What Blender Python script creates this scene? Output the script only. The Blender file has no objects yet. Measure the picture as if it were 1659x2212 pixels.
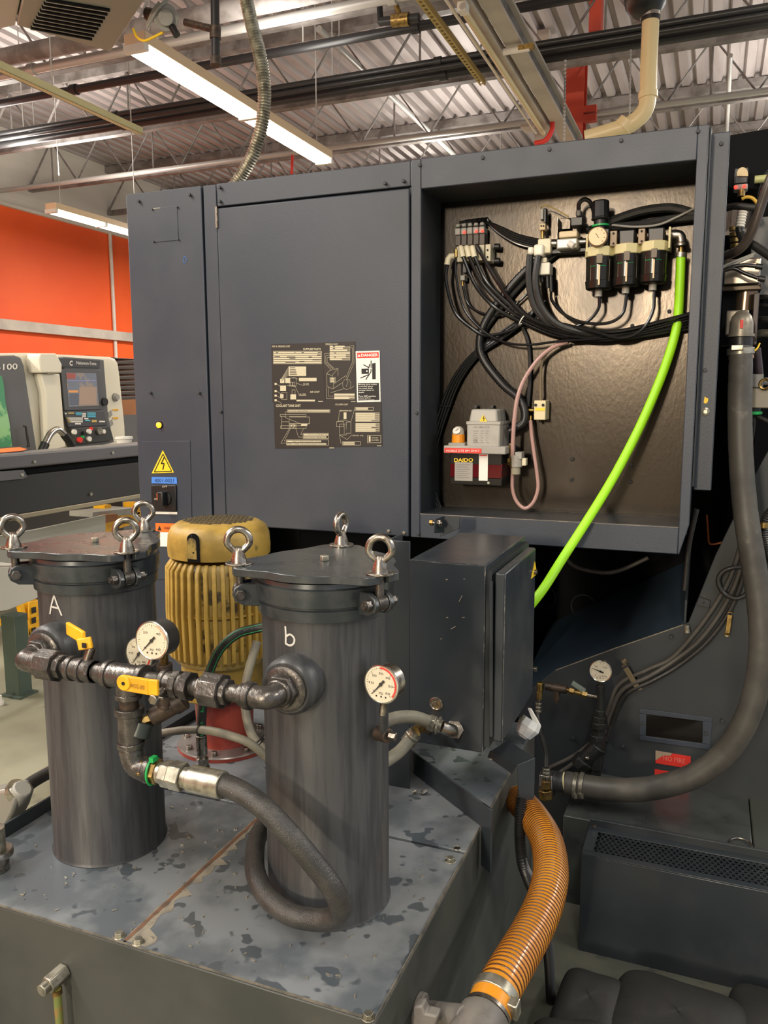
import bpy, math, random
from mathutils import Vector, Matrix
random.seed(7)
V = Vector
S = bpy.context.scene
COL = S.collection
R = math.radians
PI = math.pi

# ------------------------------------------------------------------ camera
FPX, YAW, PITCH, ROLL = 1746.5, .38465, .14040, -.00329
IW, IH = 1659.0, 2212.0
CAM = V((0, 0, 1.6))
FW = V((-math.sin(YAW)*math.cos(PITCH), math.cos(YAW)*math.cos(PITCH), -math.sin(PITCH)))
_r = V((math.cos(YAW), math.sin(YAW), 0)); _u = _r.cross(FW)
RT = _r*math.cos(ROLL) + _u*math.sin(ROLL)
UP = -_r*math.sin(ROLL) + _u*math.cos(ROLL)
cd = bpy.data.cameras.new('camera'); cam = bpy.data.objects.new('camera', cd); COL.objects.link(cam)
cd.sensor_fit = 'VERTICAL'; cd.sensor_height = 36.0; cd.lens = FPX/IH*36.0; cd.clip_start = .05; cd.clip_end = 200
m = Matrix((RT, UP, -FW)).transposed().to_4x4(); m.translation = CAM
cam.matrix_world = m
S.camera = cam
S.view_settings.view_transform = 'Standard'; S.view_settings.look = 'None'
S.view_settings.gamma = 1; S.view_settings.use_curve_mapping = False
S.view_settings.exposure = 1.02

# ------------------------------------------------------------------ world and large lights
w = bpy.data.worlds.new('world'); S.world = w; w.use_nodes = True
w.node_tree.nodes['Background'].inputs[0].default_value = (.86, .9, 1, 1)
w.node_tree.nodes['Background'].inputs[1].default_value = .3
def strip(x, y, z, e, c=(1, .945, .86), sx=.35, sy=2.4, rot=(0, 0, 0)):
    l = bpy.data.lights.new('strip_or_fill_light', 'AREA'); l.shape = 'RECTANGLE'; l.size = sx; l.size_y = sy
    l.energy = e; l.color = c
    o = bpy.data.objects.new('strip_or_fill_light', l); COL.objects.link(o); o.location = (x, y, z); o.rotation_euler = rot
# rows of fluorescent strips of the hall, hung along Y above and behind the camera
for x, y, e in ((-3.0, .2, 75), (-3.0, -3.2, 75), (-1.3, -5.2, 60), (.6, -1.2, 45), (3.4, 1.5, 60), (3.4, 5.5, 80), (-6.3, 2.5, 110), (-6.3, 10.5, 90), (-3, 9.8, 80), (.8, 7.5, 80), (.8, 11.5, 80), (4.5, 10, 80)):
    strip(x, y, 3.9, e)
# extra upward lamps added to brighten the roof deck
for x, y, e in ((-3.0, 4.8, 22), (-6.8, 7, 46), (-3.0, 9.8, 26), (.8, 5.5, 24), (.8, 10, 40), (-6.3, 2.5, 26), (3.4, 7, 40), (-3, .2, 20), (-5, 14, 40)):
    strip(x, y, 4.0, e, rot=(PI, 0, 0))
# row of fixtures far behind the camera, seen end-on
for y, e in ((-8.6, 70), (-11.2, 170), (-13.8, 190)):
    strip(-1.85, y, 3.75, e, (1, .84, .64), .5, .5, rot=(R(62), 0, 0))

# ------------------------------------------------------------------ projecting a picture point onto a plane of the place
def at(x, y, X=None, Y=None, Z=None):
    d = FW + RT*((x-829.5)/FPX) - UP*((y-1106)/FPX)
    t = (X-CAM.x)/d.x if X is not None else (Y-CAM.y)/d.y if Y is not None else (Z-CAM.z)/d.z
    return CAM + d*t
def zfor(x, yy, y):            # height seen at picture row y above plan point (x, yy)
    lo, hi = -1.0, 6.0
    for _ in range(40):
        mid = (lo+hi)/2; d = V((x, yy, mid))-CAM
        if 1106-FPX*d.dot(UP)/d.dot(FW) > y: lo = mid
        else: hi = mid
    return (lo+hi)/2

# ------------------------------------------------------------------ materials
def lin(c):
    return tuple(((v/255)/12.92 if v/255 <= .04045 else ((v/255+.055)/1.055)**2.4) for v in c) + (1,)
def mat(name, c, rough=.5, metal=0., c2=None, scale=6., stretch=(1, 1, 1), lo=.4, hi=.65, bump=0., bscale=60., r2=None, emit=0., spec=.5, c3=None, scale3=20., lo3=.6, hi3=.68, trans=0., coat=0., r3=None, det3=8):
    M = bpy.data.materials.new(name); M.use_nodes = True; T = M.node_tree; N = T.nodes; L = T.links
    b = N['Principled BSDF']; b.inputs['Base Color'].default_value = lin(c); b.inputs['Roughness'].default_value = rough
    b.inputs['Metallic'].default_value = metal; b.inputs['Specular IOR Level'].default_value = spec
    b.inputs['Transmission Weight'].default_value = trans; b.inputs['Coat Weight'].default_value = coat
    if emit:
        b.inputs['Emission Color'].default_value = lin(c); b.inputs['Emission Strength'].default_value = emit
    if c2 or bump or r2 is not None or c3:
        tc = N.new('ShaderNodeTexCoord'); mp = N.new('ShaderNodeMapping'); mp.inputs['Scale'].default_value = stretch
        L.new(tc.outputs['Object'], mp.inputs['Vector'])
    def noise(sc, a, bb, det=5):
        n = N.new('ShaderNodeTexNoise'); n.inputs['Scale'].default_value = sc; n.inputs['Detail'].default_value = det
        n.inputs['Roughness'].default_value = .6
        L.new(mp.outputs[0], n.inputs['Vector'])
        q = N.new('ShaderNodeMapRange'); q.inputs[1].default_value = a; q.inputs[2].default_value = bb; q.interpolation_type = 'SMOOTHSTEP'
        L.new(n.outputs[0], q.inputs[0]); return q.outputs[0]
    f = None
    if c2 or r2 is not None: f = noise(scale, lo, hi)
    col = None
    if c2:
        x = N.new('ShaderNodeMix'); x.data_type = 'RGBA'; x.inputs[6].default_value = lin(c); x.inputs[7].default_value = lin(c2)
        L.new(f, x.inputs[0]); col = x.outputs[2]
    rr = None
    if r2 is not None:
        x = N.new('ShaderNodeMix'); x.inputs[2].default_value = rough; x.inputs[3].default_value = r2
        L.new(f, x.inputs[0]); rr = x.outputs[0]
    if c3:
        f3 = noise(scale3, lo3, hi3, det3)
        x = N.new('ShaderNodeMix'); x.data_type = 'RGBA'; x.inputs[6].default_value = lin(c); x.inputs[7].default_value = lin(c3)
        if col: L.new(col, x.inputs[6])
        L.new(f3, x.inputs[0]); col = x.outputs[2]
        if r3 is not None:
            y = N.new('ShaderNodeMix'); y.inputs[2].default_value = rough; y.inputs[3].default_value = r3
            if rr: L.new(rr, y.inputs[2])
            L.new(f3, y.inputs[0]); rr = y.outputs[0]
    if col: L.new(col, b.inputs['Base Color'])
    if rr: L.new(rr, b.inputs['Roughness'])
    if bump:
        n = N.new('ShaderNodeTexNoise'); n.inputs['Scale'].default_value = bscale; n.inputs['Detail'].default_value = 3
        L.new(mp.outputs[0], n.inputs['Vector'])
        u = N.new('ShaderNodeBump'); u.inputs['Strength'].default_value = bump; u.inputs['Distance'].default_value = .004
        L.new(n.outputs[0], u.inputs['Height']); L.new(u.outputs[0], b.inputs['Normal'])
    return M
navy = mat('navy_machine_paint', (50, 57, 68), .42, c2=(58, 63, 70), scale=1.6, lo=.42, hi=.7, r2=.55, bump=.06, bscale=220, c3=(70, 75, 80), scale3=3, lo3=.66, hi3=.85)
navydark = mat('dark_machine_paint_and_gap_shade', (41, 46, 50), .5, c2=(48, 52, 53), scale=3, r2=.6)
plate_m = mat('alcove_plate_steel', (65, 60, 54), .23, metal=1., c2=(57, 54, 51), scale=3, stretch=(1, 1, .5), r2=.29, bump=.05, bscale=120)
boxpaint = mat('enclosure_paint', (44, 50, 55), .28, c2=(51, 55, 58), scale=4, r2=.42, c3=(70, 70, 70), scale3=9, lo3=.66, hi3=.8)
deckm = mat('oily_tank_deck', (120, 124, 127), .36, metal=.1, c2=(88, 94, 99), scale=5, lo=.42, hi=.6, r2=.28, c3=(74, 80, 85), scale3=19, lo3=.585, hi3=.63, r3=.2, det3=2, bump=.06, bscale=40)
tankside = mat('tank_side_paint', (66, 68, 63), .5, c2=(54, 57, 55), scale=4, r2=.4, c3=(84, 80, 70), scale3=11, lo3=.66, hi3=.8)
filt = mat('filter_steel', (76, 77, 78), .4, metal=.35, c2=(60, 61, 63), scale=7, stretch=(9, 9, .7), lo=.4, hi=.62, r2=.5, c3=(50, 49, 48), scale3=7, lo3=.6, hi3=.75, bump=.05)
lidm = mat('lid_steel', (76, 80, 82), .3, metal=.5, c2=(60, 66, 70), scale=14, r2=.24, c3=(90, 90, 86), scale3=30, lo3=.72, hi3=.8)
lidred = lidm
cast = mat('black_iron_pipe', (104, 100, 96), .26, metal=.75, c2=(66, 63, 60), scale=30, r2=.5, bump=.25, bscale=140)
rusty = mat('rusty_pipe', (84, 70, 58), .5, metal=.5, c2=(54, 48, 44), scale=40, bump=.2)
chrome = mat('worn_steel', (176, 170, 160), .25, metal=1, c2=(104, 96, 86), scale=60, r2=.42)
zinc = mat('zinc_plated', (186, 182, 166), .32, metal=.85, c2=(140, 136, 122), scale=40)
brass = mat('brass', (168, 140, 82), .34, metal=.9, c2=(120, 98, 60), scale=50)
stainless = mat('stainless', (200, 196, 188), .22, metal=1)
yel = mat('motor_yellow_paint', (178, 146, 68), .42, c2=(150, 122, 54), scale=14, r2=.5, c3=(70, 62, 44), scale3=26, lo3=.62, hi3=.8)
yeldirt = mat('oily_yellow_paint', (172, 146, 78), .42, c2=(74, 66, 48), scale=22, lo=.48, hi=.6)
redox = mat('red_oxide_paint', (150, 62, 46), .45, c2=(122, 46, 36), scale=18, r2=.35)
rubber = mat('black_rubber', (36, 36, 35), .36, c2=(45, 44, 42), scale=16, r2=.55, bump=.15, bscale=300)
rubber_grey = mat('grey_rubber', (74, 71, 65), .5, c2=(60, 58, 54), scale=9, r2=.62, c3=(96, 92, 84), scale3=22, lo3=.62, hi3=.75)
blackp = mat('black_plastic', (26, 26, 27), .38)
blackgloss = mat('black_tube', (20, 20, 21), .25)
dark = mat('black_metal_and_void_shade', (14, 16, 18), .9, spec=.2)  # black metal parts, also the void's shade on the backing sheets
greyflex = mat('grey_conduit_plastic', (132, 128, 112), .5, c2=(112, 108, 96), scale=20)
whiteplast = mat('ivory_plastic', (214, 206, 176), .42)
greyplast = mat('grey_plastic', (150, 148, 140), .5)
pumpgrey = mat('pump_housing_grey', (164, 161, 152), .45, c2=(152, 149, 141), scale=8)
beige = mat('collar_beige', (205, 196, 148), .42)
orangem = mat('orange_cap', (238, 150, 30), .4)
yellowm = mat('yellow_vinyl', (238, 178, 30), .42, c2=(222, 160, 26), scale=30)
yellowsign = mat('yellow_sign', (240, 200, 40), .45)
lime = mat('lime_hose', (160, 230, 30), .42)
greenp = mat('green_plastic', (30, 160, 80), .4)
greenhose = mat('green_stripe', (24, 140, 72), .45)
pink = mat('pink_tubing', (176, 140, 132), .35)
cleartube = mat('oil_tubing', (120, 108, 86), .3)
white = mat('white_paint', (226, 222, 212), .5)
paper = mat('white_label', (230, 228, 218), .6)
cream = mat('dial_cream', (226, 216, 190), .55)
redp = mat('red_print', (214, 50, 40), .5)
blackprint = mat('black_print', (18, 18, 18), .6)
plateblk = mat('black_label_plate', (36, 33, 30), .42)
print_m = mat('pale_print', (196, 188, 160), .5)
chalk = mat('chalk', (196, 194, 186), .9)
bluetape = mat('blue_tag', (70, 128, 214), .5)
orangetag = mat('orange_tag', (238, 110, 36), .5)
concrete = mat('concrete_floor', (142, 139, 118), .55, c2=(124, 120, 102), scale=1.5, r2=.4, c3=(104, 102, 90), scale3=5, lo3=.6, hi3=.75, bump=.05)
orange_wall = mat('orange_wall_paint', (236, 92, 32), .6, c2=(228, 84, 28), scale=.6)
white_wall = mat('white_wall_paint', (206, 200, 190), .7, c2=(190, 184, 176), scale=.5, stretch=(.3, .3, 3))
deckceil = mat('galvanised_roof_deck', (168, 160, 158), .45, metal=.2, c2=(146, 137, 135), scale=1.2, stretch=(3, .3, 1))
steelgrey = mat('joist_grey_paint', (126, 121, 118), .55, c2=(92, 86, 82), scale=5)
girdergrey = mat('girder_white_paint', (188, 178, 166), .5, c2=(170, 160, 150), scale=2)
pipeblk = mat('black_steel_pipe', (38, 38, 39), .38, spec=.4)
conduit = mat('emt_conduit', (170, 168, 164), .35, metal=.15)
beigepipe = mat('ivory_pipe', (214, 196, 150), .4)
redsteel = mat('red_steel_primer', (188, 66, 42), .55, c2=(166, 54, 36), scale=3)
tube_em = mat('fluorescent_tube', (255, 240, 208), .4, emit=14.)
fixt = mat('fixture_enamel', (222, 196, 160), .4)
lathew = mat('lathe_cream_paint', (222, 216, 196), .45)
latheg = mat('lathe_grey_paint', (92, 92, 92), .45)
feedg = mat('feeder_grey_paint', (104, 102, 104), .42, metal=.2)
feedb = mat('feeder_black_paint', (44, 44, 44), .6)
screenm = mat('screen_lcd', (120, 128, 142), .3, c2=(150, 140, 134), scale=9, lo=.5, hi=.52, emit=0.)
greenglass = mat('green_window', (150, 200, 140), .2, c2=(84, 150, 108), scale=3, lo=.5, hi=.55)
woodm = mat('wood_brown', (150, 96, 54), .6)
leather = mat('black_absorbent_cloth', (38, 38, 37), .62, c2=(46, 45, 43), scale=10, bump=.3, bscale=500)
ledred = mat('red_led', (255, 40, 30), .4, emit=3.)
amber = mat('amber_lamp', (255, 130, 20), .4, emit=3.)
smoke = mat('smoked_bowl', (30, 29, 26), .22)
oilred = mat('red_oil', (84, 16, 22), .1, coat=.6)
rust = mat('rust_seam', (112, 78, 56), .7, c2=(82, 66, 54), scale=30)
edge_m = mat('worn_deck_edge', (112, 106, 94), .5, c2=(74, 74, 70), scale=40)
scuff = mat('scuffed_bare_deck', (140, 132, 116), .5, c2=(112, 106, 96), scale=30)
chipm = mat('metal_chip', (190, 184, 170), .35, metal=.8)
def hosemat(name, c1, c2, rough=.35):
    return mat(name, c1, rough, c2=c2, scale=30)
yelhose = mat('yellow_hose_pvc', (212, 140, 34), .3, coat=.3, c2=(194, 122, 26), scale=6)
yeldark = mat('brown_hose_groove', (78, 42, 14), .4)
def glassmat():
    M = bpy.data.materials.new('gauge_glass'); M.use_nodes = True; T = M.node_tree
    for n in list(T.nodes): T.nodes.remove(n)
    o = T.nodes.new('ShaderNodeOutputMaterial'); a = T.nodes.new('ShaderNodeBsdfTransparent'); g = T.nodes.new('ShaderNodeBsdfGlossy')
    g.inputs['Roughness'].default_value = .06; x = T.nodes.new('ShaderNodeMixShader'); x.inputs[0].default_value = .06
    T.links.new(a.outputs[0], x.inputs[1]); T.links.new(g.outputs[0], x.inputs[2]); T.links.new(x.outputs[0], o.inputs[0]); return M
glass = glassmat()

# ------------------------------------------------------------------ mesh builder
WL = {}
def basis(a):
    a = a.normalized(); h = V((0, 0, 1)) if abs(a.z) < .9 else V((1, 0, 0))
    u = a.cross(h).normalized(); return u, a.cross(u).normalized()
def spline(pts, n=8):
    pts = [V(p) for p in pts]
    if len(pts) < 3: return pts
    P = [pts[0]*2-pts[1]] + pts + [pts[-1]*2-pts[-2]]; out = []
    for i in range(1, len(P)-2):
        a, b, c, d = P[i-1:i+3]
        for k in range(n):
            t = k/n
            out.append(.5*((2*b) + (c-a)*t + (2*a-5*b+4*c-d)*t*t + (3*b-a-3*c+d)*t**3))
    out.append(pts[-1]); return out
class MB:
    def __init__(s): s.v = []; s.f = []
    def add(s, vs, fs):
        o = len(s.v); s.v += [V(q) for q in vs]; s.f += [tuple(i+o for i in f) for f in fs]; return s
    def obox(s, c, a, b, d):
        c, a, b, d = V(c), V(a), V(b), V(d)
        vs = [c+a*i+b*j+d*k for k in (-1, 1) for j in (-1, 1) for i in (-1, 1)]
        fs = [(0, 2, 3, 1), (4, 5, 7, 6), (0, 1, 5, 4), (2, 6, 7, 3), (0, 4, 6, 2), (1, 3, 7, 5)]
        if a.cross(b).dot(d) < 0: fs = [f[::-1] for f in fs]
        return s.add(vs, fs)
    def box(s, x0, y0, z0, x1, y1, z1):
        return s.obox(((x0+x1)/2, (y0+y1)/2, (z0+z1)/2), ((x1-x0)/2, 0, 0), (0, (y1-y0)/2, 0), (0, 0, (z1-z0)/2))
    def prism(s, poly, vec):
        poly = [V(p) for p in poly]; vec = V(vec); n = len(poly)
        nn = sum(((poly[i]-poly[0]).cross(poly[(i+1) % n]-poly[0]) for i in range(n)), V((0, 0, 0)))
        if nn.dot(vec) > 0: poly = poly[::-1]
        vs = poly + [p+vec for p in poly]
        fs = [tuple(range(n)), tuple(range(2*n-1, n-1, -1))] + [(i, i+n, (i+1) % n+n, (i+1) % n) for i in range(n)]
        return s.add(vs, fs)
    def lathe(s, o, axis, prof, n=24, squash=None):
        o = V(o); a = V(axis).normalized(); u, w = basis(a); vs = []
        for t, r in prof:
            r = max(r, 1e-5)
            for k in range(n):
                q = 2*PI*k/n; vs.append(o+a*t+(u*math.cos(q)+w*math.sin(q))*r)
        fs = []
        for i in range(len(prof)-1):
            for k in range(n):
                k2 = (k+1) % n; fs.append((i*n+k, i*n+k2, (i+1)*n+k2, (i+1)*n+k))
        fs.append(tuple(range(n-1, -1, -1))); e = (len(prof)-1)*n; fs.append(tuple(range(e, e+n)))
        return s.add(vs, fs)
    def cyl(s, p, q, r, r2=None, n=16):
        p, q = V(p), V(q); return s.lathe(p, q-p, [(0, r), ((q-p).length, r if r2 is None else r2)], n)
    def tube(s, pts, r, n=10, closed=False):
        pts = [V(p) for p in pts]; m = len(pts); vs = []
        rr = r if isinstance(r, (list, tuple)) else [r]*m
        tan = []
        for i in range(m):
            a = pts[(i-1) % m] if (closed or i > 0) else pts[0]; b = pts[(i+1) % m] if (closed or i < m-1) else pts[-1]
            tan.append((b-a).normalized())
        u, w = basis(tan[0]); prev = tan[0]
        for i in range(m):
            ax = prev.cross(tan[i])
            if ax.length > 1e-7: u = Matrix.Rotation(prev.angle(tan[i]), 3, ax) @ u
            u = (u-tan[i]*u.dot(tan[i])).normalized(); w = tan[i].cross(u); prev = tan[i]
            for k in range(n):
                q = 2*PI*k/n; vs.append(pts[i]+(u*math.cos(q)+w*math.sin(q))*rr[i])
        fs = []
        for i in range(m if closed else m-1):
            j = (i+1) % m
            for k in range(n):
                k2 = (k+1) % n; fs.append((i*n+k, i*n+k2, j*n+k2, j*n+k))
        if not closed: fs += [tuple(range(n-1, -1, -1)), tuple(range((m-1)*n, m*n))]
        return s.add(vs, fs)
    def ring(s, c, axis, R_, r, n=24, k=8, ry=None):
        u, w = basis(V(axis)); c = V(c)
        return s.tube([c+u*math.cos(2*PI*i/n)*R_+w*math.sin(2*PI*i/n)*(ry or R_) for i in range(n)], r, k, True)
    def sphere(s, c, r, n=14, m=8, sz=1.):
        return s.lathe(V(c)-V((0, 0, r*sz)), (0, 0, 1), [(r*sz*(1-math.cos(PI*i/m)), r*math.sin(PI*i/m)) for i in range(m+1)], n)
    def quad(s, a, b, c, d): return s.add([a, b, c, d], [(0, 1, 2, 3)])
    def seg(s, p, q, w, nrm=(0, -1, 0)):
        p, q = V(p), V(q); e = (q-p).cross(V(nrm)).normalized()*w/2
        return s.quad(p-e, q-e, q+e, p+e)
    def text(s, t, bl, br, tl, bold=0.):
        cu = bpy.data.curves.new('t', 'FONT'); cu.body = t; cu.resolution_u = 2; cu.offset = bold
        ob = bpy.data.objects.new('t', cu); me = bpy.data.meshes.new_from_object(ob)
        if not me.vertices: return s
        xs = [p.co.x for p in me.vertices]; ys = [p.co.y for p in me.vertices]
        x0, x1, y0, y1 = min(xs), max(xs), min(ys), max(ys); bl, br, tl = V(bl), V(br), V(tl)
        s.add([bl+(br-bl)*((p.co.x-x0)/max(x1-x0, 1e-6))+(tl-bl)*((p.co.y-y0)/max(y1-y0, 1e-6)) for p in me.vertices], [tuple(p.vertices) for p in me.polygons])
        bpy.data.objects.remove(ob); bpy.data.meshes.remove(me); bpy.data.curves.remove(cu); return s
    def bbox(s):
        return V([min(p[i] for p in s.v) for i in range(3)]), V([max(p[i] for p in s.v) for i in range(3)])
    def build(s, name, m, parent=None, bevel=0., smooth=40, seg=2):
        if parent is None:
            a, b = s.bbox(); org = V(((a.x+b.x)/2, (a.y+b.y)/2, a.z)); loc = org
        else:
            org = WL[parent.name]; loc = V((0, 0, 0))
        me = bpy.data.meshes.new(name); me.from_pydata([p-org for p in s.v], [], s.f); me.update()
        if smooth:
            me.polygons.foreach_set('use_smooth', [True]*len(me.polygons)); me.set_sharp_from_angle(angle=R(smooth))
        me.materials.append(m)
        o = bpy.data.objects.new(name, me); COL.objects.link(o); o.location = loc; o.parent = parent; WL[o.name] = org
        if bevel:
            b = o.modifiers.new('bevel', 'BEVEL'); b.width = bevel; b.segments = seg; b.limit_method = 'ANGLE'; b.angle_limit = R(42)
        return o
def tag(o, label=None, cat=None, group=None, kind=None):
    if label: o['label'] = label
    if cat: o['category'] = cat
    if group: o['group'] = group
    if kind: o['kind'] = kind
    return o
def thing(name, label, cat, loc, group=None):
    o = bpy.data.objects.new(name, None); o.empty_display_size = .05; COL.objects.link(o); o.location = loc; WL[o.name] = V(loc)
    return tag(o, label, cat, group)
def struct(mb, name, m, **k):
    o = mb.build(name, m, **k); o['kind'] = 'structure'; return o
def solo(mb, name, m, label, cat, group=None, **k):
    return tag(mb.build(name, m, **k), label, cat, group)
def share(o, name, loc, parent):         # another object with the same mesh, placed by its offset
    c = o.copy(); c.name = name; COL.objects.link(c); c.parent = parent; c.location = loc; WL[c.name] = WL[o.name]
    return c
def hexnut(mb, p, q, r): return mb.cyl(p, q, r, n=6)
def ribbed(pts, n, r, dr, k=10):          # centreline resampled to n rings, radius alternating
    L = [0]
    for a, b in zip(pts, pts[1:]): L.append(L[-1]+(b-a).length)
    out = []; j = 0
    for i in range(n+1):
        d = L[-1]*i/n
        while j < len(L)-2 and L[j+1] < d: j += 1
        out.append(pts[j].lerp(pts[j+1], (d-L[j])/max(L[j+1]-L[j], 1e-9)))
    return out, [r+(dr if i % 2 else 0) for i in range(n+1)]
# ------------------------------------------------------------------ setting: floor, walls, roof
CEIL = 5.2
struct(MB().box(-9.2, -16, -.1, 6, 21, 0), 'floor', concrete)
struct(MB().box(-2.2, .4, .0, 6, 3.4, .003), 'floor', mat('oily_shaded_concrete', (92, 93, 82), .5, c2=(78, 80, 72), scale=5, c3=(64, 66, 62), scale3=12, lo3=.58, hi3=.68))  # darker slab: oily dirt plus the shade beside the machine put into its colour
WX = -9.0
zor = at(0, 440, X=WX).z
struct(MB().box(WX-.2, -16, 0, WX, 21, zor), 'wall_left', orange_wall)
struct(MB().box(WX-.2, -16, zor, WX, 21, CEIL+.1), 'wall_left', white_wall)
struct(MB().box(-9.2, 20, 0, 6, 20.2, CEIL+.1), 'wall_back', white_wall)
struct(MB().box(-9.2, -16.2, 0, 6, -16, CEIL+.1), 'wall_front', white_wall)
# corrugated roof deck, flutes along Y
prof = []; x = -9.2; pitch = .17
while x < 6:
    prof += [(x, 0), (x+.085, 0), (x+.105, .055), (x+.15, .055)]; x += pitch
b = MB(); n = len(prof); vs = []
for y in (-16, 21):
    for px_, pz in prof: vs.append((px_, y, CEIL+pz))
fs = [(i, i+n, i+n+1, i+1) for i in range(n-1)]
b.add(vs, fs); struct(b, 'ceiling', deckceil, smooth=0)
# rail and conduit on the orange wall
r0 = at(0, 700, X=WX+.05)
solo(MB().box(WX+.001, 3, r0.z-.07, WX+.09, 14, r0.z+.07), 'wall_rail', girdergrey, 'long pale rail running level along the orange wall', 'rail')
c0 = at(240, 560, X=WX+.03)
solo(MB().cyl((WX+.03, c0.y, 1.2), (WX+.03, c0.y, zor), .028), 'wall_conduit', white_wall, 'thin cream upright conduit on the orange wall', 'conduit')
solo(MB().box(WX+.001, 2, zor-.02, WX+.05, 16, zor+.02), 'trim_1', white_wall, 'thin pale ledge where orange wall meets white', 'trim')['kind'] = 'structure'

# open-web joists across the hall
jw = None
for k, y in enumerate((6.0, 7.6, 9.1, 10.7, 12.3, 13.9)):
    t = thing('roof_joist', 'grey open-web roof joist, '+('nearest','second','third','fourth','fifth','sixth and farthest')[k]+' counted away from the camera', 'joist', (0, y, 4.5), 'roof joists under the deck')
    if jw is None:
        a = MB().box(-9, y-.045, 5.09, 6, y+.045, 5.19).build('top_chord', steelgrey, t)
        c = MB().box(-9, y-.04, 4.46, 6, y+.04, 4.53).build('bottom_chord', steelgrey, t)
        pts = []; xx = -9.0; q = 0
        while xx < 5.9: pts.append((xx, y, 5.09 if q % 2 else 4.53)); xx += .42; q += 1
        d = MB().tube(pts, .016, 6).build('web', steelgrey, t, smooth=0)
        u = MB().cyl((-8.58, y, 4.5), (-8.58, y, 5.1), .011, n=6).build('upright', steelgrey, t)
        jw = [a, c, d, u]
    else:
        for s_ in jw[:3]: share(s_, s_.name.split('.')[0], (0, 0, 0), t)
    for i in range(17):
        if k == 0 and i == 0: continue
        if (i+k) % 2 == 0: share(jw[3], 'upright', (i*.84, 0, 0), t)

# pipes running across under the joists
def xpipe(name, x, y, Z, r, m_, label, cat='pipe', x0=-9, x1=6, clamps=False):
    p = at(x, y, Z=Z)
    t = thing(name, label, cat, (0, p.y, Z))
    MB().cyl((x0, p.y, Z), (x1, p.y, Z), r, n=12).build(name.split('_')[-1] if False else 'pipe_run', m_, t)
    if clamps:
        for xx in (-5.4, -2.2, .8):
            MB().cyl((xx, p.y, Z-.0), (xx+.06, p.y, Z), r*1.35, n=12).build('coupling', m_, t)
        for xx in (-6.5, -3.1, -.2):
            MB().cyl((xx, p.y, Z), (xx, p.y, CEIL), .006, n=6).build('hanger_rod', conduit, t)
    return p
xpipe('sprinkler_pipe', 600, 113, 4.3, .034, pipeblk, 'single black steel pipe highest of the black pipes under the roof', clamps=True)
xpipe('air_pipe', 600, 190, 4.25, .026, pipeblk, 'upper of three black pipes bundled under the roof', clamps=True)
xpipe('air_pipe', 600, 203, 4.2, .022, pipeblk, 'middle thin pipe of the three black pipes under the roof')
xpipe('air_pipe', 600, 218, 4.2, .036, pipeblk, 'lower thick pipe of the three black pipes under the roof', clamps=True)
xpipe('conduit_run', 600, 44, 4.3, .036, conduit, 'bright galvanised conduit crossing high under the roof deck', 'conduit', clamps=True)
xpipe('conduit_run', 600, 334, 4.35, .03, conduit, 'shiny conduit crossing just above the dark cabinet top', 'conduit')
p = at(150, 95, Z=4.35)
solo(MB().cyl((-9, p.y, 4.35), (-1.8, p.y, 4.35), .07, n=16), 'roof_duct', steelgrey, 'thick grey pipe behind the unit heater', 'pipe')

# thin conduits along Y
def ypipe(name, a, b_, Z, r, m_, label, y0=None, y1=None, cat='conduit'):
    P, Q = at(*a, Z=Z), at(*b_, Z=Z); X = (P.x+Q.x)/2
    return solo(MB().cyl((X, y0 if y0 is not None else P.y, Z), (X, y1 if y1 is not None else Q.y, Z), r, n=10), name, m_, label, cat)
ypipe('roof_conduit', (700, 60), (880, 250), 4.75, .03, conduit, 'slanting shiny conduit between the lit tube and the perforated strut', y1=14)
ypipe('roof_conduit', (1578, 120), (1570, 280), 4.75, .022, conduit, 'thin conduit running away at the right edge under pink roof deck', y1=14)
# white girder with strip wireway along Y
P, Q = at(1059, 0, Z=3.85), at(1223, 303, Z=3.85); GX = (P.x+Q.x)/2
t = thing('girder', 'whitish steel girder running away above the alcove cabinet', 'girder', (GX, 4, 3.85))
MB().box(GX-.055, 1.5, 3.85, GX+.055, 8.1, 3.87).build('flange', girdergrey, t)
MB().box(GX-.02, 1.5, 3.87, GX+.02, 8.1, 3.99).build('web_plate', steelgrey, t)
MB().box(GX-.055, 1.5, 3.99, GX+.055, 8.1, 4.01).build('flange', girdergrey, t)
t = thing('unlit_strip_light', 'unlit cream strip light hung beside the whitish girder', 'light', (GX-.135, 4, 3.8))
MB().box(GX-.185, 2.2, 3.84, GX-.085, 7.3, 3.9).build('housing', girdergrey, t, bevel=.006)
for yy in (2.2, 4.8):
    MB().cyl((GX-.135, yy+.05, 3.81), (GX-.135, yy+2.4, 3.81), .019, n=12).build('lamp_tube', beigepipe, t)
    MB().box(GX-.16, yy-.02, 3.79, GX-.11, yy+.05, 3.84).build('lamp_holder', white, t)
solo(MB().cyl((GX-.22, 2, 3.85), (GX-.22, 7.3, 3.85), .01), 'roof_cable', white, 'thin white cable along the unlit strip light', 'cable')
P = at(1120, 118, Z=3.78)
t = thing('valve_lever', 'small brass valve clipped under the whitish girder', 'valve', P)
MB().cyl(P+V((-.1, 0, .03)), P+V((.07, 0, .03)), .02).build('body', white, t)
MB().box(P.x, P.y-.02, P.z+.02, P.x+.1, P.y+.02, P.z+.05).build('lever', brass, t)
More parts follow.
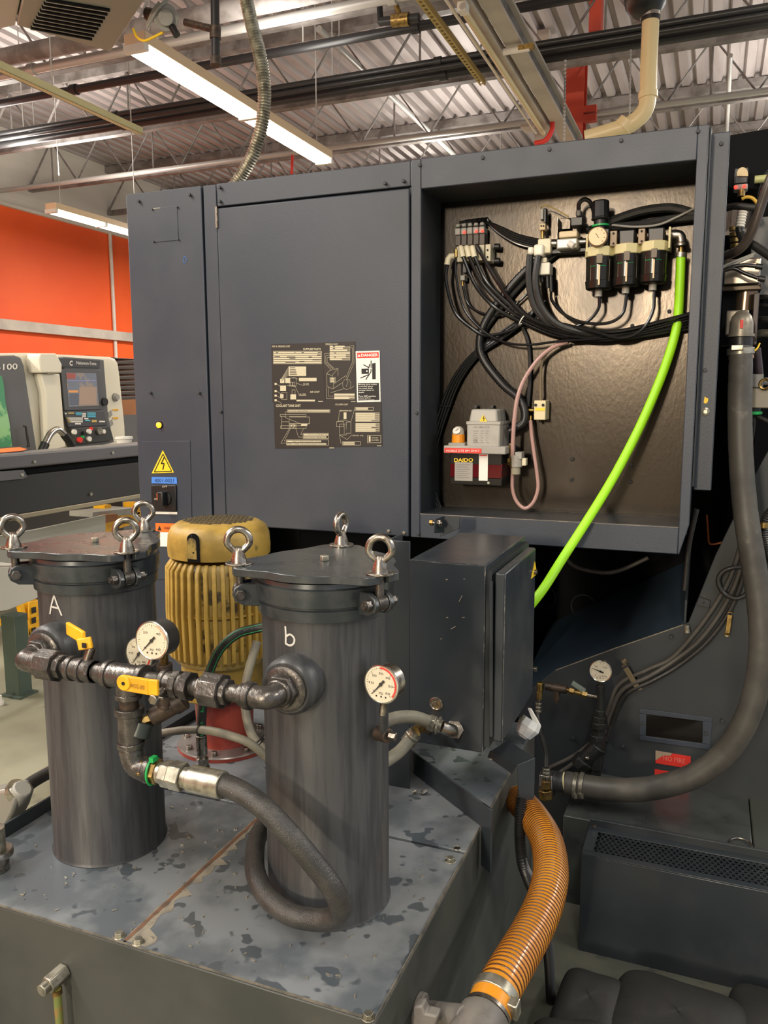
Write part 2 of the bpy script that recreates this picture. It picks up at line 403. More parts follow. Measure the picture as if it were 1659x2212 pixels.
# perforated strut (a ladder of metal with real slots)
P, Q = at(893, -20, Z=3.85), at(1042, 186, Z=3.85); X = (P.x+Q.x)/2
b = MB(); yy = P.y; hs = .0205
ys = []; k = 0
while yy < Q.y: ys.append(yy); yy += .025
vs = []
for y in ys:
    for xx in (-hs, -.009, .009, hs): vs.append((X+xx, y, 3.85))
fs = []
for i in range(len(ys)-1):
    for j in range(3):
        if j == 1 and i % 2: continue
        a = i*4+j; fs.append((a, a+1, a+5, a+4))
o = len(vs)
for y in (ys[0], ys[-1]):
    for xx in (-hs, hs): vs.append((X+xx, y, 3.89))
e = (len(ys)-1)*4
fs += [(0, e, o+2, o), (3, o+1, o+3, e+3)]
b.add(vs, fs); solo(b, 'perforated_strut', mat('strut_green_gold', (178, 158, 96), .45, metal=.4), 'gold perforated steel strut hanging under the black pipes', 'strut', smooth=0)
P, Q = at(0, 152, Z=3.9), at(303, 291, Z=3.9); X = (P.x+Q.x)/2
t = thing('suspended_channel', 'pale green steel channel hung under the roof at left', 'channel', (X, Q.y, 3.9))
MB().box(X-.03, P.y-1, 3.9, X+.03, Q.y, 3.907).box(X-.03, P.y-1, 3.9, X-.024, Q.y, 3.955).box(X+.024, P.y-1, 3.9, X+.03, Q.y, 3.955).build('channel', mat('pale_green_paint', (186, 184, 146), .5), t)
for yy in (Q.y-.12, P.y+.5): MB().cyl((X, yy, 3.86), (X, yy, CEIL), .005, n=6).build('hanger_rod', conduit, t)

# lit fluorescent fixtures along Y
def fluor(a, b_, Z, label, ntube=2):
    P, Q = at(*a, Z=Z), at(*b_, Z=Z); X = (P.x+Q.x)/2; y0, y1 = P.y, Q.y
    t = thing('fluorescent_light', label, 'light', (X, (y0+y1)/2, Z))
    MB().box(X-.035, y0, Z+.02, X+.115, y1, Z+.085).build('housing', fixt, t, bevel=.004)
    L = (y1-y0)/2
    for s_ in range(2):
        for dx in (-.015, .085):
            c = (X+dx, y0+s_*L+.03, Z); d = (X+dx, y0+(s_+1)*L-.03, Z)
            MB().cyl(c, d, .016, n=10).build('lamp_tube', tube_em, t)
    for yy in (y0, (y0+y1)/2, y1-.02):
        MB().box(X-.035, yy-.01, Z-.02, X+.115, yy+.03, Z+.02).build('lamp_holder', white, t)
    for yy in (y0+.15, y1-.15): MB().cyl((X+.04, yy, Z+.08), (X+.04, yy, CEIL), .005, n=6).build('hanger_chain', conduit, t)
    return X, y0, y1
fluor((280, 106), (692, 352), 3.6, 'long lit double tube light above the dark cabinet')
fluor((118, 455), (292, 514), 3.6, 'lit tube light in front of the orange wall')

# red steel column with its brackets, far behind the cabinet
CY = 8.4
P, Q = at(1212, 130, Y=CY), at(1262, 290, Y=CY); zt = P.z
t = thing('steel_column', 'red primed steel column rising behind the dark cabinet', 'column', (P.x, CY, 0))
MB().box(P.x+.06, CY-.1, 0, Q.x, CY-.085, zt).build('flange', redsteel, t)
MB().box(P.x+.06, CY+.085, 0, Q.x, CY+.1, zt).build('flange', redsteel, t)
MB().box((P.x+.06+Q.x)/2-.01, CY-.085, 0, (P.x+.06+Q.x)/2+.01, CY+.085, zt).build('web_plate', redsteel, t)
MB().box(P.x+.02, CY-.14, zt, Q.x+.03, CY+.14, zt+.025).build('cap_plate', redsteel, t)
for yy in (243, 262):
    z_ = at(1265, yy, Y=CY).z; MB().box(Q.x, CY-.1, z_-.03, Q.x+.12, CY-.02, z_+.03).build('bracket', redsteel, t)
P = at(1290, 0, Y=7.7)
solo(MB().box(P.x-.05, 7.6, P.z-.28, P.x+.05, 7.75, CEIL), 'hanger_bracket', redsteel, 'short red steel bracket hanging from the pink roof deck', 'bracket')
P = at(1175, 60, Y=8.6)
t = thing('grey_steel_post', 'pale grey steel post behind the red column', 'column', (P.x, 8.6, 0))
MB().box(P.x-.06, 8.55, 0, P.x+.06, 8.7, CEIL).build('shaft', girdergrey, t); MB().box(P.x-.2, 8.52, 4.3, P.x+.24, 8.72, 4.36).build('plate', girdergrey, t)

# ivory drain pipe with elbow
D = 5.0
pts = [at(1408, -30, Y=D), at(1405, 60, Y=D), at(1401, 150, Y=D), at(1400, 205, Y=D), at(1392, 240, Y=D), at(1362, 268, Y=D), at(1318, 284, Y=D), at(1265, 300, Y=D)]
t = thing('drain_pipe', 'ivory plastic pipe with elbow coming down behind the cabinet', 'pipe', pts[3])
MB().tube(spline(pts), .046, 16).build('pipe_run', beigepipe, t)
MB().cyl(at(1400, 198, Y=D), at(1400, 212, Y=D), .053).build('coupling', beigepipe, t)
MB().cyl(at(1357, 262, Y=D), at(1344, 277, Y=D), .053).build('coupling', beigepipe, t)
MB().cyl(at(1405, 46, Y=D), at(1407, -30, Y=D), .052).build('rubber_sleeve', blackp, t)
for yy in (38, 12): MB().cyl(at(1405, yy, Y=D), at(1405, yy-8, Y=D), .056).build('clamp', stainless, t)
solo(MB().sphere(at(1395, -8, Y=D), .12), 'pipe_boot', blackp, 'black rubber boot at top of the ivory drain pipe', 'boot')
# chains
for (x, y0, y1, lab) in ((1222, 112, 306, 'thin steel chain hanging left of the ivory pipe'), (1363, 90, 292, 'thin steel chain hanging beside the ivory pipe elbow')):
    yc = at(600, 218, Z=4.2).y; P, Q = at(x, y0, Y=yc), at(x-4, y1, Y=yc); P.z = 4.19; n = 44
    solo(MB().tube([P.lerp(Q, i/n) for i in range(n+1)], [.005 if i % 2 else .011 for i in range(n+1)], 6), 'hanging_chain', conduit, lab, 'chain')
# red hose end behind cabinet top
yr = at(1190, 262, Z=3.86).y
solo(MB().tube(spline([at(1193, 262, Y=yr), at(1192, 282, Y=yr), at(1178, 303, Y=yr), at(1155, 310, Y=yr)]), .02), 'red_cable', redp, 'short red cable looping beside the whitish girder', 'cable')
yr = at(600, 334, Z=4.35).y
solo(MB().cyl(at(632, 331, Y=yr), at(630, 376, Y=yr), .016), 'red_cable', redp, 'short red drop cable under the lit tube', 'cable')

# small valve on a black drop at the top
P = at(870, 32, Z=4.3)
t = thing('drop_valve', 'small brass valve with black handle on the roof piping', 'valve', P)
MB().cyl(at(820, 47, Y=P.y), at(905, 38, Y=P.y), .03).build('pipe_stub', pipeblk, t)
MB().cyl(at(848, 45, Y=P.y), at(884, 41, Y=P.y), .045).build('body', brass, t)
MB().cyl(at(822, 50, Y=P.y), at(820, 12, Y=P.y), .022).build('handle', blackp, t)
MB().cyl(at(866, 43, Y=P.y), at(856, 12, Y=P.y), .02).build('stem', brass, t)

# unit heater, louvred face, gas valve and drop pipe
HZ = 3.45
q = [at(x, y, Z=HZ) for x, y in ((37, 55), (54, -20), (326, -20), (238, 112))]
cen = (q[0]+q[1]+q[2]+q[3])/4
t = thing('unit_heater', 'beige louvred gas unit heater hung in the top left corner', 'heater', cen)
MB().prism(q, V((0, 0, .03))).build('panel', mat('heater_beige', (150, 150, 138), .5), t, bevel=.004)
hb = [cen+(p-cen)*1.0+V((0, 0, .03)) for p in q]
MB().prism([cen+(p-cen)*.985+V((0, 0, .03)) for p in q], V((-.06, .05, .32))).build('casing', mat('heater_case', (138, 136, 124), .5), t)
lv = [at(x, y, Z=HZ) for x, y in ((62, 60), (98, -8), (242, 16), (199, 86))]
sl = None
for i in range(9):
    f_ = (i+.5)/9
    a = lv[0].lerp(lv[1], f_); d = lv[3].lerp(lv[2], f_)
    ux = (d-a).normalized(); vy = V((-ux.y, ux.x, 0)); L = (d-a).length/2
    MB().obox((a+d)/2+V((0, 0, -.004)), ux*L*.96, vy*.0085, V((0, 0, .006))).build('louver_slot', dark, t)
    MB().obox((a+d)/2+V((0, 0, -.006))+vy*.0105, ux*L*.98, vy*.003, V((0, 0, .006))).build('louver', mat('heater_slat', (160, 160, 148), .5) if i == 0 else bpy.data.materials['heater_slat'], t)
q2 = [at(x, y, Z=HZ+.02) for x, y in ((-14, 66), (-14, -20), (48, -20), (33, 55))]
MB().prism(q2, V((-.06, .05, .32))).build('end_casing', mat('heater_end', (186, 184, 172), .5), t, bevel=.006)
P = at(358, 38, Z=HZ); dd = P.y
t = thing('gas_valve', 'grey gas control valve beside the unit heater', 'valve', P)
fv = (CAM-P).normalized()
MB().cyl(P-fv*.05, P+fv*.04, .062, n=20).build('body', greyplast, t, bevel=.006)
MB().cyl(P+fv*.04, P+fv*.06, .036).build('knob', pumpgrey, t, bevel=.004)
MB().cyl(at(318, 30, Y=dd), at(340, 34, Y=dd), .03).build('union', rusty, t)
MB().cyl(at(372, 58, Y=dd), at(382, 76, Y=dd), .018).build('terminal', blackp, t)
MB().tube(spline([at(345, 5, Y=dd-.05), at(330, 25, Y=dd-.06), at(318, 60, Y=dd-.05), at(340, 20, Y=dd-.07), at(362, 0, Y=dd-.05)]), .008, 8).build('cable', greyplast, t)
solo(MB().tube(spline([at(288, 62, Y=dd), at(296, 80, Y=dd), at(312, 88, Y=dd), at(332, 80, Y=dd), at(352, 70, Y=dd)]), .006), 'yellow_wire', yellowsign, 'thin yellow wire sagging below the gas valve', 'wire')
P1, P2 = at(464, -20, Y=dd), at(466, 138, Y=dd)
t = thing('gas_drop_pipe', 'brown gas drop pipe with capped dirt leg beside the heater', 'pipe', P2)
MB().cyl(P1, P2, .021).build('pipe_run', pipeblk, t)
MB().cyl(at(400, 48, Y=dd), at(464, 64, Y=dd), .017).build('branch', rusty, t)
MB().cyl(at(465, 58, Y=dd), at(465, 84, Y=dd), .027).build('tee', rusty, t)
MB().cyl(at(466, 122, Y=dd), at(466, 142, Y=dd), .027).build('cap', rusty, t, bevel=.004)

# corrugated silver conduit into the cabinet top
D = 2.75
pts = spline([at(526, -30, Y=D), at(543, 50, Y=D), at(560, 115, Y=D), at(571, 190, Y=D), at(567, 260, Y=D), at(548, 330, Y=D), at(522, 378, Y=D), at(505, 404, Y=D)], 10)
c, r_ = ribbed(pts, 150, .021, .0045)
solo(MB().tube(c, r_, 14), 'flexible_conduit', zinc, 'ribbed silver flexible conduit curving down into the cabinet top', 'conduit', smooth=60)

# ------------------------------------------------------------------ background at left: bar feeder, lathe, stand
FXX = -3.2
t = thing('bar_feeder', 'long dark grey bar feeder housing in front of the white lathe', 'bar feeder', at(150, 1100, X=FXX))
def fpoly(pts, X=FXX): return [at(x, y, X=X) for x, y in pts]
def slab(z0a, z0b, name, m_, x0, x1, y0=1.0, y1=6.0, bevel=.004):
    MB().box(x0, y0, z0a, x1, y1, z0b).build(name, m_, t, bevel=bevel)
fz = lambda y: at(150, y, X=FXX).z
slab(fz(1001), fz(971), 'cover', feedg, FXX-.16, FXX, bevel=.01)
slab(fz(1016), fz(1001), 'slot', dark, FXX-.3, FXX-.03)
slab(fz(1093), fz(1016), 'lower_panel', feedb, FXX-.3, FXX-.005)
slab(fz(1103), fz(1093), 'base_rail', mat('feeder_rail_beige', (150, 140, 116), .5), FXX-.32, FXX+.0)
zt = fz(971); P = at(20, 973, Z=zt+.0); 
MB().prism([at(x, y, Z=zt-.002) for x, y in ((-20, 970), (45, 965), (66, 971), (50, 977), (-20, 982))], V((0, 0, .006))).build('window_frame', blackp, t)
MB().prism([at(x, y, Z=zt+.003) for x, y in ((-20, 972), (42, 967), (58, 971), (46, 975), (-20, 980))], V((0, 0, .003))).build('window', orangetag, t)
MB().prism(fpoly(((-30, 1020), (50, 1015), (58, 1030), (48, 1034), (-30, 1042))), V((.004, 0, 0))).build('cover_plate', feedg, t)
for x, y in ((74, 997), (243, 978), (47, 1026), (196, 1067)):
    P = at(x, y, X=FXX+.003); MB().cyl(P, P+V((.006, 0, 0)), .009, n=8).build('bolt', zinc, t)
# under the feeder
t = thing('feeder_stand', 'green steel post standing on the floor under the bar feeder', 'stand', at(60, 1500, Z=0))
P = at(42, 1500, Z=0)
MB().box(P.x-.05, P.y-.045, 0, P.x+.05, P.y+.045, at(62, 1316, X=P.x).z).build('post', mat('dull_green_paint', (70, 84, 74), .5), t, bevel=.005)
MB().box(P.x-.07, P.y-.065, 0, P.x+.07, P.y+.065, .012).build('foot_plate', mat('dull_green_plate', (74, 86, 76), .5), t)
X0 = FXX-.02
t = thing('parts_tray', 'large off-white sheet metal tray hung below the bar feeder', 'tray', at(60, 1320, X=X0))
MB().prism([at(x, y, X=X0) for x, y in ((-60, 1228), (80, 1222), (82, 1292), (18, 1318), (-60, 1330))], V((-.5, 0, 0))).build('body', mat('tray_white', (206, 202, 190), .5), t, bevel=.004)
MB().prism([at(x, y, X=X0-.5) for x, y in ((-40, 1165), (82, 1143), (228, 1112), (228, 1180), (-40, 1230))], V((-.02, 0, 0))).build('back_panel', mat('tray_panel', (178, 176, 166), .5), t)
t = thing('yellow_rack', 'yellow steel rack upright behind the white tray', 'rack', at(70, 1420, X=-4.2))
MB().prism([at(x, y, X=-4.2) for x, y in ((62, 1300), (92, 1296), (92, 1400), (62, 1410))], V((-.08, 0, 0))).build('upright', yellowm, t, bevel=.004)
MB().prism([at(x, y, X=-4.2) for x, y in ((-30, 1338), (62, 1340), (62, 1352), (-30, 1352))], V((-.06, 0, 0))).build('beam', yellowm, t)
MB().prism([at(x, y, X=-4.2) for x, y in ((42, 1310), (52, 1306), (68, 1380), (60, 1388))], V((-.03, 0, 0))).build('brace', yellowm, t)
for k in range(4):
    P = at(73, 1318+k*22, X=-4.19); MB().obox(P, (.002, 0, 0), (0, .018, .0), (0, 0, .02)).build('slot', blackp, t)
t = thing('yellow_bench', 'yellow steel bench glimpsed between the eyebolts under the feeder', 'bench', at(260, 1140, X=-3.9))
MB().prism([at(x, y, X=-3.9) for x, y in ((228, 1124), (310, 1104), (310, 1126), (228, 1150))], V((-.1, 0, 0))).build('beam', yellowm, t)
MB().box(-4.0, at(230, 1140, X=-3.9).y, 0, -3.92, at(230, 1140, X=-3.9).y+.08, at(230, 1140, X=-3.9).z).build('leg', yellowm, t)
MB().prism([at(x, y, X=-3.9) for x, y in ((290, 1086), (302, 1084), (302, 1110), (290, 1112))], V((-.1, 0, 0))).build('post', yellowm, t)
MB().prism([at(x, y, X=-3.9) for x, y in ((226, 1092), (240, 1090), (240, 1106), (226, 1108))], V((-.1, 0, 0))).build('post', yellowm, t)
solo(MB().prism([at(x, y, X=-3.8) for x, y in ((200, 1106), (290, 1096), (290, 1112), (200, 1118))], V((-.2, 0, 0))), 'oily_pan', pumpgrey, 'pale shallow pan on the yellow frame under the feeder', 'pan', bevel=.004)
solo(MB().prism([at(x, y, X=-3.75) for x, y in ((228, 1112), (254, 1110), (254, 1124), (228, 1130))], V((-.1, 0, 0))), 'wood_block', woodm, 'small brown wood block on the yellow frame', 'block')
t = thing('rusty_bin', 'dark brown steel bin on the floor at the left edge', 'bin', at(10, 1470, X=-4.3))
for a_, b_ in ((1390, 1422), (1424, 1448), (1450, 1486)):
    MB().prism([at(x, y, X=-4.3) for x, y in ((-80, a_+6), (36, a_), (36, b_), (-80, b_+10))], V((-.6, 0, 0))).build('side_plank', mat('rusty_brown', (62, 44, 36), .6) if a_ == 1390 else bpy.data.materials['rusty_brown'], t, bevel=.004)
for q_, r_ in (((4, 1520), .02), ((30, 1528), .018)):
    P = at(*q_, Z=.012)
solo(MB().lathe(at(0, 1522, Z=.0), (0, 0, 1), [(0, .02), (.02, .02), (.03, .012), (.05, .012)]), 'plastic_cap', white, 'small white cap lying on the floor at the left edge', 'cap')

LX = -4.3
t = thing('lathe', 'cream and grey turning machine with control screen behind the bar feeder', 'machine', at(150, 1000, X=LX))
def lp(pts, X=LX): return [at(x, y, X=X) for x, y in pts]
MB().prism(lp(((-140, 770), (0, 763), (60, 762), (240, 771), (250, 775), (256, 784), (260, 810), (271, 920), (274, 1000), (-140, 1100))), V((-1.4, 0, 0))).build('body', lathew, t, bevel=.02, seg=3)
MB().box(LX-1.35, 1.0, 0, LX-.65, 5.5, at(60, 1010, X=LX).z).build('lower_body', mat('lathe_dark_base', (58, 54, 50), .6), t)
MB().prism(lp(((-140, 772), (20, 768), (33, 772), (40, 790), (70, 985), (-140, 1000))), V((.05, 0, 0))).build('door', latheg, t, bevel=.01)
f = t.children[-1] if False else [o for o in t.children if o.name.startswith('door')][0]
MB().text('T-100', *[at(x, y, X=LX+.054) for x, y in ((-22, 801), (38, 798), (-22, 787))], bold=.02).build('lettering', white, f, smooth=0)
MB().prism(lp(((-140, 815), (2, 812), (6, 830), (10, 870), (18, 910), (25, 970), (-140, 985)), LX+.05), V((.008, 0, 0))).build('window', greenglass, f)
MB().tube([at(50, 921, X=LX+.09), at(56, 921, X=LX+.1), at(62, 965, X=LX+.1), at(58, 965, X=LX+.09)], .008, 8).build('handle', blackp, f)
MB().prism(lp(((58, 764), (92, 764), (105, 787), (105, 806), (61, 806), (55, 777)), LX+.0), V((.12, 0, 0))).build('hood', lathew, t, bevel=.008)
MB().prism(lp(((71, 807), (113, 808), (126, 965), (88, 975), (82, 850))), V((.07, 0, 0))).build('column_cover', lathew, t, bevel=.008)
cb = MB().prism(lp(((125, 771), (213, 777), (222, 888), (227, 922), (236, 955), (152, 975), (134, 890))), V((.05, 0, 0))).build('console', latheg, t, bevel=.006)
X1 = LX+.051
MB().prism(lp(((127, 774), (214, 779), (214, 795), (129, 792)), X1), V((.008, 0, 0))).build('header', mat('console_dark', (62, 62, 64), .4), cb)
MB().text('Nakamura-Tome', *[at(x, y, X=X1+.01) for x, y in ((165, 787), (208, 789), (165, 780))], bold=.01).build('lettering', white, cb, smooth=0)
MB().text('C', *[at(x, y, X=X1+.01) for x, y in ((150, 790), (157, 790), (150, 779))], bold=.04).build('emblem', white, cb, smooth=0)
MB().prism(lp(((129, 797), (215, 799), (220, 884), (137, 887)), X1), V((.012, 0, 0))).build('screen_bezel', mat('bezel', (84, 84, 86), .4), cb, bevel=.003)
MB().prism(lp(((142, 805), (207, 806), (213, 876), (149, 879)), X1+.012), V((.003, 0, 0))).build('screen', screenm, cb)
sx = X1+.0155
for (x0, y0, x1, y1), mm in (((144, 806, 163, 818), mat('screen_red', (170, 90, 84), .4)), ((148, 843, 169, 848), mat('screen_orange', (230, 160, 90), .4)), ((171, 836, 209, 874), mat('screen_tan', (168, 146, 130), .4)), ((146, 821, 207, 823), mat('screen_violet', (140, 140, 190), .4)), ((150, 850, 170, 875), mat('screen_slate', (98, 104, 118), .4))):
    MB().quad(*[at(a_, b_, X=sx) for a_, b_ in ((x0, y1), (x1, y1), (x1, y0), (x0, y0))]).build('screen_area', mm, cb, smooth=0)
MB().prism(lp(((135, 889), (222, 887), (230, 919), (147, 923)), X1), V((.01, 0, 0))).build('keyboard', mat('keyboard_grey', (74, 74, 76), .4), cb, bevel=.003)
kx = X1+.011; kb = {'w': MB(), 'b': MB(), 'y': MB()}
def key(c_, x0, y0, x1, y1): kb[c_].prism([at(a_, b_, X=kx) for a_, b_ in ((x0, y1), (x1, y1), (x1, y0), (x0, y0))], V((.004, 0, 0)))
key('w', 140, 892, 143, 895); key('y', 147, 891, 159, 894); key('b', 163, 891, 176, 894); key('b', 164, 895, 176, 897)
for i in range(3): key('w', 177, 892+i*3.4, 185, 894.5+i*3.4); key('b', 188, 891+i*3.8, 206, 893.8+i*3.8)
for i in range(3): key('w', 148+i, 902+i*4, 178, 904.4+i*4); key('y', 144+i*2, 902+i*4, 148+i*2, 904.4+i*4)
key('w', 182, 903, 190, 906); key('b', 184, 907, 194, 910); key('w', 162, 914, 174, 917); key('y', 198, 907, 208, 912); key('w', 214, 909, 226, 912)
for k_, mm in (('w', white), ('b', mat('key_blue', (90, 180, 205), .5)), ('y', mat('key_yellow', (196, 170, 96), .5))): 
    o = kb[k_].build('keys', mm, cb); o['kind'] = 'stuff'
MB().prism(lp(((149, 925), (231, 921), (239, 950), (157, 960)), X1), V((.03, 0, 0))).build('switch_panel', mat('switch_panel', (58, 60, 58), .45), cb, bevel=.003)
for (x, y, r_, mm) in ((158, 933, .018, white), (190, 932, .018, white), (212, 931, .026, zinc), (221, 932, .016, white), (178, 935, .012, blackp), (194, 926, .012, redp), (176, 944, .01, greenp), (170, 950, .02, redp), (190, 948, .018, white)):
    P = at(x, y, X=X1+.03); MB().cyl(P, P+V((.02, 0, 0)), r_, n=12).build('button', mm, cb)
P = at(221, 868, X=LX+.05); MB().cyl(P-V((.02, 0, 0)), P+V((.03, 0, 0)), .03).build('port_cap', blackp, t)
P = at(248, 858, X=LX); MB().lathe(P, (1, 0, 0), [(0, .032), (.015, .032), (.018, .024), (.03, .022)]).build('push_button', greyplast, t)
for y in (885, 903): 
    a_ = [at(x, yy, X=LX+.001) for x, yy in ((243, y+2), (255, y+2), (255, y-2), (243, y-1))]; MB().prism(a_, V((.003, 0, 0))).build('warning_sticker', yellowm, t)
for x, y in ((238, 894), (240, 914)):
    P = at(x, y, X=LX+.001); MB().obox(P, (.002, 0, 0), (0, .018, .01), (0, -.006, .02)).build('sticker_mark', greyplast, t)
P0 = [at(x, y, X=LX+.3) for x, y in ((86, 985), (98, 958), (110, 936), (124, 928), (138, 938), (150, 955), (158, 975))]
t = thing('grab_rail', 'bent shiny steel tube in front of the lathe console', 'rail', P0[0])
MB().tube(spline(P0[:5]), .022, 12).build('tube', stainless, t); MB().tube(spline(P0[4:]), .027, 12).build('grip', blackp, t)
MB().cyl(P0[0], P0[1], .028).build('socket', blackp, t); MB().cyl(P0[0], V((LX-.02, P0[0].y, P0[0].z)), .02).build('arm', stainless, t)
t = thing('way_cover', 'dark brown ribbed bellows behind the cream lathe', 'bellows', at(265, 860, X=-5.0))
for i in range(9):
    y0 = 768+i*11; MB().prism([at(x, yy, X=-5.0) for x, yy in ((190 if i < 1 else 245, y0), (300, y0-2 if i else y0+8), (300, y0+9), (245, y0+8))], V((-.4 - .02*(i % 2), 0, 0))).build('fold', mat('bellows_brown', (66, 56, 50), .5) if i == 0 else bpy.data.materials['bellows_brown'], t, bevel=.01)
solo(MB().prism([at(x, yy, X=-5.0) for x, yy in ((250, 864), (300, 862), (300, 896), (250, 896))], V((-.4, 0, 0))), 'wooden_crate', woodm, 'orange brown wooden box below the dark bellows', 'box')
pa, pb = at(255, 897, X=-4.9), at(300, 897, X=-4.9)
solo(MB().box(-5.3, pa.y, 0, -4.9, pb.y, pa.z), 'control_cabinet', latheg, 'grey cabinet under the wooden box behind the lathe', 'cabinet')
t = thing('white_cup', 'small white tub standing by the lathe switch panel', 'tub', at(268, 946, X=-3.6))
P = at(268, 948, X=-3.6); MB().lathe(P-V((0, 0, .06)), (0, 0, 1), [(0, .04), (.06, .05)]).build('tub', white, t); MB().lathe(P, (0, 0, 1), [(0, .056), (.014, .056)]).build('lid', white, t)
# ------------------------------------------------------------------ dark machine cabinet with alcove
CYF = 2.30; CT = 2.277; CB = 1.177; XL, XR = -1.86, -.045
cab = thing('machine_cabinet', 'tall dark navy sheet metal machine cabinet with door and open alcove', 'cabinet', (-.95, 2.9, 0))
def cp(name, m_, *bx, par=None, bev=.0025):
    return MB().box(*bx).build(name, m_, par or cab, bevel=bev)
cp('side_column', navy, XL, CYF, 0, -1.562, CYF+.03, CT)
cp('side_wall', navy, XL-.0, CYF+.031, 0, XL+.03, 3.6, CT)
cp('post', navy, -1.557, CYF+.004, CB, -1.508, CYF+.03, CT)
DT = at(475, 447, Y=CYF).z
door = cp('door', navy, -1.503, CYF-.004, CB, -.847, CYF+.02, DT-.004, bev=.004)
cp('header', navy, -1.503, CYF, DT+.002, -.845, CYF+.02, CT)
cp('body', navydark, XL+.035, CYF+.035, CB+.01, -.86, 3.6, CT-.012)  # coloured darker than the panels so the gaps look shaded and deep
cp('body', navydark, -.855, 2.50, CB+.02, XR-.01, 3.4, CT-.012)
cp('hinge', chrome, -1.506, CYF-.009, 2.14, -1.498, CYF-.003, 2.205, bev=0)
AL, AR, AB, AT = -.811, -.071, 1.251, 2.194
cp('frame_board', navy, -.841, CYF-.006, CB, AL, CYF+.012, CT)
cp('frame_board', navy, AL, CYF-.006, AT, AR, CYF+.012, CT)
b = MB(); b.prism([(AR, CYF-.006, CB), (-.067, CYF-.006, CB), (XR, CYF-.006, 1.26), (XR, CYF-.006, CT), (AR, CYF-.006, CT)], (0, .018, 0)).build('frame_board', navy, cab, bevel=.0025)
cp('frame_board', navy, AL, CYF-.006, CB, AR, CYF+.012, AB)
cp('recess_wall', navydark, AL-.012, CYF+.0125, AB-.012, AL, 2.48, AT+.012, bev=0)
cp('recess_wall', navydark, AR, CYF+.0125, AB-.012, AR+.012, 2.48, AT+.012, bev=0)
cp('recess_wall', navydark, AL, CYF+.0125, AT, AR, 2.48, AT+.012, bev=0)
cp('recess_wall', navydark, AL, CYF+.0125, AB-.012, AR, 2.48, AB, bev=0)
bp = cp('back_plate', plate_m, AL-.01, 2.48, AB-.01, AR+.01, 2.487, AT+.01, bev=0); bp['label'] = 'bare tan steel back plate of the alcove'
MB().box(AL, CYF-.0066, AB-.0012, AR, CYF-.0055, AB+.0004).build('worn_edge', scuff, cab); MB().box(AL-.0004, CYF-.0066, AB, AL+.0008, CYF-.0055, AT).build('worn_edge', navy, cab)
# side strip set back at the right
q = [at(x, y, Y=2.37) for x, y in ((1536, 1060), (1577, 283))]
cp('side_strip', navy, XR+.004, 2.37, q[0].z, at(1577, 300, Y=2.37).x, 2.39, q[1].z)
cp('side_strip', navydark, XR+.0, 2.312, 1.36, XR+.006, 2.39, CT)
scr = None
def screw(x, y, Y=CYF-.006, r=.0055, m_=None, par=None):
    global scr
    P = at(x, y, Y=Y)
    o = MB().cyl(P+V((0, .002, 0)), P+V((0, -.005, 0)), r, n=8).build('screw', m_ or navydark, par or cab, bevel=.0012)
for x, y in ((907, 357), (1043, 341), (1187, 323), (1342, 304), (1508, 284), (475, 405), (475, 435), (832, 396), (872, 391), (300, 435), (410, 421), (325, 849), (430, 849), (900, 892)): screw(x, y)
screw(477, 890, CYF-.004)
for x, y in ((840, 1147), (873, 1151), (904, 1153)): screw(x, y, m_=zinc if x != 904 else navydark)
screw(1558, 311, 2.37); screw(1523, 800, 2.37); 
P = at(1524, 889, Y=2.37); MB().lathe(P, (0, -1, 0), [(-.002, .011), (.006, .011), (.008, .006), (.003, .005)], 12).build('bolt', zinc, cab)
P = at(1526, 863, Y=2.37); MB().prism([at(x, y, Y=2.3697) for x, y in ((1520, 870), (1522, 857), (1530, 861), (1529, 868), (1525, 872))], (0, -.0008, 0)).build('yellow_mark', yellowsign, cab)
for x, y in ((1237, 992), (1235, 1037), (1364, 1004), (1362, 1041), (1446, 673), (1157, 686), (1366, 704), (1226, 738)): screw(x, y, 2.48, .006, blackprint)
MB().box(AL+.005, 2.4795, AB+.003, AR-.005, 2.4802, AB+.005).build('plate_joint', blackprint, cab)
# small access cover, label plate outline at left
def cq(x0, y0, x1, y1, Y=CYF): return [at(a, b_, Y=Y) for a, b_ in ((x0, y1), (x1, y1), (x1, y0), (x0, y0))]
ap = MB().prism([at(x, y, Y=CYF) for x, y in ((331, 524), (386, 519), (383, 445), (329, 450))], (0, -.002, 0)).build('access_cover', navy, cab, bevel=.0008)
for x, y in ((330, 453), (384, 448), (333, 522), (386, 518)): screw(x, y, CYF-.002, .003, par=ap)
MB().quad(*[at(x, y, Y=CYF-.0025) for x, y in ((331, 451), (346, 449.6), (346, 448.6), (331, 450))]).build('worn_edge', print_m, ap)
sp = MB().prism([at(x, y, Y=CYF) for x, y in ((312, 1250), (418, 1252), (411, 952), (308, 953))], (0, -.003, 0)).build('switch_plate', navy, cab, bevel=.001)
P = at(346, 918, Y=CYF)
la = MB().lathe(P, (0, -1, 0), [(0, .013), (.003, .013), (.006, .011)], 16).build('lamp_bezel', blackp, cab)
MB().lathe(P+V((0, -.004, 0)), (0, -1, 0), [(0, .0095), (.006, .0095), (.009, .006), (.01, 0)], 16).build('indicator_lamp', amber, la)['label'] = 'glowing amber indicator lamp'
def sticker(pts, m_, name='sticker', Y=CYF-.004, par=None, th=.0012, label=None):
    o = MB().prism([at(x, y, Y=Y) for x, y in pts], (0, -th, 0)).build(name, m_, par or cab)
    if label: o['label'] = label
    return o
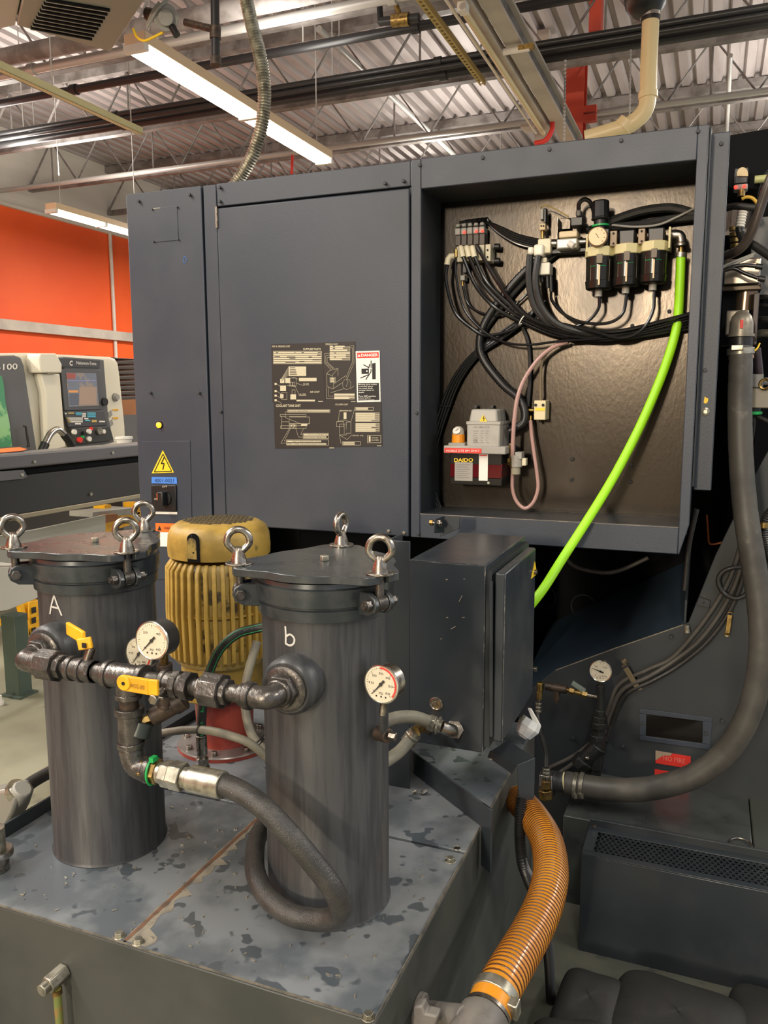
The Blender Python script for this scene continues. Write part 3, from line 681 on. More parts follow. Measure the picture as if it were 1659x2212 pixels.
def bolt_sign(c, hw, h, Y, par):
    x, y = c
    o = sticker(((x-hw, y+h*.5), (x+hw, y+h*.46), (x, y-h*.52)), yellowsign, 'warning_triangle', Y, par, label='yellow high voltage triangle')
    Yb = Y-.0016; b = MB()
    k = .78; pts = [at(x+dx*k, y+dy*k+h*.05, Y=Yb) for dx, dy in ((-hw, h*.5), (hw, h*.46), (0, -h*.52))]
    for i in range(3): b.seg(pts[i], pts[(i+1) % 3], .0035*hw/24)
    z = [at(x+dx*hw, y+dy*h, Y=Yb) for dx, dy in ((.12, -.22), (-.16, .08), (.12, .06), (-.02, .34))]
    for i in range(3): b.seg(z[i], z[i+1], .0045*hw/24)
    b.build('bolt_symbol', blackprint, o, smooth=0); return o
bolt_sign((352, 998), 24, 49, CYF-.003, cab)
o = sticker(((328, 1044), (383, 1045), (382, 1031), (328, 1030)), bluetape, 'blue_tag')
MB().text('4001-0021', *[at(x, y, Y=CYF-.0055) for x, y in ((334, 1042), (375, 1042), (334, 1034))]).build('lettering', blackprint, o, smooth=0)
sw = MB().prism([at(x, y, Y=CYF-.003) for x, y in ((331, 1103), (383, 1104), (382, 1048), (329, 1048))], (0, -.008, 0)).build('switch_body', blackp, cab, bevel=.002)
P = at(357, 1076, Y=CYF-.011)
MB().lathe(P, (0, -1, 0), [(0, .027), (.006, .026), (.007, .02)], 20).build('switch_dial', blackp, sw)
MB().obox(P+V((.003, -.02, 0)), V((.012, 0, 0)), V((0, .014, 0)), V((0, 0, .025))).build('switch_knob', blackp, sw, bevel=.004)
P = at(341, 1073, Y=CYF-.012); MB().obox(P, V((.003, 0, 0)), V((0, .002, 0)), V((0, 0, .012))).build('position_mark', orangetag, sw)
MB().text('ON', *[at(x, y, Y=CYF-.0115) for x, y in ((333, 1080), (339, 1080), (333, 1076))]).text('OFF', *[at(x, y, Y=CYF-.0115) for x, y in ((350, 1053), (361, 1053), (350, 1049))]).build('lettering', print_m, sw, smooth=0)
sticker(((334, 1110), (383, 1111), (383, 1106), (334, 1105)), white, 'white_strip')
o = sticker(((337, 1149), (385, 1150), (385, 1131), (336, 1130)), orangetag, 'warning_label')
b = MB().text('WARNING', *[at(x, y, Y=CYF-.0055) for x, y in ((354, 1144), (382, 1144), (354, 1138))], bold=.02)
tp = [at(x, y, Y=CYF-.0055) for x, y in ((340, 1146), (349, 1146), (344.5, 1135))]; b.add(tp, [(0, 1, 2)]).build('lettering', blackprint, o, smooth=0)
sticker(((337, 1180), (386, 1181), (385, 1150.5), (337, 1149.5)), paper, 'white_label')
MB().ring(at(399, 561, Y=CYF-.0005), (0, 1, 0), .006, .0008, 8, 4, .011).build('blue_mark', bluetape, cab)

# printed plates on the door: outlines, tables, leader lines
YP = CYF-.004
def pc(x, y, e=0): return at(560+x*.18083, 710+y*.18083, Y=YP-e)
class PR:
    def __init__(s): s.b = MB()
    def rect(s, x0, y0, x1, y1): s.b.quad(pc(x0, y1, .0022), pc(x1, y1, .0022), pc(x1, y0, .0022), pc(x0, y0, .0022)); return s
    def ln(s, *p, w=.0007):
        q = [pc(x, y, .0022) for x, y in p]
        for a, c in zip(q, q[1:]): s.b.seg(a, c, w)
        return s
    def frame(s, x0, y0, x1, y1, w=.0008): return s.ln((x0, y0), (x1, y0), (x1, y1), (x0, y1), (x0, y0), w=w)
    def txt(s, t, x0, y0, x1, y1, bold=.01): s.b.text(t, pc(x0, y1, .0022), pc(x1, y1, .0022), pc(x0, y0, .0022), bold); return s
    def table(s, x0, y0, x1, y1, n):
        h = (y1-y0)/n
        for i in range(n):
            s.rect(x0, y0+h*i+2, x1, y0+h*(i+1)-2)
        return s
def plate(pts, e=0): return MB().prism([pc(x, y, e) for x, y in pts], (0, -.001, 0)).build('label_plate', plateblk, door)
dk = []
p1 = plate(((160, 880), (795, 870), (745, 168), (145, 185)))
a = PR().txt('AIR & GREASE UNIT', 152, 200, 370, 222).txt('SUPPLIES PARTS', 525, 232, 735, 256, .02)
for i in range(6): a.rect(172, 275+i*24, 742, 294+i*24)
a.frame(168, 268, 746, 420)
a.rect(350, 452, 560, 566); a.rect(475, 588, 685, 628); a.rect(445, 848, 665, 868)
for i in range(6): a.ln((345, 465+i*18), (265, 600+i*6))
a.frame(360, 590, 440, 685); a.frame(372, 640, 395, 682); a.frame(402, 640, 425, 682); a.rect(310, 590, 370, 650); a.rect(250, 600, 300, 650); a.rect(250, 680, 320, 745)
a.frame(270, 760, 330, 845); a.rect(250, 780, 290, 830); a.rect(372, 785, 440, 845); a.frame(392, 730, 428, 785)
for y in (660, 745, 800, 855): a.rect(183, y-12, 208, y+12); a.ln((208, y), (270, y+40))
a.ln((400, 580), (470, 605)).ln((440, 650), (530, 680)).ln((330, 680), (430, 690), (480, 800)).txt('OIL LEVEL', 525, 650, 595, 676).txt('OIL LEVEL', 480, 775, 560, 802).txt('AIR UNIT', 605, 745, 722, 768)
a.rect(705, 864, 760, 872); a.b.build('print', print_m, p1, smooth=0)
q = PR()
for x, y, x1_ in ((200, 292, 225), (182, 340, 248), (420, 292, 432), (360, 365, 432), (310, 410, 432), (505, 292, 535), (700, 292, 735), (635, 378, 735), (480, 400, 540), (330, 345, 432), (590, 345, 628), (690, 320, 735)): q.b.quad(*[pc(a_, b_, .0024) for a_, b_ in ((x, y-2), (x1_, y-2), (x1_, y-12), (x, y-12))])
for i in range(5): q.b.quad(*[pc(a_, b_, .0024) for a_, b_ in ((365, 470+i*20), (430+i*5, 470+i*20), (430+i*5, 462+i*20), (365, 462+i*20))])
q.b.build('dark_print', plateblk, p1, smooth=0)
p2 = plate(((800, 878), (1165, 872), (1150, 152), (745, 168)), .0003)
a = PR().txt('SPINDLE UNIT', 792, 174, 940, 196)
for i in range(3): a.rect(842, 204+i*24, 1085, 224+i*24)
for i in range(4): a.rect(842, 280+i*25, 1085, 301+i*25)
a.ln((842, 295), (780, 295), (780, 410), (860, 490)).ln((842, 320), (795, 320), (795, 405), (880, 480)).ln((842, 345), (812, 345), (812, 400), (900, 480))
a.ln((1090, 205), (1128, 205), (1132, 410), (1050, 600)).ln((1090, 230), (1115, 230), (1115, 400), (1035, 590))
a.ln((805, 540), (840, 500), (940, 475), (942, 560)).ln((805, 540), (810, 690), (880, 720), (890, 660), (870, 560), (805, 540)).ln((870, 560), (935, 480)).ln((890, 660), (1035, 560)).ln((880, 720), (1000, 640)).frame(845, 580, 910, 640)
for i in range(3): a.rect(850, 590+i*18, 900, 602+i*18)
a.b.tube([pc(1045+50*math.cos(t_*.35), 665+62*math.sin(t_*.35), .0022) for t_ in range(18)], .0004, 4, True)
a.ln((1040, 600), (1060, 640), (1040, 690)).ln((1130, 685), (1085, 720)).ln((855, 765), (1020, 715)).ln((800, 700), (800, 835), (890, 835)).ln((825, 690), (825, 805), (890, 805))
a.rect(895, 775, 1140, 800); a.rect(895, 808, 1140, 842); a.rect(1095, 866, 1150, 873); a.b.build('print', print_m, p2, smooth=0)
q = PR()
for x, y, x1_ in ((1020, 214, 1082), (1000, 238, 1082), (1050, 262, 1082), (1035, 318, 1082), (1035, 342, 1082), (990, 368, 1082), (1060, 810, 1138), (1075, 835, 1138), (880, 214, 905), (880, 240, 905), (895, 295, 915), (895, 345, 915)): q.b.quad(*[pc(a_, b_, .0026) for a_, b_ in ((x, y), (x1_, y), (x1_, y-10), (x, y-10))])
q.b.build('dark_print', plateblk, p2, smooth=0)
p3 = plate(((190, 1432), (905, 1420), (890, 878), (172, 882)), .0004)
a = PR().txt('COOLANT TANK UNIT', 200, 905, 495, 935, .02).frame(338, 965, 845, 1000, .001).rect(345, 974, 838, 992)
a.frame(250, 1025, 558, 1048).frame(268, 1048, 358, 1190).frame(358, 1055, 600, 1135, .001).frame(255, 1160, 560, 1192).frame(365, 1140, 405, 1185).frame(408, 1140, 440, 1185).rect(375, 1150, 395, 1170).rect(415, 1150, 432, 1170).rect(500, 1138, 575, 1158)
a.ln((268, 1112), (358, 1112)).ln((338, 985), (310, 1000), (310, 1060), (490, 1135)).ln((360, 1192), (258, 1368), (325, 1368)).ln((372, 1192), (300, 1342), (325, 1342)).ln((435, 1192), (470, 1295), (525, 1295)).ln((530, 1192), (495, 1262), (525, 1262))
a.frame(525, 1250, 828, 1312, .001).rect(532, 1258, 820, 1278).rect(532, 1286, 800, 1304).frame(325, 1328, 828, 1392, .001).rect(332, 1336, 740, 1356).rect(332, 1366, 800, 1386).rect(838, 1420, 895, 1428)
a.b.build('print', print_m, p3, smooth=0)
q = PR().txt('CENTRAL LUBRICATION TANK CAPACITY GAUGE', 350, 976, 832, 990).txt('CHIP CONVEYOR MOTOR', 575, 1261, 810, 1275).txt('FIRST COOLANT PUMP MOTOR', 540, 1289, 790, 1302).txt('FIRST TANK COOLANT FILTER', 400, 1339, 735, 1353).txt('FIRST TANK COOLING LEVEL SWITCH', 340, 1369, 795, 1383)
q.b.build('dark_print', plateblk, p3, smooth=0)
p4 = plate(((905, 1412), (1472, 1405), (1460, 876), (890, 880)), .0006)
a = PR().txt('COLUMN UNIT', 908, 895, 1062, 915).frame(1148, 938, 1365, 975, .001).rect(1155, 944, 1300, 956).rect(1155, 960, 1300, 971)
for i in range(5): a.rect(1150, 1003+i*22, 1436, 1022+i*22); a.rect(1150, 1130+i*21, 1436, 1148+i*21)
a.frame(1292, 1275, 1452, 1362, .001).rect(1308, 1285, 1330, 1352).txt('GREASE', 1340, 1298, 1420, 1310).txt('OIL CHECK', 1340, 1322, 1430, 1338)
a.rect(1008, 1000, 1042, 1080).frame(925, 1110, 1010, 1170).frame(960, 1140, 1040, 1270).frame(1040, 1115, 1095, 1250).ln((925, 1110), (1010, 1090), (1095, 1115)).ln((960, 1270), (1050, 1325), (1105, 1270)).ln((1095, 1115), (1145, 940)).ln((945, 1110), (958, 980), (1110, 980)).ln((960, 1270), (975, 1365), (995, 1365)).ln((1015, 1150), (1015, 1260)).txt('BEARING', 965, 972, 1100, 988).txt('GEAR OIL', 1110, 1270, 1250, 1284)
a.frame(995, 1350, 1210, 1392, .001).rect(1003, 1357, 1140, 1368).rect(1003, 1374, 1140, 1385).rect(1405, 1396, 1460, 1402)
a.b.build('print', print_m, p4, smooth=0)
q = PR()
for i in range(5):
    q.b.quad(*[pc(a_, b_, .0028) for a_, b_ in ((1380-(i == 4)*40, 1016+i*22), (1430, 1016+i*22), (1430, 1008+i*22), (1380-(i == 4)*40, 1008+i*22))])
    q.b.quad(*[pc(a_, b_, .0028) for a_, b_ in ((1390-(i == 2)*50, 1143+i*21), (1430, 1143+i*21), (1430, 1135+i*21), (1390-(i == 2)*50, 1135+i*21))])
q.b.build('dark_print', plateblk, p4, smooth=0)
# danger sign
ds = MB().prism([pc(x, y) for x, y in ((1172, 880), (1452, 872), (1440, 262), (1155, 270))], (0, -.002, 0)).build('danger_sign', paper, door)
ds['label'] = 'white and red danger sign'
MB().prism([pc(x, y, .002) for x, y in ((1170, 352), (1428, 346), (1426, 280), (1168, 287))], (0, -.0004, 0)).build('red_header', redp, ds)
b = MB().text('DANGER', pc(1216, 335, .0027), pc(1418, 331, .0027), pc(1216, 300, .0027), .03)
b.add([pc(1174, 336, .0027), pc(1210, 335, .0027), pc(1191, 302, .0027)], [(0, 1, 2)])
b.build('header_lettering', paper, ds, smooth=0)
MB().prism([pc(x, y, .002) for x, y in ((1182, 862), (1436, 852), (1430, 648), (1178, 652))], (0, -.0004, 0)).build('text_panel', blackprint, ds)
b = MB()
for i, (t_, x1_) in enumerate((('Moving parts within', 1404), ('enclosed space', 1358), ('can catch body,', 1360), ('causing injury or', 1374), ('death.', 1255), ('', 0), ('Turn OFF machine', 1392), ('power before', 1330), ('removing covers.', 1380))):
    if t_: b.text(t_, pc(1186, 678+i*23, .0027), pc(x1_, 676+i*23, .0027), pc(1186, 660+i*23, .0027), .015)
b.build('lettering', paper, ds, smooth=0)
b = MB()
def bq(*p): b.add([pc(x, y, .0022) for x, y in p], [tuple(range(len(p)))])
bq((1350, 605), (1392, 603), (1390, 408), (1348, 416)); bq((1222, 542), (1310, 540), (1310, 476), (1220, 478))
for p_ in (((1245, 430), (1318, 470)), ((1336, 380), (1336, 470)), ((1320, 440), (1300, 470)), ((1210, 590), (1310, 548)), ((1270, 612), (1335, 515)), ((1335, 480), (1335, 520))): b.seg(pc(*p_[0], .0023), pc(*p_[1], .0023), .003)
b.lathe(pc(1318, 434, .0022), (0, -1, 0), [(0, .0024), (.0002, .0024)], 12)
b.build('pictogram', blackprint, ds, smooth=0)
MB().lathe(pc(1286, 508, .0024), (0, -1, 0), [(0, .0026), (.0002, .0026)], 8).build('pictogram_hole', paper, ds)

# ------------------------------------------------------------------ inside the alcove
def A(x, y, d): return at(x, y, Y=2.48-d)
def abox(mb, x0, y0, x1, y1, d0, d1):
    a, c = A(x0, y1, d1), A(x1, y0, d1)
    return mb.box(a.x, 2.48-d1, a.z, c.x, 2.48-d0, c.z)
def ab(name, m_, par, *q, bev=.0015): return abox(MB(), *q).build(name, m_, par, bevel=bev)
def apath(p, n=8): return spline([A(*q) for q in p], n)
# solenoid valve manifold
t = thing('valve_manifold', 'row of five small solenoid valves with grey plugs on an ivory manifold', 'valve', A(1023, 565, 0))
ab('manifold_block', mat('manifold_ivory', (186, 178, 150), .42), t, 986, 528, 1046, 566, .0, .05)
e = ab('end_block', bpy.data.materials['manifold_ivory'], t, 1048, 527, 1060, 565, .0, .055)
for y in (540, 555): MB().cyl(A(1053, y, .055), A(1053, y, .058), .003, n=8).build('screw', blackprint, e)
for y in (533, 564):
    MB().cyl(A(1060, y, .03), A(1069, y, .03), .008).build('silencer_neck', mat('mid_grey', (112, 106, 96), .5) if y == 533 else bpy.data.materials['mid_grey'], t)
    MB().cyl(A(1068, y, .03), A(1080, y, .03), .0095).build('silencer', blackp, t, bevel=.002)
for i, x in enumerate((988, 1001, 1014, 1027, 1040)):
    v_ = ab('solenoid', mat('solenoid_brown', (70, 63, 55), .5) if 'solenoid_brown' not in bpy.data.materials else bpy.data.materials['solenoid_brown'], t, x-5, 506-i, x+7, 531-i*.5, .005, .045)
    g_ = ab('plug', greyplast, t, x-6, 492-i, x+6, 508-i, .01, .052, bev=.003)
    ab('plug_cap', greyplast, t, x-4, 483-i, x+5, 491-i, .015, .04, bev=.003)
    if i in (1, 3, 4): MB().sphere(A(x+2, 503-i, .053), .0042, 8, 5).build('lamp', ledred, g_)
for i, x in enumerate((997, 1010, 1022)):
    o = MB().tube([A(x-2, 535, .05), A(x-1, 536, .066), A(x+1, 546, .068), A(x+3, 555, .068)], .0085, 10).build('elbow_fitting', whiteplast, t)
MB().tube([A(1030, 531, .05), A(1031, 533, .066), A(1038, 546, .068)], .006, 10).build('elbow_fitting', blackp, t)
ab('lower_solenoid', blackp, t, 999, 568, 1008, 590, .01, .045); ab('lower_plug', greyplast, t, 994, 594, 1004, 606, .01, .04)
MB().cyl(A(999, 606, .03), A(1000, 618, .03), .004).build('cable_gland', brass, t)
o = MB().tube([A(984, 553, .04), A(972, 554, .05), A(968, 560, .052), A(966, 572, .052)], .0095, 10).build('elbow_fitting', whiteplast, t)
MB().tube([A(988, 540, .04), A(985, 540, .05), A(985, 556, .052)], .005, 8).build('elbow_fitting', brass, t)
# middle valve block
t = thing('air_valve_block', 'ivory air valve block with white elbow fittings at alcove centre', 'valve', A(1175, 600, 0))
ab('block', whiteplast, t, 1161, 514, 1190, 548, .01, .07, bev=.003); 
for x0, y0, x1, y1 in ((1139, 532, 1152, 550), (1152, 526, 1174, 553)): ab('elbow_fitting', mat('fitting_white', (226, 220, 202), .4) if x0 == 1139 else bpy.data.materials['fitting_white'], t, x0, y0, x1, y1, .03, .085, bev=.006)
ab('lower_block', bpy.data.materials['fitting_white'], t, 1163, 566, 1188, 594, .02, .07, bev=.003); ab('lower_neck', whiteplast, t, 1167, 556, 1181, 567, .03, .06)
for x in (1170, 1182, 1190): MB().cyl(A(x, 595, .05), A(x+1, 600 + (x-1160), .05), .006).build('tube_fitting', blackp, t)
ab('mount_rail', blackp, t, 1186, 535, 1266, 549, .01, .05)
t = thing('pressure_switch', 'slim grey pressure switch standing on the ivory valve block', 'switch', A(1172, 514, 0))
ab('switch_body', pumpgrey, t, 1166, 450, 1174, 474, .03, .06); ab('housing', blackp, t, 1174, 449, 1180, 482, .03, .055)
s_ = ab('base', mat('tan_block', (206, 184, 144), .5), t, 1165, 482, 1178, 497, .03, .06)
for x in (1169, 1174): MB().cyl(A(x, 488, .06), A(x, 488, .062), .0025, n=8).build('screw', blackprint, s_)
MB().cyl(A(1172, 497, .045), A(1172, 515, .045), .006).build('stem', brass, t)
solo(MB().tube(apath([(1169, 450, .05), (1171, 445, .055), (1180, 443, .055), (1200, 452, .05), (1228, 468, .05)]), .0022, 6), 'sensor_wire', mat('sensor_wire_yellow', (170, 150, 90), .5), 'thin yellow wire arching from the pressure switch', 'wire')
t = thing('shutoff_valve', 'silver grey air shut-off valve with black solenoid beside the round gauge', 'valve', A(1225, 537, 0))
ab('body', mat('silver_paint', (196, 194, 184), .4, metal=.3), t, 1202, 513, 1247, 538, .02, .09, bev=.004)
ab('top_block', mat('tan_paint', (206, 186, 150), .45), t, 1207, 497, 1247, 514, .02, .085, bev=.003)
ab('mounting_sheet', plate_m, t, 1204, 470, 1233, 497, .02, .025); ab('sheet_edge', chrome, t, 1203, 470, 1205, 538, .02, .07, bev=0)
ab('solenoid', blackp, t, 1233, 468, 1258, 488, .03, .08); ab('plug', mat('soft_grey', (92, 90, 84), .5), t, 1243, 452, 1255, 468, .04, .07, bev=.004)
MB().cyl(A(1228, 525, .09), A(1240, 532, .095), .009).build('knob', mat('fitting_silver', (210, 206, 196), .4), t, bevel=.002)
MB().cyl(A(1247, 523, .05), A(1266, 522, .05), .01).build('nipple', chrome, t); MB().cyl(A(1188, 526, .05), A(1203, 526, .05), .012).build('nipple', chrome, t)
solo(MB().tube(apath([(1250, 453, .055), (1251, 440, .06), (1260, 431, .06), (1272, 434, .055), (1280, 448, .045), (1284, 470, .03)]), .006, 8), 'solenoid_cable', blackgloss, 'black cable looping over from the shut-off valve to the knob', 'cable')
# filter regulator unit
t = thing('air_filter_unit', 'black air filter regulator with three hanging bowls and round gauge', 'air filter', A(1355, 640, 0))
ab('regulator_body', blackp, t, 1270, 492, 1317, 537, .02, .10, bev=.004)
MB().lathe(A(1297, 434, .07), A(1297, 470, .07)-A(1297, 434, .07), [(0, .021), (.004, .024), (.044, .024), (.048, .026), (.052, .022)], 12).build('pressure_knob', blackp, t, bevel=.001, smooth=20)
MB().cyl(A(1297, 468, .07), A(1297, 494, .07), .018, n=16).build('neck', blackp, t)
MB().cyl(A(1297, 486, .07), A(1297, 490, .07), .024, n=16).build('lock_ring', greenp, t)
gc = A(1291, 511, .125); gn = (CAM-gc).normalized(); gn = V((gn.x*.6, -1, 0)).normalized()
g_ = MB().lathe(gc, gn, [(-.03, .015), (-.02, .026), (.0, .027), (.003, .024)], 28).build('gauge', mat('gauge_rim', (150, 126, 96), .4, metal=.5), t)
dl = MB().lathe(gc+gn*.0032, gn, [(0, .0235), (.0006, .0235)], 28).build('dial', mat('warm_dial', (230, 202, 160), .5), g_)
b = MB(); u_, w_ = V((1, 0, 0)), V((0, 0, 1)); go = gc+gn*.0042
b.seg(go+w_*-.004+u_*.003, go+w_*.013+u_*-.008, .0014, gn)
for i in range(9):
    q_ = R(225-i*33.75); b.seg(go+(u_*math.cos(q_)+w_*math.sin(q_))*.017, go+(u_*math.cos(q_)+w_*math.sin(q_))*.021, .001, gn)
b.build('needle', blackprint, g_, smooth=0)
for (cx_, cy0, cy1, hx0, hy0, hx1) in ((1296, 536, 627, 0, 0, 0), (1355, 530, 620, 1336, 494, 1372), (1414, 524, 613, 1399, 489, 1436)):
    d_ = .075; top = A(cx_, cy0, d_); bot = A(cx_, cy1, d_); h_ = top.z-bot.z
    if hx0: ab('filter_head', blackp, t, hx0, hy0, hx1, cy0, .02, .10, bev=.004); ab('head_step', mat('step_tan', (150, 132, 104), .5) if 'step_tan' not in bpy.data.materials else bpy.data.materials['step_tan'], t, hx0+3, cy0-8, hx1-4, cy0, .03, .105, bev=.002)
    cl = MB().cyl(V((top.x, top.y, top.z)), V((top.x, top.y, top.z-.026)), .041, n=8).build('collar', beige, t, bevel=.002)
    bw = MB().lathe(V((top.x, top.y, top.z-.026)), (0, 0, -1), [(0, .037), (h_*.78-.026, .036), (h_*.78-.024, .038), (h_-.03, .036), (h_-.026, .03)], 24).build('bowl', smoke, t)
    ab('latch', mat('latch_brown', (96, 84, 66), .45) if 'latch_brown' not in bpy.data.materials else bpy.data.materials['latch_brown'], t, cx_-8, cy0+12, cx_+6, cy0+33, .1, .118, bev=.001)
    ab('sight_strip', mat('sight_strip', (214, 182, 138), .4) if 'sight_strip' not in bpy.data.materials else bpy.data.materials['sight_strip'], bw, cx_-4.5, cy0+36, cx_+.5, cy1-12, .11, .1135, bev=0)
    for dx in (-20, 20): ab('guard_slot', mat('guard_edge', (126, 114, 92), .4) if 'guard_edge' not in bpy.data.materials else bpy.data.materials['guard_edge'], bw, cx_+dx-1, cy0+24, cx_+dx+1, cy1-20, .09, .106, bev=0)
    MB().tube([V((top.x+.0375*math.cos(a_), top.y+.0375*math.sin(a_), top.z-h_*.46)) for a_ in (R(-125), R(-110), R(-100))], .0008, 4).tube([V((top.x+.0375*math.cos(a_), top.y+.0375*math.sin(a_), top.z-h_*.46)) for a_ in (R(-78), R(-65), R(-55))], .0008, 4).build('level_mark', greenp, bw)['kind'] = 'stuff'
    MB().cyl(V((top.x, top.y, bot.z)), V((top.x, top.y, bot.z-.018)), .0105, n=12).build('drain_fitting', pumpgrey, t, bevel=.001)
for x0, y0, x1, y1 in ((1317, 498, 1333, 532), (1378, 493, 1394, 527)):
    o = ab('bracket', mat('bracket_tan', (150, 128, 100), .45) if x0 == 1317 else bpy.data.materials['bracket_tan'], t, x0, y0, x1, y1, .02, .105)
    for y in (y0+6, y1-6): MB().cyl(A((x0+x1)/2, y, .105), A((x0+x1)/2, y, .108), .003, n=8).build('screw', blackprint, o)
ab('end_plate', beige, t, 1443, 489, 1450, 536, .02, .1); ab('end_plate', beige, t, 1265, 505, 1271, 545, .02, .1)
t = thing('elbow_fitting', 'shiny steel pipe elbow feeding the lime green hose', 'fitting', A(1470, 545, 0))
MB().tube(apath([(1450, 508, .06), (1462, 508, .06), (1469, 512, .06), (1471, 522, .06), (1471, 532, .06)]), .0145, 14).build('elbow', chrome, t)
MB().cyl(A(1471, 524, .06), A(1471, 533, .06), .018).build('collar', chrome, t, bevel=.002); MB().cyl(A(1471, 532, .06), A(1471, 546, .06), .007).build('nipple', brass, t)
MB().cyl(A(1471, 546, .06), A(1470, 556, .06), .0155).build('hose_clamp', zinc, t)
gh = [(1471, 552, .06), (1469, 609, .06), (1465, 682, .055), (1455, 735, .06), (1430, 810, .085), (1390, 905, .115), (1345, 995, .15), (1295, 1082, .2)]
pts = [A(*q) for q in gh]+[at(1215, 1207, Y=2.2), at(1157, 1294, Y=2.12), at(1060, 1400, Y=2.1), at(920, 1500, Y=2.08), at(830, 1545, Y=2.06), at(760, 1580, Y=2.06)]
solo(MB().tube(spline(pts), .0128, 12), 'air_hose', lime, 'bright lime green air hose hanging out of the alcove', 'hose')

# black tubes
def atube(p, r, label, name='air_tube', m_=blackgloss, cat='tube', group=None, off=(0, 0, 0)):
    return solo(MB().tube([q+V(off) for q in apath(p)], r, 8), name, m_, label, cat, group)
atube([(966, 572, .052), (964, 609, .055), (982, 673, .05), (1019, 709, .045), (1051, 725, .04), (1097, 716, .035), (1124, 702, .03), (1142, 688, .02)], .0052, 'outermost black air tube from the leftmost white elbow of the solenoid row')
atube([(985, 556, .052), (985, 595, .055), (1001, 664, .055), (1037, 709, .055), (1083, 737, .055), (1138, 745, .06), (1211, 737, .06), (1330, 728, .06), (1490, 704, .05)], .0036, 'thin black air tube from the small brass elbow, second from left', off=(0, 0, 0))
fan = [((1000, 555), (1028, 618), (1069, 664), (1129, 696), (1193, 722), (1266, 734), (1339, 731), (1490, 696)),
       ((1013, 555), (1042, 613), (1092, 664), (1138, 692), (1200, 718), (1270, 729), (1345, 725), (1490, 690)),
       ((1025, 555), (1051, 609), (1097, 655), (1150, 692), (1211, 714), (1280, 724), (1350, 720), (1490, 684)),
       ((1038, 546), (1069, 600), (1100, 645), (1138, 682), (1193, 705), (1270, 715), (1350, 713), (1490, 678))]
for i, (f_, lb) in enumerate(zip(fan, ('first white elbow of the row', 'second white elbow of the row', 'third white elbow of the row', 'black elbow at the row end'))):
    atube([(x, y, .068-.004*k if k < 2 else .05+.008*i) for k, (x, y) in enumerate(f_)], .0055, 'black air tube sweeping right from the '+lb)
MB_ = solo(MB().ring(A(1128, 692, .065), (1, 0, -.6), .016, .002, 12, 5), 'cable_tie', white, 'white cable tie round the sweeping black tubes', 'cable tie')
atube([(1000, 618, .03), (1010, 655, .03), (1037, 675, .03), (1083, 680, .025), (1138, 636, .025), (1158, 610, .04)], .0036, 'thin black cable looping under the lower grey plug', 'sensor_cable', cat='cable')
for p_, lb in (([(1295, 640, .075), (1292, 668, .075), (1266, 696, .07), (1220, 709, .06), (1160, 700, .05)], 'left'), ([(1354, 634, .075), (1345, 677, .08), (1312, 698, .08), (1257, 696, .075), (1216, 677, .07), (1193, 650, .06), (1190, 632, .05)], 'middle'), ([(1414, 627, .075), (1410, 673, .085), (1385, 714, .09), (1339, 730, .09), (1289, 718, .085), (1215, 700, .075), (1150, 690, .05)], 'right')):
    atube(p_, .0045, 'black drain tube curving from the '+lb+' filter bowl', 'drain_tube')
atube([(1145, 550, .07), (1143, 609, .075), (1156, 664, .075), (1193, 700, .07), (1266, 722, .06), (1340, 728, .045), (1490, 706, .03)], .0105, 'thick black hose down from the smaller white elbow', 'air_hose', rubber, 'hose')
atube([(1163, 553, .075), (1157, 609, .085), (1171, 664, .085), (1211, 704, .08), (1290, 722, .06), (1360, 722, .04), (1490, 700, .02)], .0105, 'thick black hose down from the larger white elbow', 'air_hose', rubber, 'hose')
for k in range(3):
    atube([(1180, 708+k*4, .03), (1280, 718+k*5, .025), (1380, 715+k*5, .02), (1440, 704+k*5, .02), (1492, 690+k*5, .02)], .005, ('upper', 'middle', 'lower')[k]+' black tube at the back of the bundle leaving the alcove right', 'air_tube', group='bundle leaving the alcove')
c, r_ = ribbed(apath([(1215, 535, .03), (1180, 552, .03), (1138, 583, .03), (1097, 627, .03), (1056, 682, .028), (1037, 728, .03), (1042, 773, .03), (1083, 828, .035), (1120, 860, .045), (1133, 888, .05), (1129, 915, .055), (1098, 932, .06)]), 140, .0115, .0015)
solo(MB().tube(c, r_, 10), 'corrugated_conduit', blackp, 'fat black corrugated conduit curving down to the grey lubrication pump', 'conduit', smooth=60)
atube([(1200, 548, .02), (1140, 600, .018), (1090, 655, .018), (1048, 710, .018), (1036, 745, .02), (1030, 770, .015)], .01, 'second fat black cable alongside the corrugated conduit', 'power_cable', rubber, 'cable')
for k in range(4):
    dx = k*6-9
    cl = ('leftmost', 'second', 'third', 'rightmost')[k]+' of the four thin black cables running down the alcove left side'
    atube([(1170-dx, 650, .012+k*.004), (1142+dx*.3, 683+dx*.3, .015+k*.004), (1083+dx*.6, 725+dx*.5, .02+k*.003), (1028+dx, 766, .02), (987+dx, 819, .02), (959+dx, 886, .02), (937+dx*.8, 966, .02), (935+dx*.4, 1043, .025), (948+dx*.7, 1104, .03)], .0042, cl, 'control_cable', cat='cable', group='cables down the alcove left side')
solo(MB().ring(A(962, 877, .02), (.2, 0, 1), .017, .0025, 12, 5).sphere(A(951, 877, .025), .005, 8, 5), 'cable_tie', blackp, 'black cable tie round the cables at the alcove left', 'cable tie')
atube([(1129, 707, .015), (1142, 746, .015), (1145, 815, .015), (1140, 878, .02)], .006, 'black cable dropping to the small cream distributor block', 'power_cable', rubber, 'cable')
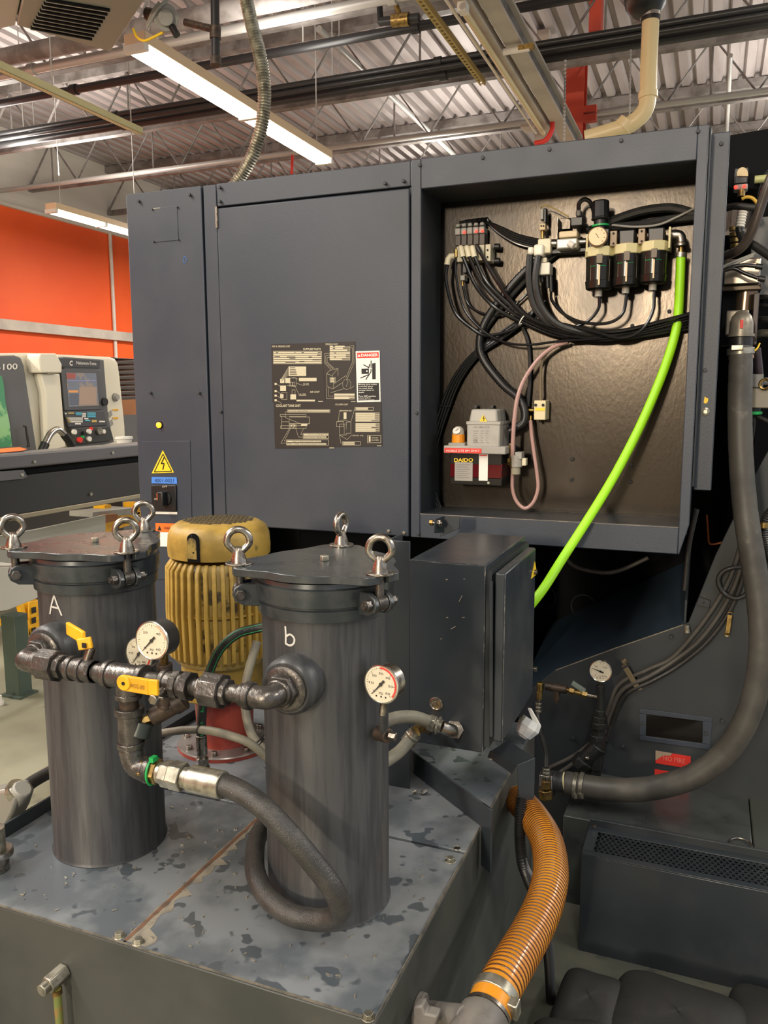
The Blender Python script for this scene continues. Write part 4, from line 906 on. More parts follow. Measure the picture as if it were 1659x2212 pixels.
for k in range(5):
    atube([(992+k*13, 481-k, .03), (1020+k*8, 476-k, .02), (1052+k*2, 480+k*2, .02), (1083, 492+k*4, .022), (1120, 508+k*5, .022), (1170, 520+k*5, .015)], .0042, 'black cable from the '+('first', 'second', 'third', 'fourth', 'fifth')[k]+' grey plug of the solenoid row', 'solenoid_cable', cat='cable', group='cables from the solenoid plugs')
atube([(1300, 486, .03), (1321, 477, .035), (1385, 456, .035), (1449, 449, .035), (1502, 462, .03)], .0125, 'thickest black cable arching right above the filter bowls', 'power_cable', rubber, 'cable')
atube([(1300, 492, .03), (1380, 486, .03), (1449, 474, .03), (1502, 468, .03)], .0125, 'lower thick black cable above the filter heads', 'power_cable', rubber, 'cable')
atube([(1322, 486, .05), (1370, 490, .055), (1420, 486, .055), (1460, 470, .05), (1500, 450, .04)], .0032, 'thin grey cable looping above the filter heads', 'sensor_cable', greyplast, 'cable')
atube([(1266, 500, .03), (1290, 492, .02), (1330, 488, .02)], .011, 'black cable stub behind the pressure knob', 'power_cable', rubber, 'cable')
# oil tubing
atube([(1226, 738, .05), (1193, 751, .055), (1161, 778, .06), (1133, 819, .065), (1118, 859, .075), (1111, 907, .085), (1108, 951, .09), (1107, 985, .09)], .0062, 'pink translucent oil tube arching down to the small oil filter', 'oil_tube', pink)
atube([(1107, 1022, .08), (1107, 1056, .08), (1116, 1083, .08), (1134, 1098, .08), (1152, 1085, .08), (1162, 1056, .075), (1160, 1023, .07), (1153, 974, .06), (1148, 936, .05), (1146, 908, .045)], .0055, 'pink oil tube hanging in a loop under the oil filter', 'oil_tube', pink)
atube([(1218, 739, .04), (1184, 760, .045), (1169, 792, .045), (1168, 864, .045)], .004, 'thin olive tube running down to the cream distributor block', 'oil_tube', cleartube)
t = thing('distributor_block', 'small cream oil distributor block mounted right of the pump', 'block', A(1165, 906, 0))
ab('block', mat('cream_block', (214, 200, 160), .45), t, 1153, 865, 1179, 907, .0, .06, bev=.002)
for x in (1157, 1173): MB().cyl(A(x, 875, .06), A(x, 875, .063), .0045, n=8).build('screw', blackprint, t)
ab('yellow_strip', yellowsign, t, 1156, 881, 1177, 887, .06, .0615, bev=0); MB().cyl(A(1168, 865, .035), A(1168, 857, .035), .004).build('port', brass, t)
MB().cyl(A(1153, 886, .035), A(1142, 886, .035), .006).build('port', brass, t); MB().cyl(A(1147, 898, .045), A(1146, 910, .045), .004).build('port', brass, t); MB().cyl(A(1167, 907, .03), A(1167, 913, .03), .004).build('port', blackp, t)
# lubrication pump
t = thing('lubrication_pump', 'grey oil lubrication pump with dark red reservoir low in the alcove', 'pump', A(1030, 1045, 0))
f0 = [(1011, 885), (1075, 885), (1078, 913), (1009, 913)]; 
cv = ab('motor_cover', pumpgrey, t, 1008, 916, 1080, 966, .0, .12, bev=.004)
a, c = A(1012, 913, .118), A(1076, 884, .118)
b = MB(); b.add([(a.x, 2.362, a.z), (c.x, 2.362, a.z), (c.x, 2.475, a.z), (a.x, 2.475, a.z), (a.x+.006, 2.368, c.z), (c.x-.006, 2.368, c.z), (c.x-.006, 2.475, c.z), (a.x+.006, 2.475, c.z)], [(3, 2, 1, 0), (4, 5, 6, 7), (0, 1, 5, 4), (1, 2, 6, 5), (2, 3, 7, 6), (3, 0, 4, 7)])
lid_ = b.build('motor_lid', pumpgrey, t, bevel=.006); ab('lid_rim', pumpgrey, t, 1007, 911, 1081, 917, .0, .122, bev=.001)
def tri(c, hw, h, d, par):
    o = MB().prism([A(c[0]-hw, c[1]+h/2, d), A(c[0]+hw, c[1]+h/2, d), A(c[0], c[1]-h/2, d)], (0, -.001, 0)).build('warning_triangle', yellowsign, par)
tri((1044, 903), 8.5, 15, .1185, lid_); 
MB().seg(A(1045, 899, .121), A(1043, 904, .121), .0016).seg(A(1043, 904, .121), A(1046, 903, .121), .0016).seg(A(1046, 903, .121), A(1044, 909, .121), .0016).build('bolt_symbol', blackprint, lid_, smooth=0)
b = MB()
for i in range(6): 
    for x0, x1 in ((1022, 1034), (1038, 1045), (1050, 1056)): b.seg(A(x0, 931+i*5, .1203), A(x1-(i*7 % 5), 931+i*5, .1203), .0012)
b.text('CE', A(1023, 955, .1203), A(1031, 955, .1203), A(1023, 949, .1203)).text('OIL LUBRICATOR', A(1024, 925, .1203), A(1057, 925, .1203), A(1024, 921, .1203)); b.build('rating_print', mat('grey_print', (104, 102, 96), .6), cv, smooth=0)
for x in (1031, 1066): 
    P = A(x, 878, .01); MB().cyl(P, P+V((0, -.02, 0)), .005, n=8).build('screw', blackp, t)
fl = ab('base_flange', pumpgrey, t, 958, 965, 1092, 979, .0, .135, bev=.003)
tpe = ab('red_tape', redp, fl, 960, 969, 1040, 978, .135, .1362, bev=0)
MB().text('MOBILE DTE BM ONLY', A(964, 976, .137), A(1036, 976, .137), A(964, 971.5, .137)).build('tape_lettering', paper, fl, smooth=0)
for x, mm, y0, y1, nm in ((0, smoke, 979, 1003, 'reservoir'), (0, oilred, 1003, 1032, 'oil_level'), (0, smoke, 1032, 1046, 'reservoir_base')): rs = ab(nm, mm, t, 972, y0, 1084, y1, .0, .115, bev=.002)
rs = [o for o in t.children if o.name.startswith('reservoir')][0]
MB().text('DAIDO', A(981, 998, .1165), A(1022, 998, .1165), A(981, 989.5, .1165), .03).build('maker_lettering', yellowsign, rs, smooth=0)
lb_ = ab('spec_label', mat('grey_label', (152, 148, 140), .5), t, 982, 999, 1021, 1038, .115, .1165, bev=0)
b = MB()
for i in range(7): b.seg(A(986, 1004+i*4.6, .1172), A(1016-(i*5 % 9), 1004+i*4.6, .1172), .001)
b.build('spec_print', bpy.data.materials['grey_print'], lb_, smooth=0)
pl_ = ab('paper_label', paper, t, 1034, 980, 1054, 1038, .115, .117, bev=0); MB().seg(A(1036, 984, .1175), A(1052, 984, .1175), .003).build('red_line', redp, pl_, smooth=0)
MB().cyl(A(1055, 1043, .115), A(1055, 1043, .12), .004, n=8).build('drain_screw', zinc, t)
P = A(990, 957, .09); Q = A(990, 938, .09)
ab('filler_flange', greyplast, t, 968, 957, 1004, 966, .03, .12, bev=.002)
MB().lathe(P, (0, 0, 1), [(0, .0205), (Q.z-P.z, .0195)], 14).build('filler_cap', orangem, t, bevel=.001, smooth=20)
dm = MB().lathe(Q, (0, 0, 1), [(0, .0185), (.008, .0185), (.018, .015), (.024, .007), (.025, 0)], 18).build('gauge_dome', mat('dome_clear', (196, 190, 176), .15), t)
gp = Q+V((0, -.0172, .011)); nn = V((0, -.8, .6))
MB().lathe(gp, nn, [(0, .012), (.002, .012)], 18).build('dial', mat('dial_white', (232, 228, 216), .5), dm); MB().seg(gp+nn*.003-V((.006, 0, .004)), gp+nn*.003+V((.007, 0, .006)), .0016, nn).build('needle', blackprint, dm, smooth=0)
t = thing('oil_filter', 'small grey and brass inline oil filter right of the pump', 'filter', A(1115, 1024, 0))
MB().cyl(A(1116, 983, .085), A(1116, 1009, .085), .018, n=14).build('head', pumpgrey, t, bevel=.002); ab('terminal', greyplast, t, 1112, 977, 1127, 992, .06, .1); 
MB().cyl(A(1107, 990, .09), A(1107, 1010, .09), .008, n=6).build('brass_nut', brass, t); MB().cyl(A(1098, 997, .08), A(1104, 997, .08), .012, n=6).build('brass_nut', brass, t); MB().cyl(A(1103, 960, .08), A(1104, 988, .08), .008, n=8).build('brass_tube', brass, t)
MB().cyl(A(1114, 1008, .085), A(1114, 1024, .085), .0145, n=14).build('bowl', mat('filter_bowl', (150, 144, 124), .2), t); ab('outlet', whiteplast, t, 1127, 990, 1136, 1006, .07, .095)
MB().cyl(A(1092, 966, .06), A(1102, 962, .08), .006).build('outlet_tube', chrome, t)
# ------------------------------------------------------------------ coolant tank
TX0, TX1, TY0, TY1, TZ = -1.272, -.40, .95, 2.06, .73
tank = thing('coolant_tank', 'low oil-stained steel coolant tank filling the foreground floor', 'tank', (-.84, 1.5, 0))
MB().box(TX0, TY0, 0, TX1, TY1, TZ-.005).build('tank_body', tankside, tank, bevel=.003)
SX = at(400, 1912, Z=TZ).x
YS = 1.402
def dk(x0, y0, x1, y1, z0=TZ-.0049, z1=TZ): return MB().box(x0, y0, z0, x1, y1, z1).build('deck_plate', deckm, tank, bevel=.0015)
dk(TX0, TY0, SX-.002, YS); dk(SX+.002, TY0, TX1, YS-.002); dk(TX0, YS+.002, TX1, TY1, z1=TZ+.003)
MB().box(TX0, TY0-.0006, TZ-.0025, TX1, TY0+.001, TZ+.0004).build('worn_edge', edge_m, tank); MB().box(TX1-.001, TY0, TZ-.0035, TX1+.0006, TY1-.25, TZ+.0032).build('worn_edge', edge_m, tank)
MB().box(TX0-.006, 1.11, TZ-.05, TX0, TY1, TZ+.028).build('side_lip', navydark, tank, bevel=.001); MB().box(TX0, TY1-.006, TZ, -.62, TY1, TZ+.03).build('side_lip', navydark, tank, bevel=.001)
# bare rusty band along the seam between the front plates
rnd = random.Random(4)
b = MB(); n = 34; L_ = [(SX-.003-.004*rnd.random(), TY0+.004+(YS-TY0-.01)*i/n, TZ+.0004) for i in range(n+1)]
Rr = [(SX+.006+.03*rnd.random()*(1 if .2 < i/n < .7 else .5)+(.03 if i < 3 else 0), p[1], p[2]) for i, p in enumerate(L_)]
b.add(L_+Rr, [(i, i+1, n+2+i, n+1+i) for i in range(n)]); b.build('bare_seam', scuff, tank, smooth=0)
b = MB(); L2 = [(SX-.003+.001*rnd.random(), p[1], TZ+.0008) for p in L_]; R2 = [(SX+.004+.003*rnd.random(), p[1], TZ+.0008) for p in L_]
b.add(L2+R2, [(i, i+1, n+2+i, n+1+i) for i in range(n)]); b.build('rust_line', rust, tank, smooth=0)
for x, y in ((258, 2022), (299, 2036), (796, 2198), (973, 1860)):
    P = at(x, y, Z=TZ); b = MB().lathe(P, (0, 0, 1), [(0, .0105), (.001, .0105)], 14); b.cyl(P+V((0, 0, .001)), P+V((0, 0, .0075)), .0075, n=6); b.build('hex_bolt', zinc, tank, bevel=.0008)
P = at(987, 1832, Z=TZ+.003); MB().ring(P, (0, 0, 1), .0075, .0012, 14, 6).build('bolt_hole_rim', zinc, tank); MB().lathe(P, (0, 0, 1), [(-.002, .0065), (.0004, .0065)], 12).build('bolt_hole', blackprint, tank)
P = at(102, 2130, Y=.915)
MB().cyl(P+V((.004, .036, .004)), P, .0155, n=6).build('sight_plug', zinc, tank, bevel=.002); MB().cyl(P, P+V((-.001, -.012, -.001)), .0105, n=12).build('plug_end', zinc, tank, bevel=.001)
P2 = P+V((.008, .012, -.012)); MB().cyl(P2, P2+V((.004, 0, -.2)), .0068, n=12).build('sight_tube', mat('green_sight_tube', (112, 120, 62), .2, c2=(140, 110, 60), scale=60), tank); MB().cyl(P2, P2+V((0, 0, -.008)), .0085, n=12).build('tube_ferrule', brass, tank)
# metal chips lying on the deck
rnd = random.Random(11); b = MB()
for i in range(150):
    x = rnd.uniform(-1.2, -.43); y = rnd.uniform(.97, 1.38); q = rnd.uniform(0, PI); l = rnd.uniform(.0012, .0042)
    if min((V((x, y, 0))-V((c_[0], c_[1], 0))).length for c_ in ((-1.077, 1.197), (-.591, 1.194))) < .115: continue
    b.obox((x, y, TZ+.0012), V((math.cos(q), math.sin(q), 0))*l, V((-math.sin(q), math.cos(q), 0))*l*.35, V((0, 0, .0007)))
o = solo(b, 'metal_chips', chipm, 'tiny bright metal chips scattered over the tank deck', 'chips', smooth=0); o['kind'] = 'stuff'
P = at(905, 1714, Z=TZ+.008)
solo(MB().tube(spline([P+V((-.012, -.004, 0)), P+V((-.004, -.001, .004)), P+V((.004, .004, 0)), P+V((.014, .012, .004))]), [.004]*8+[.002]*8+[.005]*9, 8), 'swarf_scrap', chrome, 'twisted shiny metal scrap lying on the deck near the leg', 'scrap')

# ------------------------------------------------------------------ filter housings
def cylhit(x, y, c, r):
    d = FW + RT*((x-829.5)/FPX) - UP*((y-1106)/FPX); ox, oy = CAM.x-c[0], CAM.y-c[1]
    a = d.x*d.x+d.y*d.y; bb = 2*(ox*d.x+oy*d.y); cc = ox*ox+oy*oy-r*r
    t = (-bb-math.sqrt(max(bb*bb-4*a*cc, 0)))/(2*a); P = CAM+d*t
    return math.atan2(P.y-c[1], P.x-c[0]), P.z
PY = 1.006
PZ = (at(480, 1492, Y=PY).z + at(150, 1444, Y=PY).z)/2
eyeproto = {}
def housing(c, zt, eyes, yaws, label, letter, lpos, lh, r=.1065):
    t = thing('filter_housing', label, 'filter', (c[0], c[1], TZ)); x, y = c; C3 = lambda z: V((x, y, z))
    zb = zt-.013
    MB().lathe(C3(TZ+.001), (0, 0, 1), [(0, r+.003), (.005, r), (zb-.075-TZ, r), (zb-.006-TZ, r)], 64).build('shell', filt, t)
    col = MB().lathe(C3(zb), (0, 0, 1), [(-.066, r), (-.064, r+.0055), (-.046, r+.0075), (-.0445, r+.004), (-.042, r+.004), (-.040, r+.009), (-.012, r+.011), (-.010, r+.006), (-.003, r+.005), (-.003, r-.01)], 64).build('collar', lidm, t)
    an = [math.atan2(p.y-y, p.x-x) for p in eyes]
    N = 144; out = []
    for k in range(N):
        q = 2*PI*k/N; rr = r+.0125
        for a in an:
            d = abs((q-a+PI) % (2*PI)-PI)
            if d < .055: rr = r+.0125; break
            e_ = (r+.046)/max(math.cos(d), .2) if d < .22 else 0
            if d < .22: rr = max(rr, min(e_, r+.047))
            elif d < .62: rr = max(rr, r+.0125+.034*(1-((d-.22)/.4))**1.6)
        out.append(V((x+rr*math.cos(q), y+rr*math.sin(q), zb)))
    MB().prism(out, (0, 0, .013)).build('lid', lidm, t, bevel=.0012)
    MB().cyl(C3(zt), C3(zt+.009), .0075, n=6).build('vent_plug', zinc if letter == 'b' else zinc, t, bevel=.0008)
    for i, (a, w_) in enumerate(zip(an, yaws)):
        u = V((math.cos(a), math.sin(a), 0)); s_ = V((-u.y, u.x, 0)); P = C3(zt)+u*(r+.0345)
        eb = MB(); pw = V((math.cos(w_), math.sin(w_), 0)); pts = []
        for k in range(28):
            q = 2*PI*k/28; cs, sn = math.cos(q), math.sin(q)
            wd = .0185 if cs > -.2 else .0185*(1-.45*((-cs-.2)/.8))
            pts.append(P+V((0, 0, .0385+.0195*cs))+pw*wd*sn)
        eb.tube(pts, [.0052+.0008*abs(math.cos(PI*k/28)) for k in range(28)], 10, True)
        o = eb.build('eyebolt', chrome, t)
        MB().lathe(P, (0, 0, 1), [(.003, .0135), (.008, .0128), (.022, .0085), (.027, .007), (.029, .005)], 16).build('eye_nut', chrome, o)
        MB().lathe(P, (0, 0, 1), [(.0, .0225), (.003, .0225)], 24).build('washer', chrome, o, bevel=.0006)
        lg = MB()
        for sd in (-1, 1):
            cc = C3(zb-.033)+u*(r+.0)+s_*sd*.0155
            poly = [cc+u*.0+V((0, 0, .017)), cc+u*.03+V((0, 0, .017)), cc+u*.043+V((0, 0, .010)), cc+u*.047+V((0, 0, 0)), cc+u*.043+V((0, 0, -.011)), cc+u*.03+V((0, 0, -.019)), cc+u*.0+V((0, 0, -.022))]
            MB().prism([p-s_*.0045 for p in poly], s_*.009).build('hinge_lug', lidm, t, bevel=.0015)
        cc = C3(zb-.033)+u*(r+.033)
        pn = MB().cyl(cc-s_*.034, cc+s_*.034, .0055).build('pin', cast, t)
        for sd in (-1, 1): MB().cyl(cc+s_*sd*.021, cc+s_*sd*.030, .0095, n=6).build('pin_nut', cast, pn, bevel=.001)
        MB().cyl(cc+V((0, 0, -.012)), cc+V((0, 0, .046)), .0072).build('swing_bolt', cast, t); MB().cyl(cc-s_*.009, cc+s_*.009, .0125).build('swing_eye', cast, t, bevel=.001)
    # chalk letter wrapped on the shell
    a0, z0 = cylhit(*lpos, c, r); tb = MB()
    st = [[(-.36, -.5), (-.2, 0), (.02, .5), (.18, .05), (.42, -.5)], [(-.24, -.1), (.24, -.14)]] if letter == 'A' else [[(-.26, .5), (-.24, 0), (-.26, -.42)], [(-.25, -.05), (.05, .1), (.28, -.08), (.24, -.36), (0, -.5), (-.3, -.42)]]
    for s_ in st:
        s_ = spline([V((q[0]*lh, q[1]*lh, 0)) for q in s_], 5) if letter == 'b' or len(s_) < 3 else [V((q[0]*lh, q[1]*lh, 0)) for q in s_]
        for p, q in zip(s_, s_[1:]): tb.seg(p, q, .0034, (0, 0, 1))
    tb.v = [V((x+(r+.0008)*math.cos(a0+p.x/r), y+(r+.0008)*math.sin(a0+p.x/r), z0+p.y)) for p in tb.v]
    tb.build('chalk_letter', chalk, t, smooth=0)
    # inlet nozzle with bushing
    yf = y-r
    MB().lathe((x, y-.03, PZ), (0, -1, 0), [(0, .0465), (r-.01, .0465), (r+.0, .0445), (r+.004, .040)], 40).build('nozzle', filt, t)
    MB().lathe((x, yf-.033, PZ), (0, -1, 0), [(-.012, .036), (.006, .036), (.008, .033), (.009, .028)], 36).build('nozzle_ring', cast, t)
    MB().cyl((x, yf-.04, PZ), (x, yf-.055, PZ), .0275, n=6).build('hex_bushing', cast, t, bevel=.002)
    return t
CA, CBx = (-1.077, 1.197), (-.591, 1.194)
zA, zB = zfor(CA[0], CA[1], 1178), zfor(CBx[0], CBx[1], 1203)
zE = (zA+zB)/2
housing(CA, zE, [at(39, 1183, Z=zE), at(283, 1196, Z=zE), at(297, 1150, Z=zE)], [.9, .62, .5], 'grey bag filter housing with chalk letter A, left of the two', 'A', (118, 1307), .036)
housing(CBx, zE, [at(505, 1219, Z=zE), at(783.5, 1231, Z=zE), at(738, 1178, Z=zE)], [.55, .15, 1.5], 'grey bag filter housing with chalk letter b, right of the two', 'b', (626, 1374), .03)

# ------------------------------------------------------------------ pipe manifold between the filters
mf = thing('pipe_manifold', 'black iron pipe manifold with unions linking the two filter housings', 'pipe', (-.84, PY, PZ))
X_ = lambda px: at(px, 1460, Y=PY).x
def seg(x0, x1, r, name, m_=cast, n=20, bev=.0012): return MB().cyl((x0, PY, PZ), (x1, PY, PZ), r, n=n).build(name, m_, mf, bevel=bev)
for c, s_ in ((CA, 1), (CBx, -1)):
    yf = c[1]-.1065-.054; x0 = c[0]
    pts = spline([(x0, yf, PZ), (x0, PY+.014, PZ), (x0+s_*.004, PY+.004, PZ), (x0+s_*.014, PY, PZ), (x0+s_*.05, PY, PZ)], 6)
    MB().tube(pts, .0175, 18).build('elbow', cast, mf); MB().cyl((x0+s_*.03, PY, PZ), (x0+s_*.042, PY, PZ), .0215, n=20).build('elbow_rim', cast, mf, bevel=.002)
    MB().cyl((x0, yf, PZ), (x0, yf-.008, PZ), .0215, n=20).build('elbow_rim', cast, mf, bevel=.002)
seg(CA[0]+.03, CBx[0]-.03, .0135, 'pipe_run')
for a, c_ in ((93, 128), (441, 482)):
    seg(X_(a), X_(c_), .0275, 'union_nut', n=8); seg(X_(c_), X_(c_+12), .021, 'union_end', n=8); seg(X_(a-10), X_(a), .019, 'union_end')
seg(X_(150), X_(205), .0185, 'valve_body'); seg(X_(152), X_(162), .021, 'valve_rib'); seg(X_(176), X_(184), .021, 'valve_rib'); seg(X_(197), X_(205), .0205, 'valve_rib', n=8)
seg(X_(212), X_(228), .0165, 'nipple'); seg(X_(232), X_(308), .0205, 'tee'); seg(X_(232), X_(242), .0235, 'tee_rim'); seg(X_(303), X_(314), .0235, 'tee_rim')
seg(X_(350), X_(402), .0195, 'valve_body'); seg(X_(352), X_(362), .0215, 'valve_rib'); seg(X_(376), X_(390), .023, 'valve_rib', n=8); seg(X_(398), X_(414), .0235, 'valve_rib', n=8)
# handle of the right valve, lying along the pipe in front
hx = X_(366); zh = PZ-.012; yh = PY-.036
MB().cyl((hx, PY, PZ-.004), (hx, PY-.036, PZ-.010), .008).build('valve_stem', chrome, mf); MB().cyl((hx, yh+.002, zh), (hx, yh-.008, zh), .0085, n=6).build('stem_nut', chrome, mf, bevel=.001)
def bar(pts, w, th, nrm, name, m_, par):
    b = MB(); nrm = V(nrm).normalized()
    for p, q in zip(pts, pts[1:]):
        p, q = V(p), V(q); d = q-p; s_ = d.cross(nrm).normalized()
        b.obox((p+q)/2, d/2*1.02, s_*w/2, nrm*th/2)
    return b.build(name, m_, par, bevel=.001)
x1_, x2_ = at(342, 1486, Y=yh).x, at(268, 1472, Y=yh-.012).x
bar([(hx+.006, yh, zh+.004), (x1_, yh, zh)], .017, .003, (0, -1, 0), 'handle_shank', chrome, mf)
z1, z2 = at(342, 1486, Y=yh).z, at(276, 1476, Y=yh-.012).z
b = MB(); P0, P1, P2 = V((x1_, yh, z1)), V((at(322, 1484, Y=yh).x, yh, at(322, 1484, Y=yh).z)), V((x2_, yh-.012, z2))
for p, q in ((P0, P1), (P1, P2)): b.obox((p+q)/2, (q-p)/2*1.02, V((0, 0, .0125)), V((0, .003, 0)))
b.lathe(P2+V((0, -.003, 0)), (0, 1, 0), [(0, .0125), (.006, .0125)], 20)
hd = b.build('yellow_handle', yellowm, mf, bevel=.0015); hd['label'] = 'yellow vinyl lever handle'
MB().lathe(P2+V((.001, -.0042, 0)), (0, 1, 0), [(0, .003), (.001, .003)], 10).build('handle_hole', blackprint, hd)
MB().text('WOG 600', P1.lerp(P2, .68)+V((0, -.0046, -.004)), P1.lerp(P2, .12)+V((0, -.0046, -.004)), P1.lerp(P2, .68)+V((0, -.0046, .003))).build('embossing', mat('worn_ink', (120, 80, 30), .6), hd, smooth=0)
# handle of the left valve, standing up behind the pipe
hx = X_(186); MB().cyl((hx, PY+.002, PZ+.01), (hx+.006, PY+.01, PZ+.036), .008).build('valve_stem', chrome, mf)
pA, pB, pC = at(186, 1402, Y=PY-.004), at(181, 1378, Y=PY-.004), at(147, 1357, Y=PY+.03)
b = MB()
for p, q, w_ in ((pA, pB, .012), (pB, pC, .011)):
    d = q-p; s_ = d.cross(V((0.35, -1, 0))).normalized(); nn_ = d.cross(s_).normalized(); b.obox((p+q)/2, d/2*1.03, s_*w_ , nn_*.0035)
o = b.build('yellow_handle', yellowm, mf, bevel=.002); o['label'] = 'yellow lever handle standing upright'
MB().obox(pA.lerp(pB, .4)+V((.002, -.0048, 0)), V((.004, 0, 0)), V((0, .0008, 0)), V((0, 0, .004))).build('handle_mark', blackprint, o)
# branch down from the tee to the big hose
TXx = X_(278)-.002; zl = at(315, 1662, Y=PY).z
def vseg(y0, y1, r, name, m_=cast, n=20): return MB().cyl((TXx, PY, at(278, y0, Y=PY).z), (TXx, PY, at(278, y1, Y=PY).z), r, n=n).build(name, m_, mf, bevel=.0012)
vseg(1462, 1502, .0195, 'tee_branch'); vseg(1497, 1508, .0215, 'tee_rim'); vseg(1505, 1530, .0155, 'threaded_nipple', rusty); vseg(1527, 1542, .0235, 'coupling_rim'); vseg(1540, 1610, .0195, 'coupling'); vseg(1600, 1612, .0225, 'coupling_rim'); vseg(1610, 1632, .0155, 'threaded_nipple', rusty)
MB().tube(spline([(TXx, PY, at(278, 1626, Y=PY).z), (TXx, PY, zl+.03), (TXx+.004, PY, zl+.012), (TXx+.014, PY, zl+.002), (TXx+.034, PY, zl)]), .0195, 18).build('elbow', cast, mf)
MB().cyl((TXx+.03, PY, zl), (TXx+.042, PY, zl), .022).build('elbow_rim', cast, mf, bevel=.002)
hs = thing('return_hose', 'thick black rubber hose looping down in front of the right filter', 'hose', (-.7, PY, zl))
def hz_(px): return at(px, 1680, Y=PY).x
for a, c_, r_, nm, m_, n in ((303, 313, .0165, 'packed_thread', mat('thread_tape_tan', (170, 140, 84), .7), 16), (312, 345, .0205, 'hex_adapter', brass, 6), (345, 356, .0175, 'collar', zinc, 16), (354, 372, .022, 'hex_nut', zinc, 6), (372, 398, .0235, 'hex_nut', zinc, 6), (398, 416, .0175, 'hose_stem', zinc, 12), (412, 482, .0215, 'ferrule', zinc, 24)):
    MB().cyl((hz_(a), PY, zl), (hz_(c_), PY, zl), r_, n=n).build(nm, m_, hs, bevel=.0015)
o = MB().ring((hz_(332), PY, zl), (1, .1, 0), .0215, .002, 24, 6).obox((hz_(334)+.004, PY-.006, zl+.024), (.004, 0, 0), (0, .006, 0), (0, 0, .004)).build('green_tie', greenp, hs); o['label'] = 'bright green cable tie'
hp = [V((hz_(470), PY, zl)), V((hz_(500), PY, zl-.001))]+[at(*q[:2], Y=q[2]) for q in ((560, 1737, 1.0), (620, 1797, 1.0), (680, 1868, 1.01), (722, 1925, 1.02), (736, 1966, 1.035), (718, 1984, 1.045), (672, 1986, 1.048), (620, 1972, 1.05), (576, 1936, 1.065), (553, 1890, 1.09), (550, 1845, 1.14), (560, 1800, 1.2), (590, 1762, 1.27), (640, 1735, 1.34))]
MB().tube(spline(hp, 10), .0172, 18).build('hose', mat('braided_rubber', (50, 49, 47), .3, c2=(64, 62, 58), scale=26, bump=.35, bscale=500), hs)

# ------------------------------------------------------------------ pressure gauges
def gauge(c, nrm, r, dep, label, nums, ang, arc, stem=None, case=chrome, arcm=redp, flip=0):
    t = thing('pressure_gauge', label, 'gauge', c, 'pressure gauges'); n_ = V(nrm).normalized(); c = V(c)
    u = V((0, 0, 1)).cross(n_).normalized(); w_ = n_.cross(u)
    MB().lathe(c, n_, [(-dep, r*.86), (-dep+.002, r*.93), (-.006, r*.95), (-.005, r*1.0), (.0, r*1.0), (.001, r*.9)], 40).build('case', case, t)
    MB().ring(c+n_*.0, n_, r*.95, r*.06, 40, 8).build('bezel', stainless, t)
    d = MB().lathe(c+n_*.0005, n_, [(0, r*.92), (.0009, r*.92)], 40).build('dial', cream, t)
    f = c+n_*.0018; q_ = lambda a, k: f+(u*math.cos(R(a))+w_*math.sin(R(a)))*r*k
    b = MB()
    for i in range(31):
        a = 225-i*9; b.seg(q_(a, .78 if i % 5 else .70), q_(a, .84), r*.018, n_)
    for i, s_ in enumerate(nums):
        if s_:
            a = 225-270*i/(len(nums)-1); o_ = q_(a, .56); hh = r*.10; ww = r*.068*len(s_)
            b.text(s_, o_-u*ww-w_*hh*.6, o_+u*ww-w_*hh*.6, o_-u*ww+w_*hh*.6)
    b.text('PSI', f-u*r*.11-w_*r*.52, f+u*r*.11-w_*r*.52, f-u*r*.11-w_*r*.40)
    for dx in (-.26, .02, .28): b.lathe(f+u*r*dx-w_*r*.62, n_, [(0, r*.05), (.0002, r*.05)], 8)
    b.build('scale_print', blackprint, d, smooth=0)
    if arc:
        b = MB(); k = 16; A0 = [q_(arc[0]+(arc[1]-arc[0])*i/k, .80)+n_*.0003 for i in range(k+1)]; A1 = [q_(arc[0]+(arc[1]-arc[0])*i/k, .90)+n_*.0003 for i in range(k+1)]
        b.add(A0+A1, [(i, i+1, k+2+i, k+1+i) for i in range(k)]); b.build('red_zone', arcm, d, smooth=0)
    b = MB(); tip = q_(ang, .76)+n_*.0012; tl = q_(ang+180, .30)+n_*.0012; s2 = (tip-tl).cross(n_).normalized()
    b.add([tl-s2*r*.07, tl+s2*r*.07, tip+s2*r*.012, tip-s2*r*.012], [(0, 1, 2, 3)]); b.lathe(f+n_*.001, n_, [(0, r*.1), (.0008, r*.09)], 14); b.build('needle', blackprint, d, smooth=0)
    MB().lathe(c+n_*.0045, n_, [(0, r*.91), (.0012, r*.91)], 32).build('glass', glass, t)
    if stem:
        for p, q, rr, mm, nn in stem: MB().cyl(p, q, rr, n=nn).build('stem', mm, t, bevel=.0008)
    return t
nums = ['0', '10', '20', '30', '40', '50', '60']
Y3 = 1.125; c3 = at(824, 1478, Y=Y3)
gauge(c3, (-.16, -.98, .02), .0315, .026, 'steel pressure gauge with red arc beside the right filter', nums, 228, (95, -40), [(c3+V((.0, .014, -.026)), at(826, 1545, Y=Y3+.014), .006, chrome, 10)])
MB_t = thing('filter_drain', 'small rusty spigot with hex plug at the right filter side', 'fitting', at(835, 1580, Y=1.15))
MB().cyl(at(815, 1583, Y=1.16), at(840, 1590, Y=1.15), .012).build('boss', rusty, MB_t, bevel=.001); MB().cyl(at(840, 1588, Y=1.15), at(856, 1592, Y=1.15), .0075, n=6).build('hex_plug', chrome, MB_t, bevel=.001); MB().cyl(at(827, 1545, Y=1.139), at(828, 1578, Y=1.15), .007).build('riser', filt, MB_t)
c2 = at(301, 1413, Y=1.14)
gauge(c2, (-.1, -.99, .02), .0315, .02, 'pressure gauge peeking from behind the larger deep-cased gauge', nums, 232, (95, -40), None)
c1 = at(329, 1384, Y=1.02)
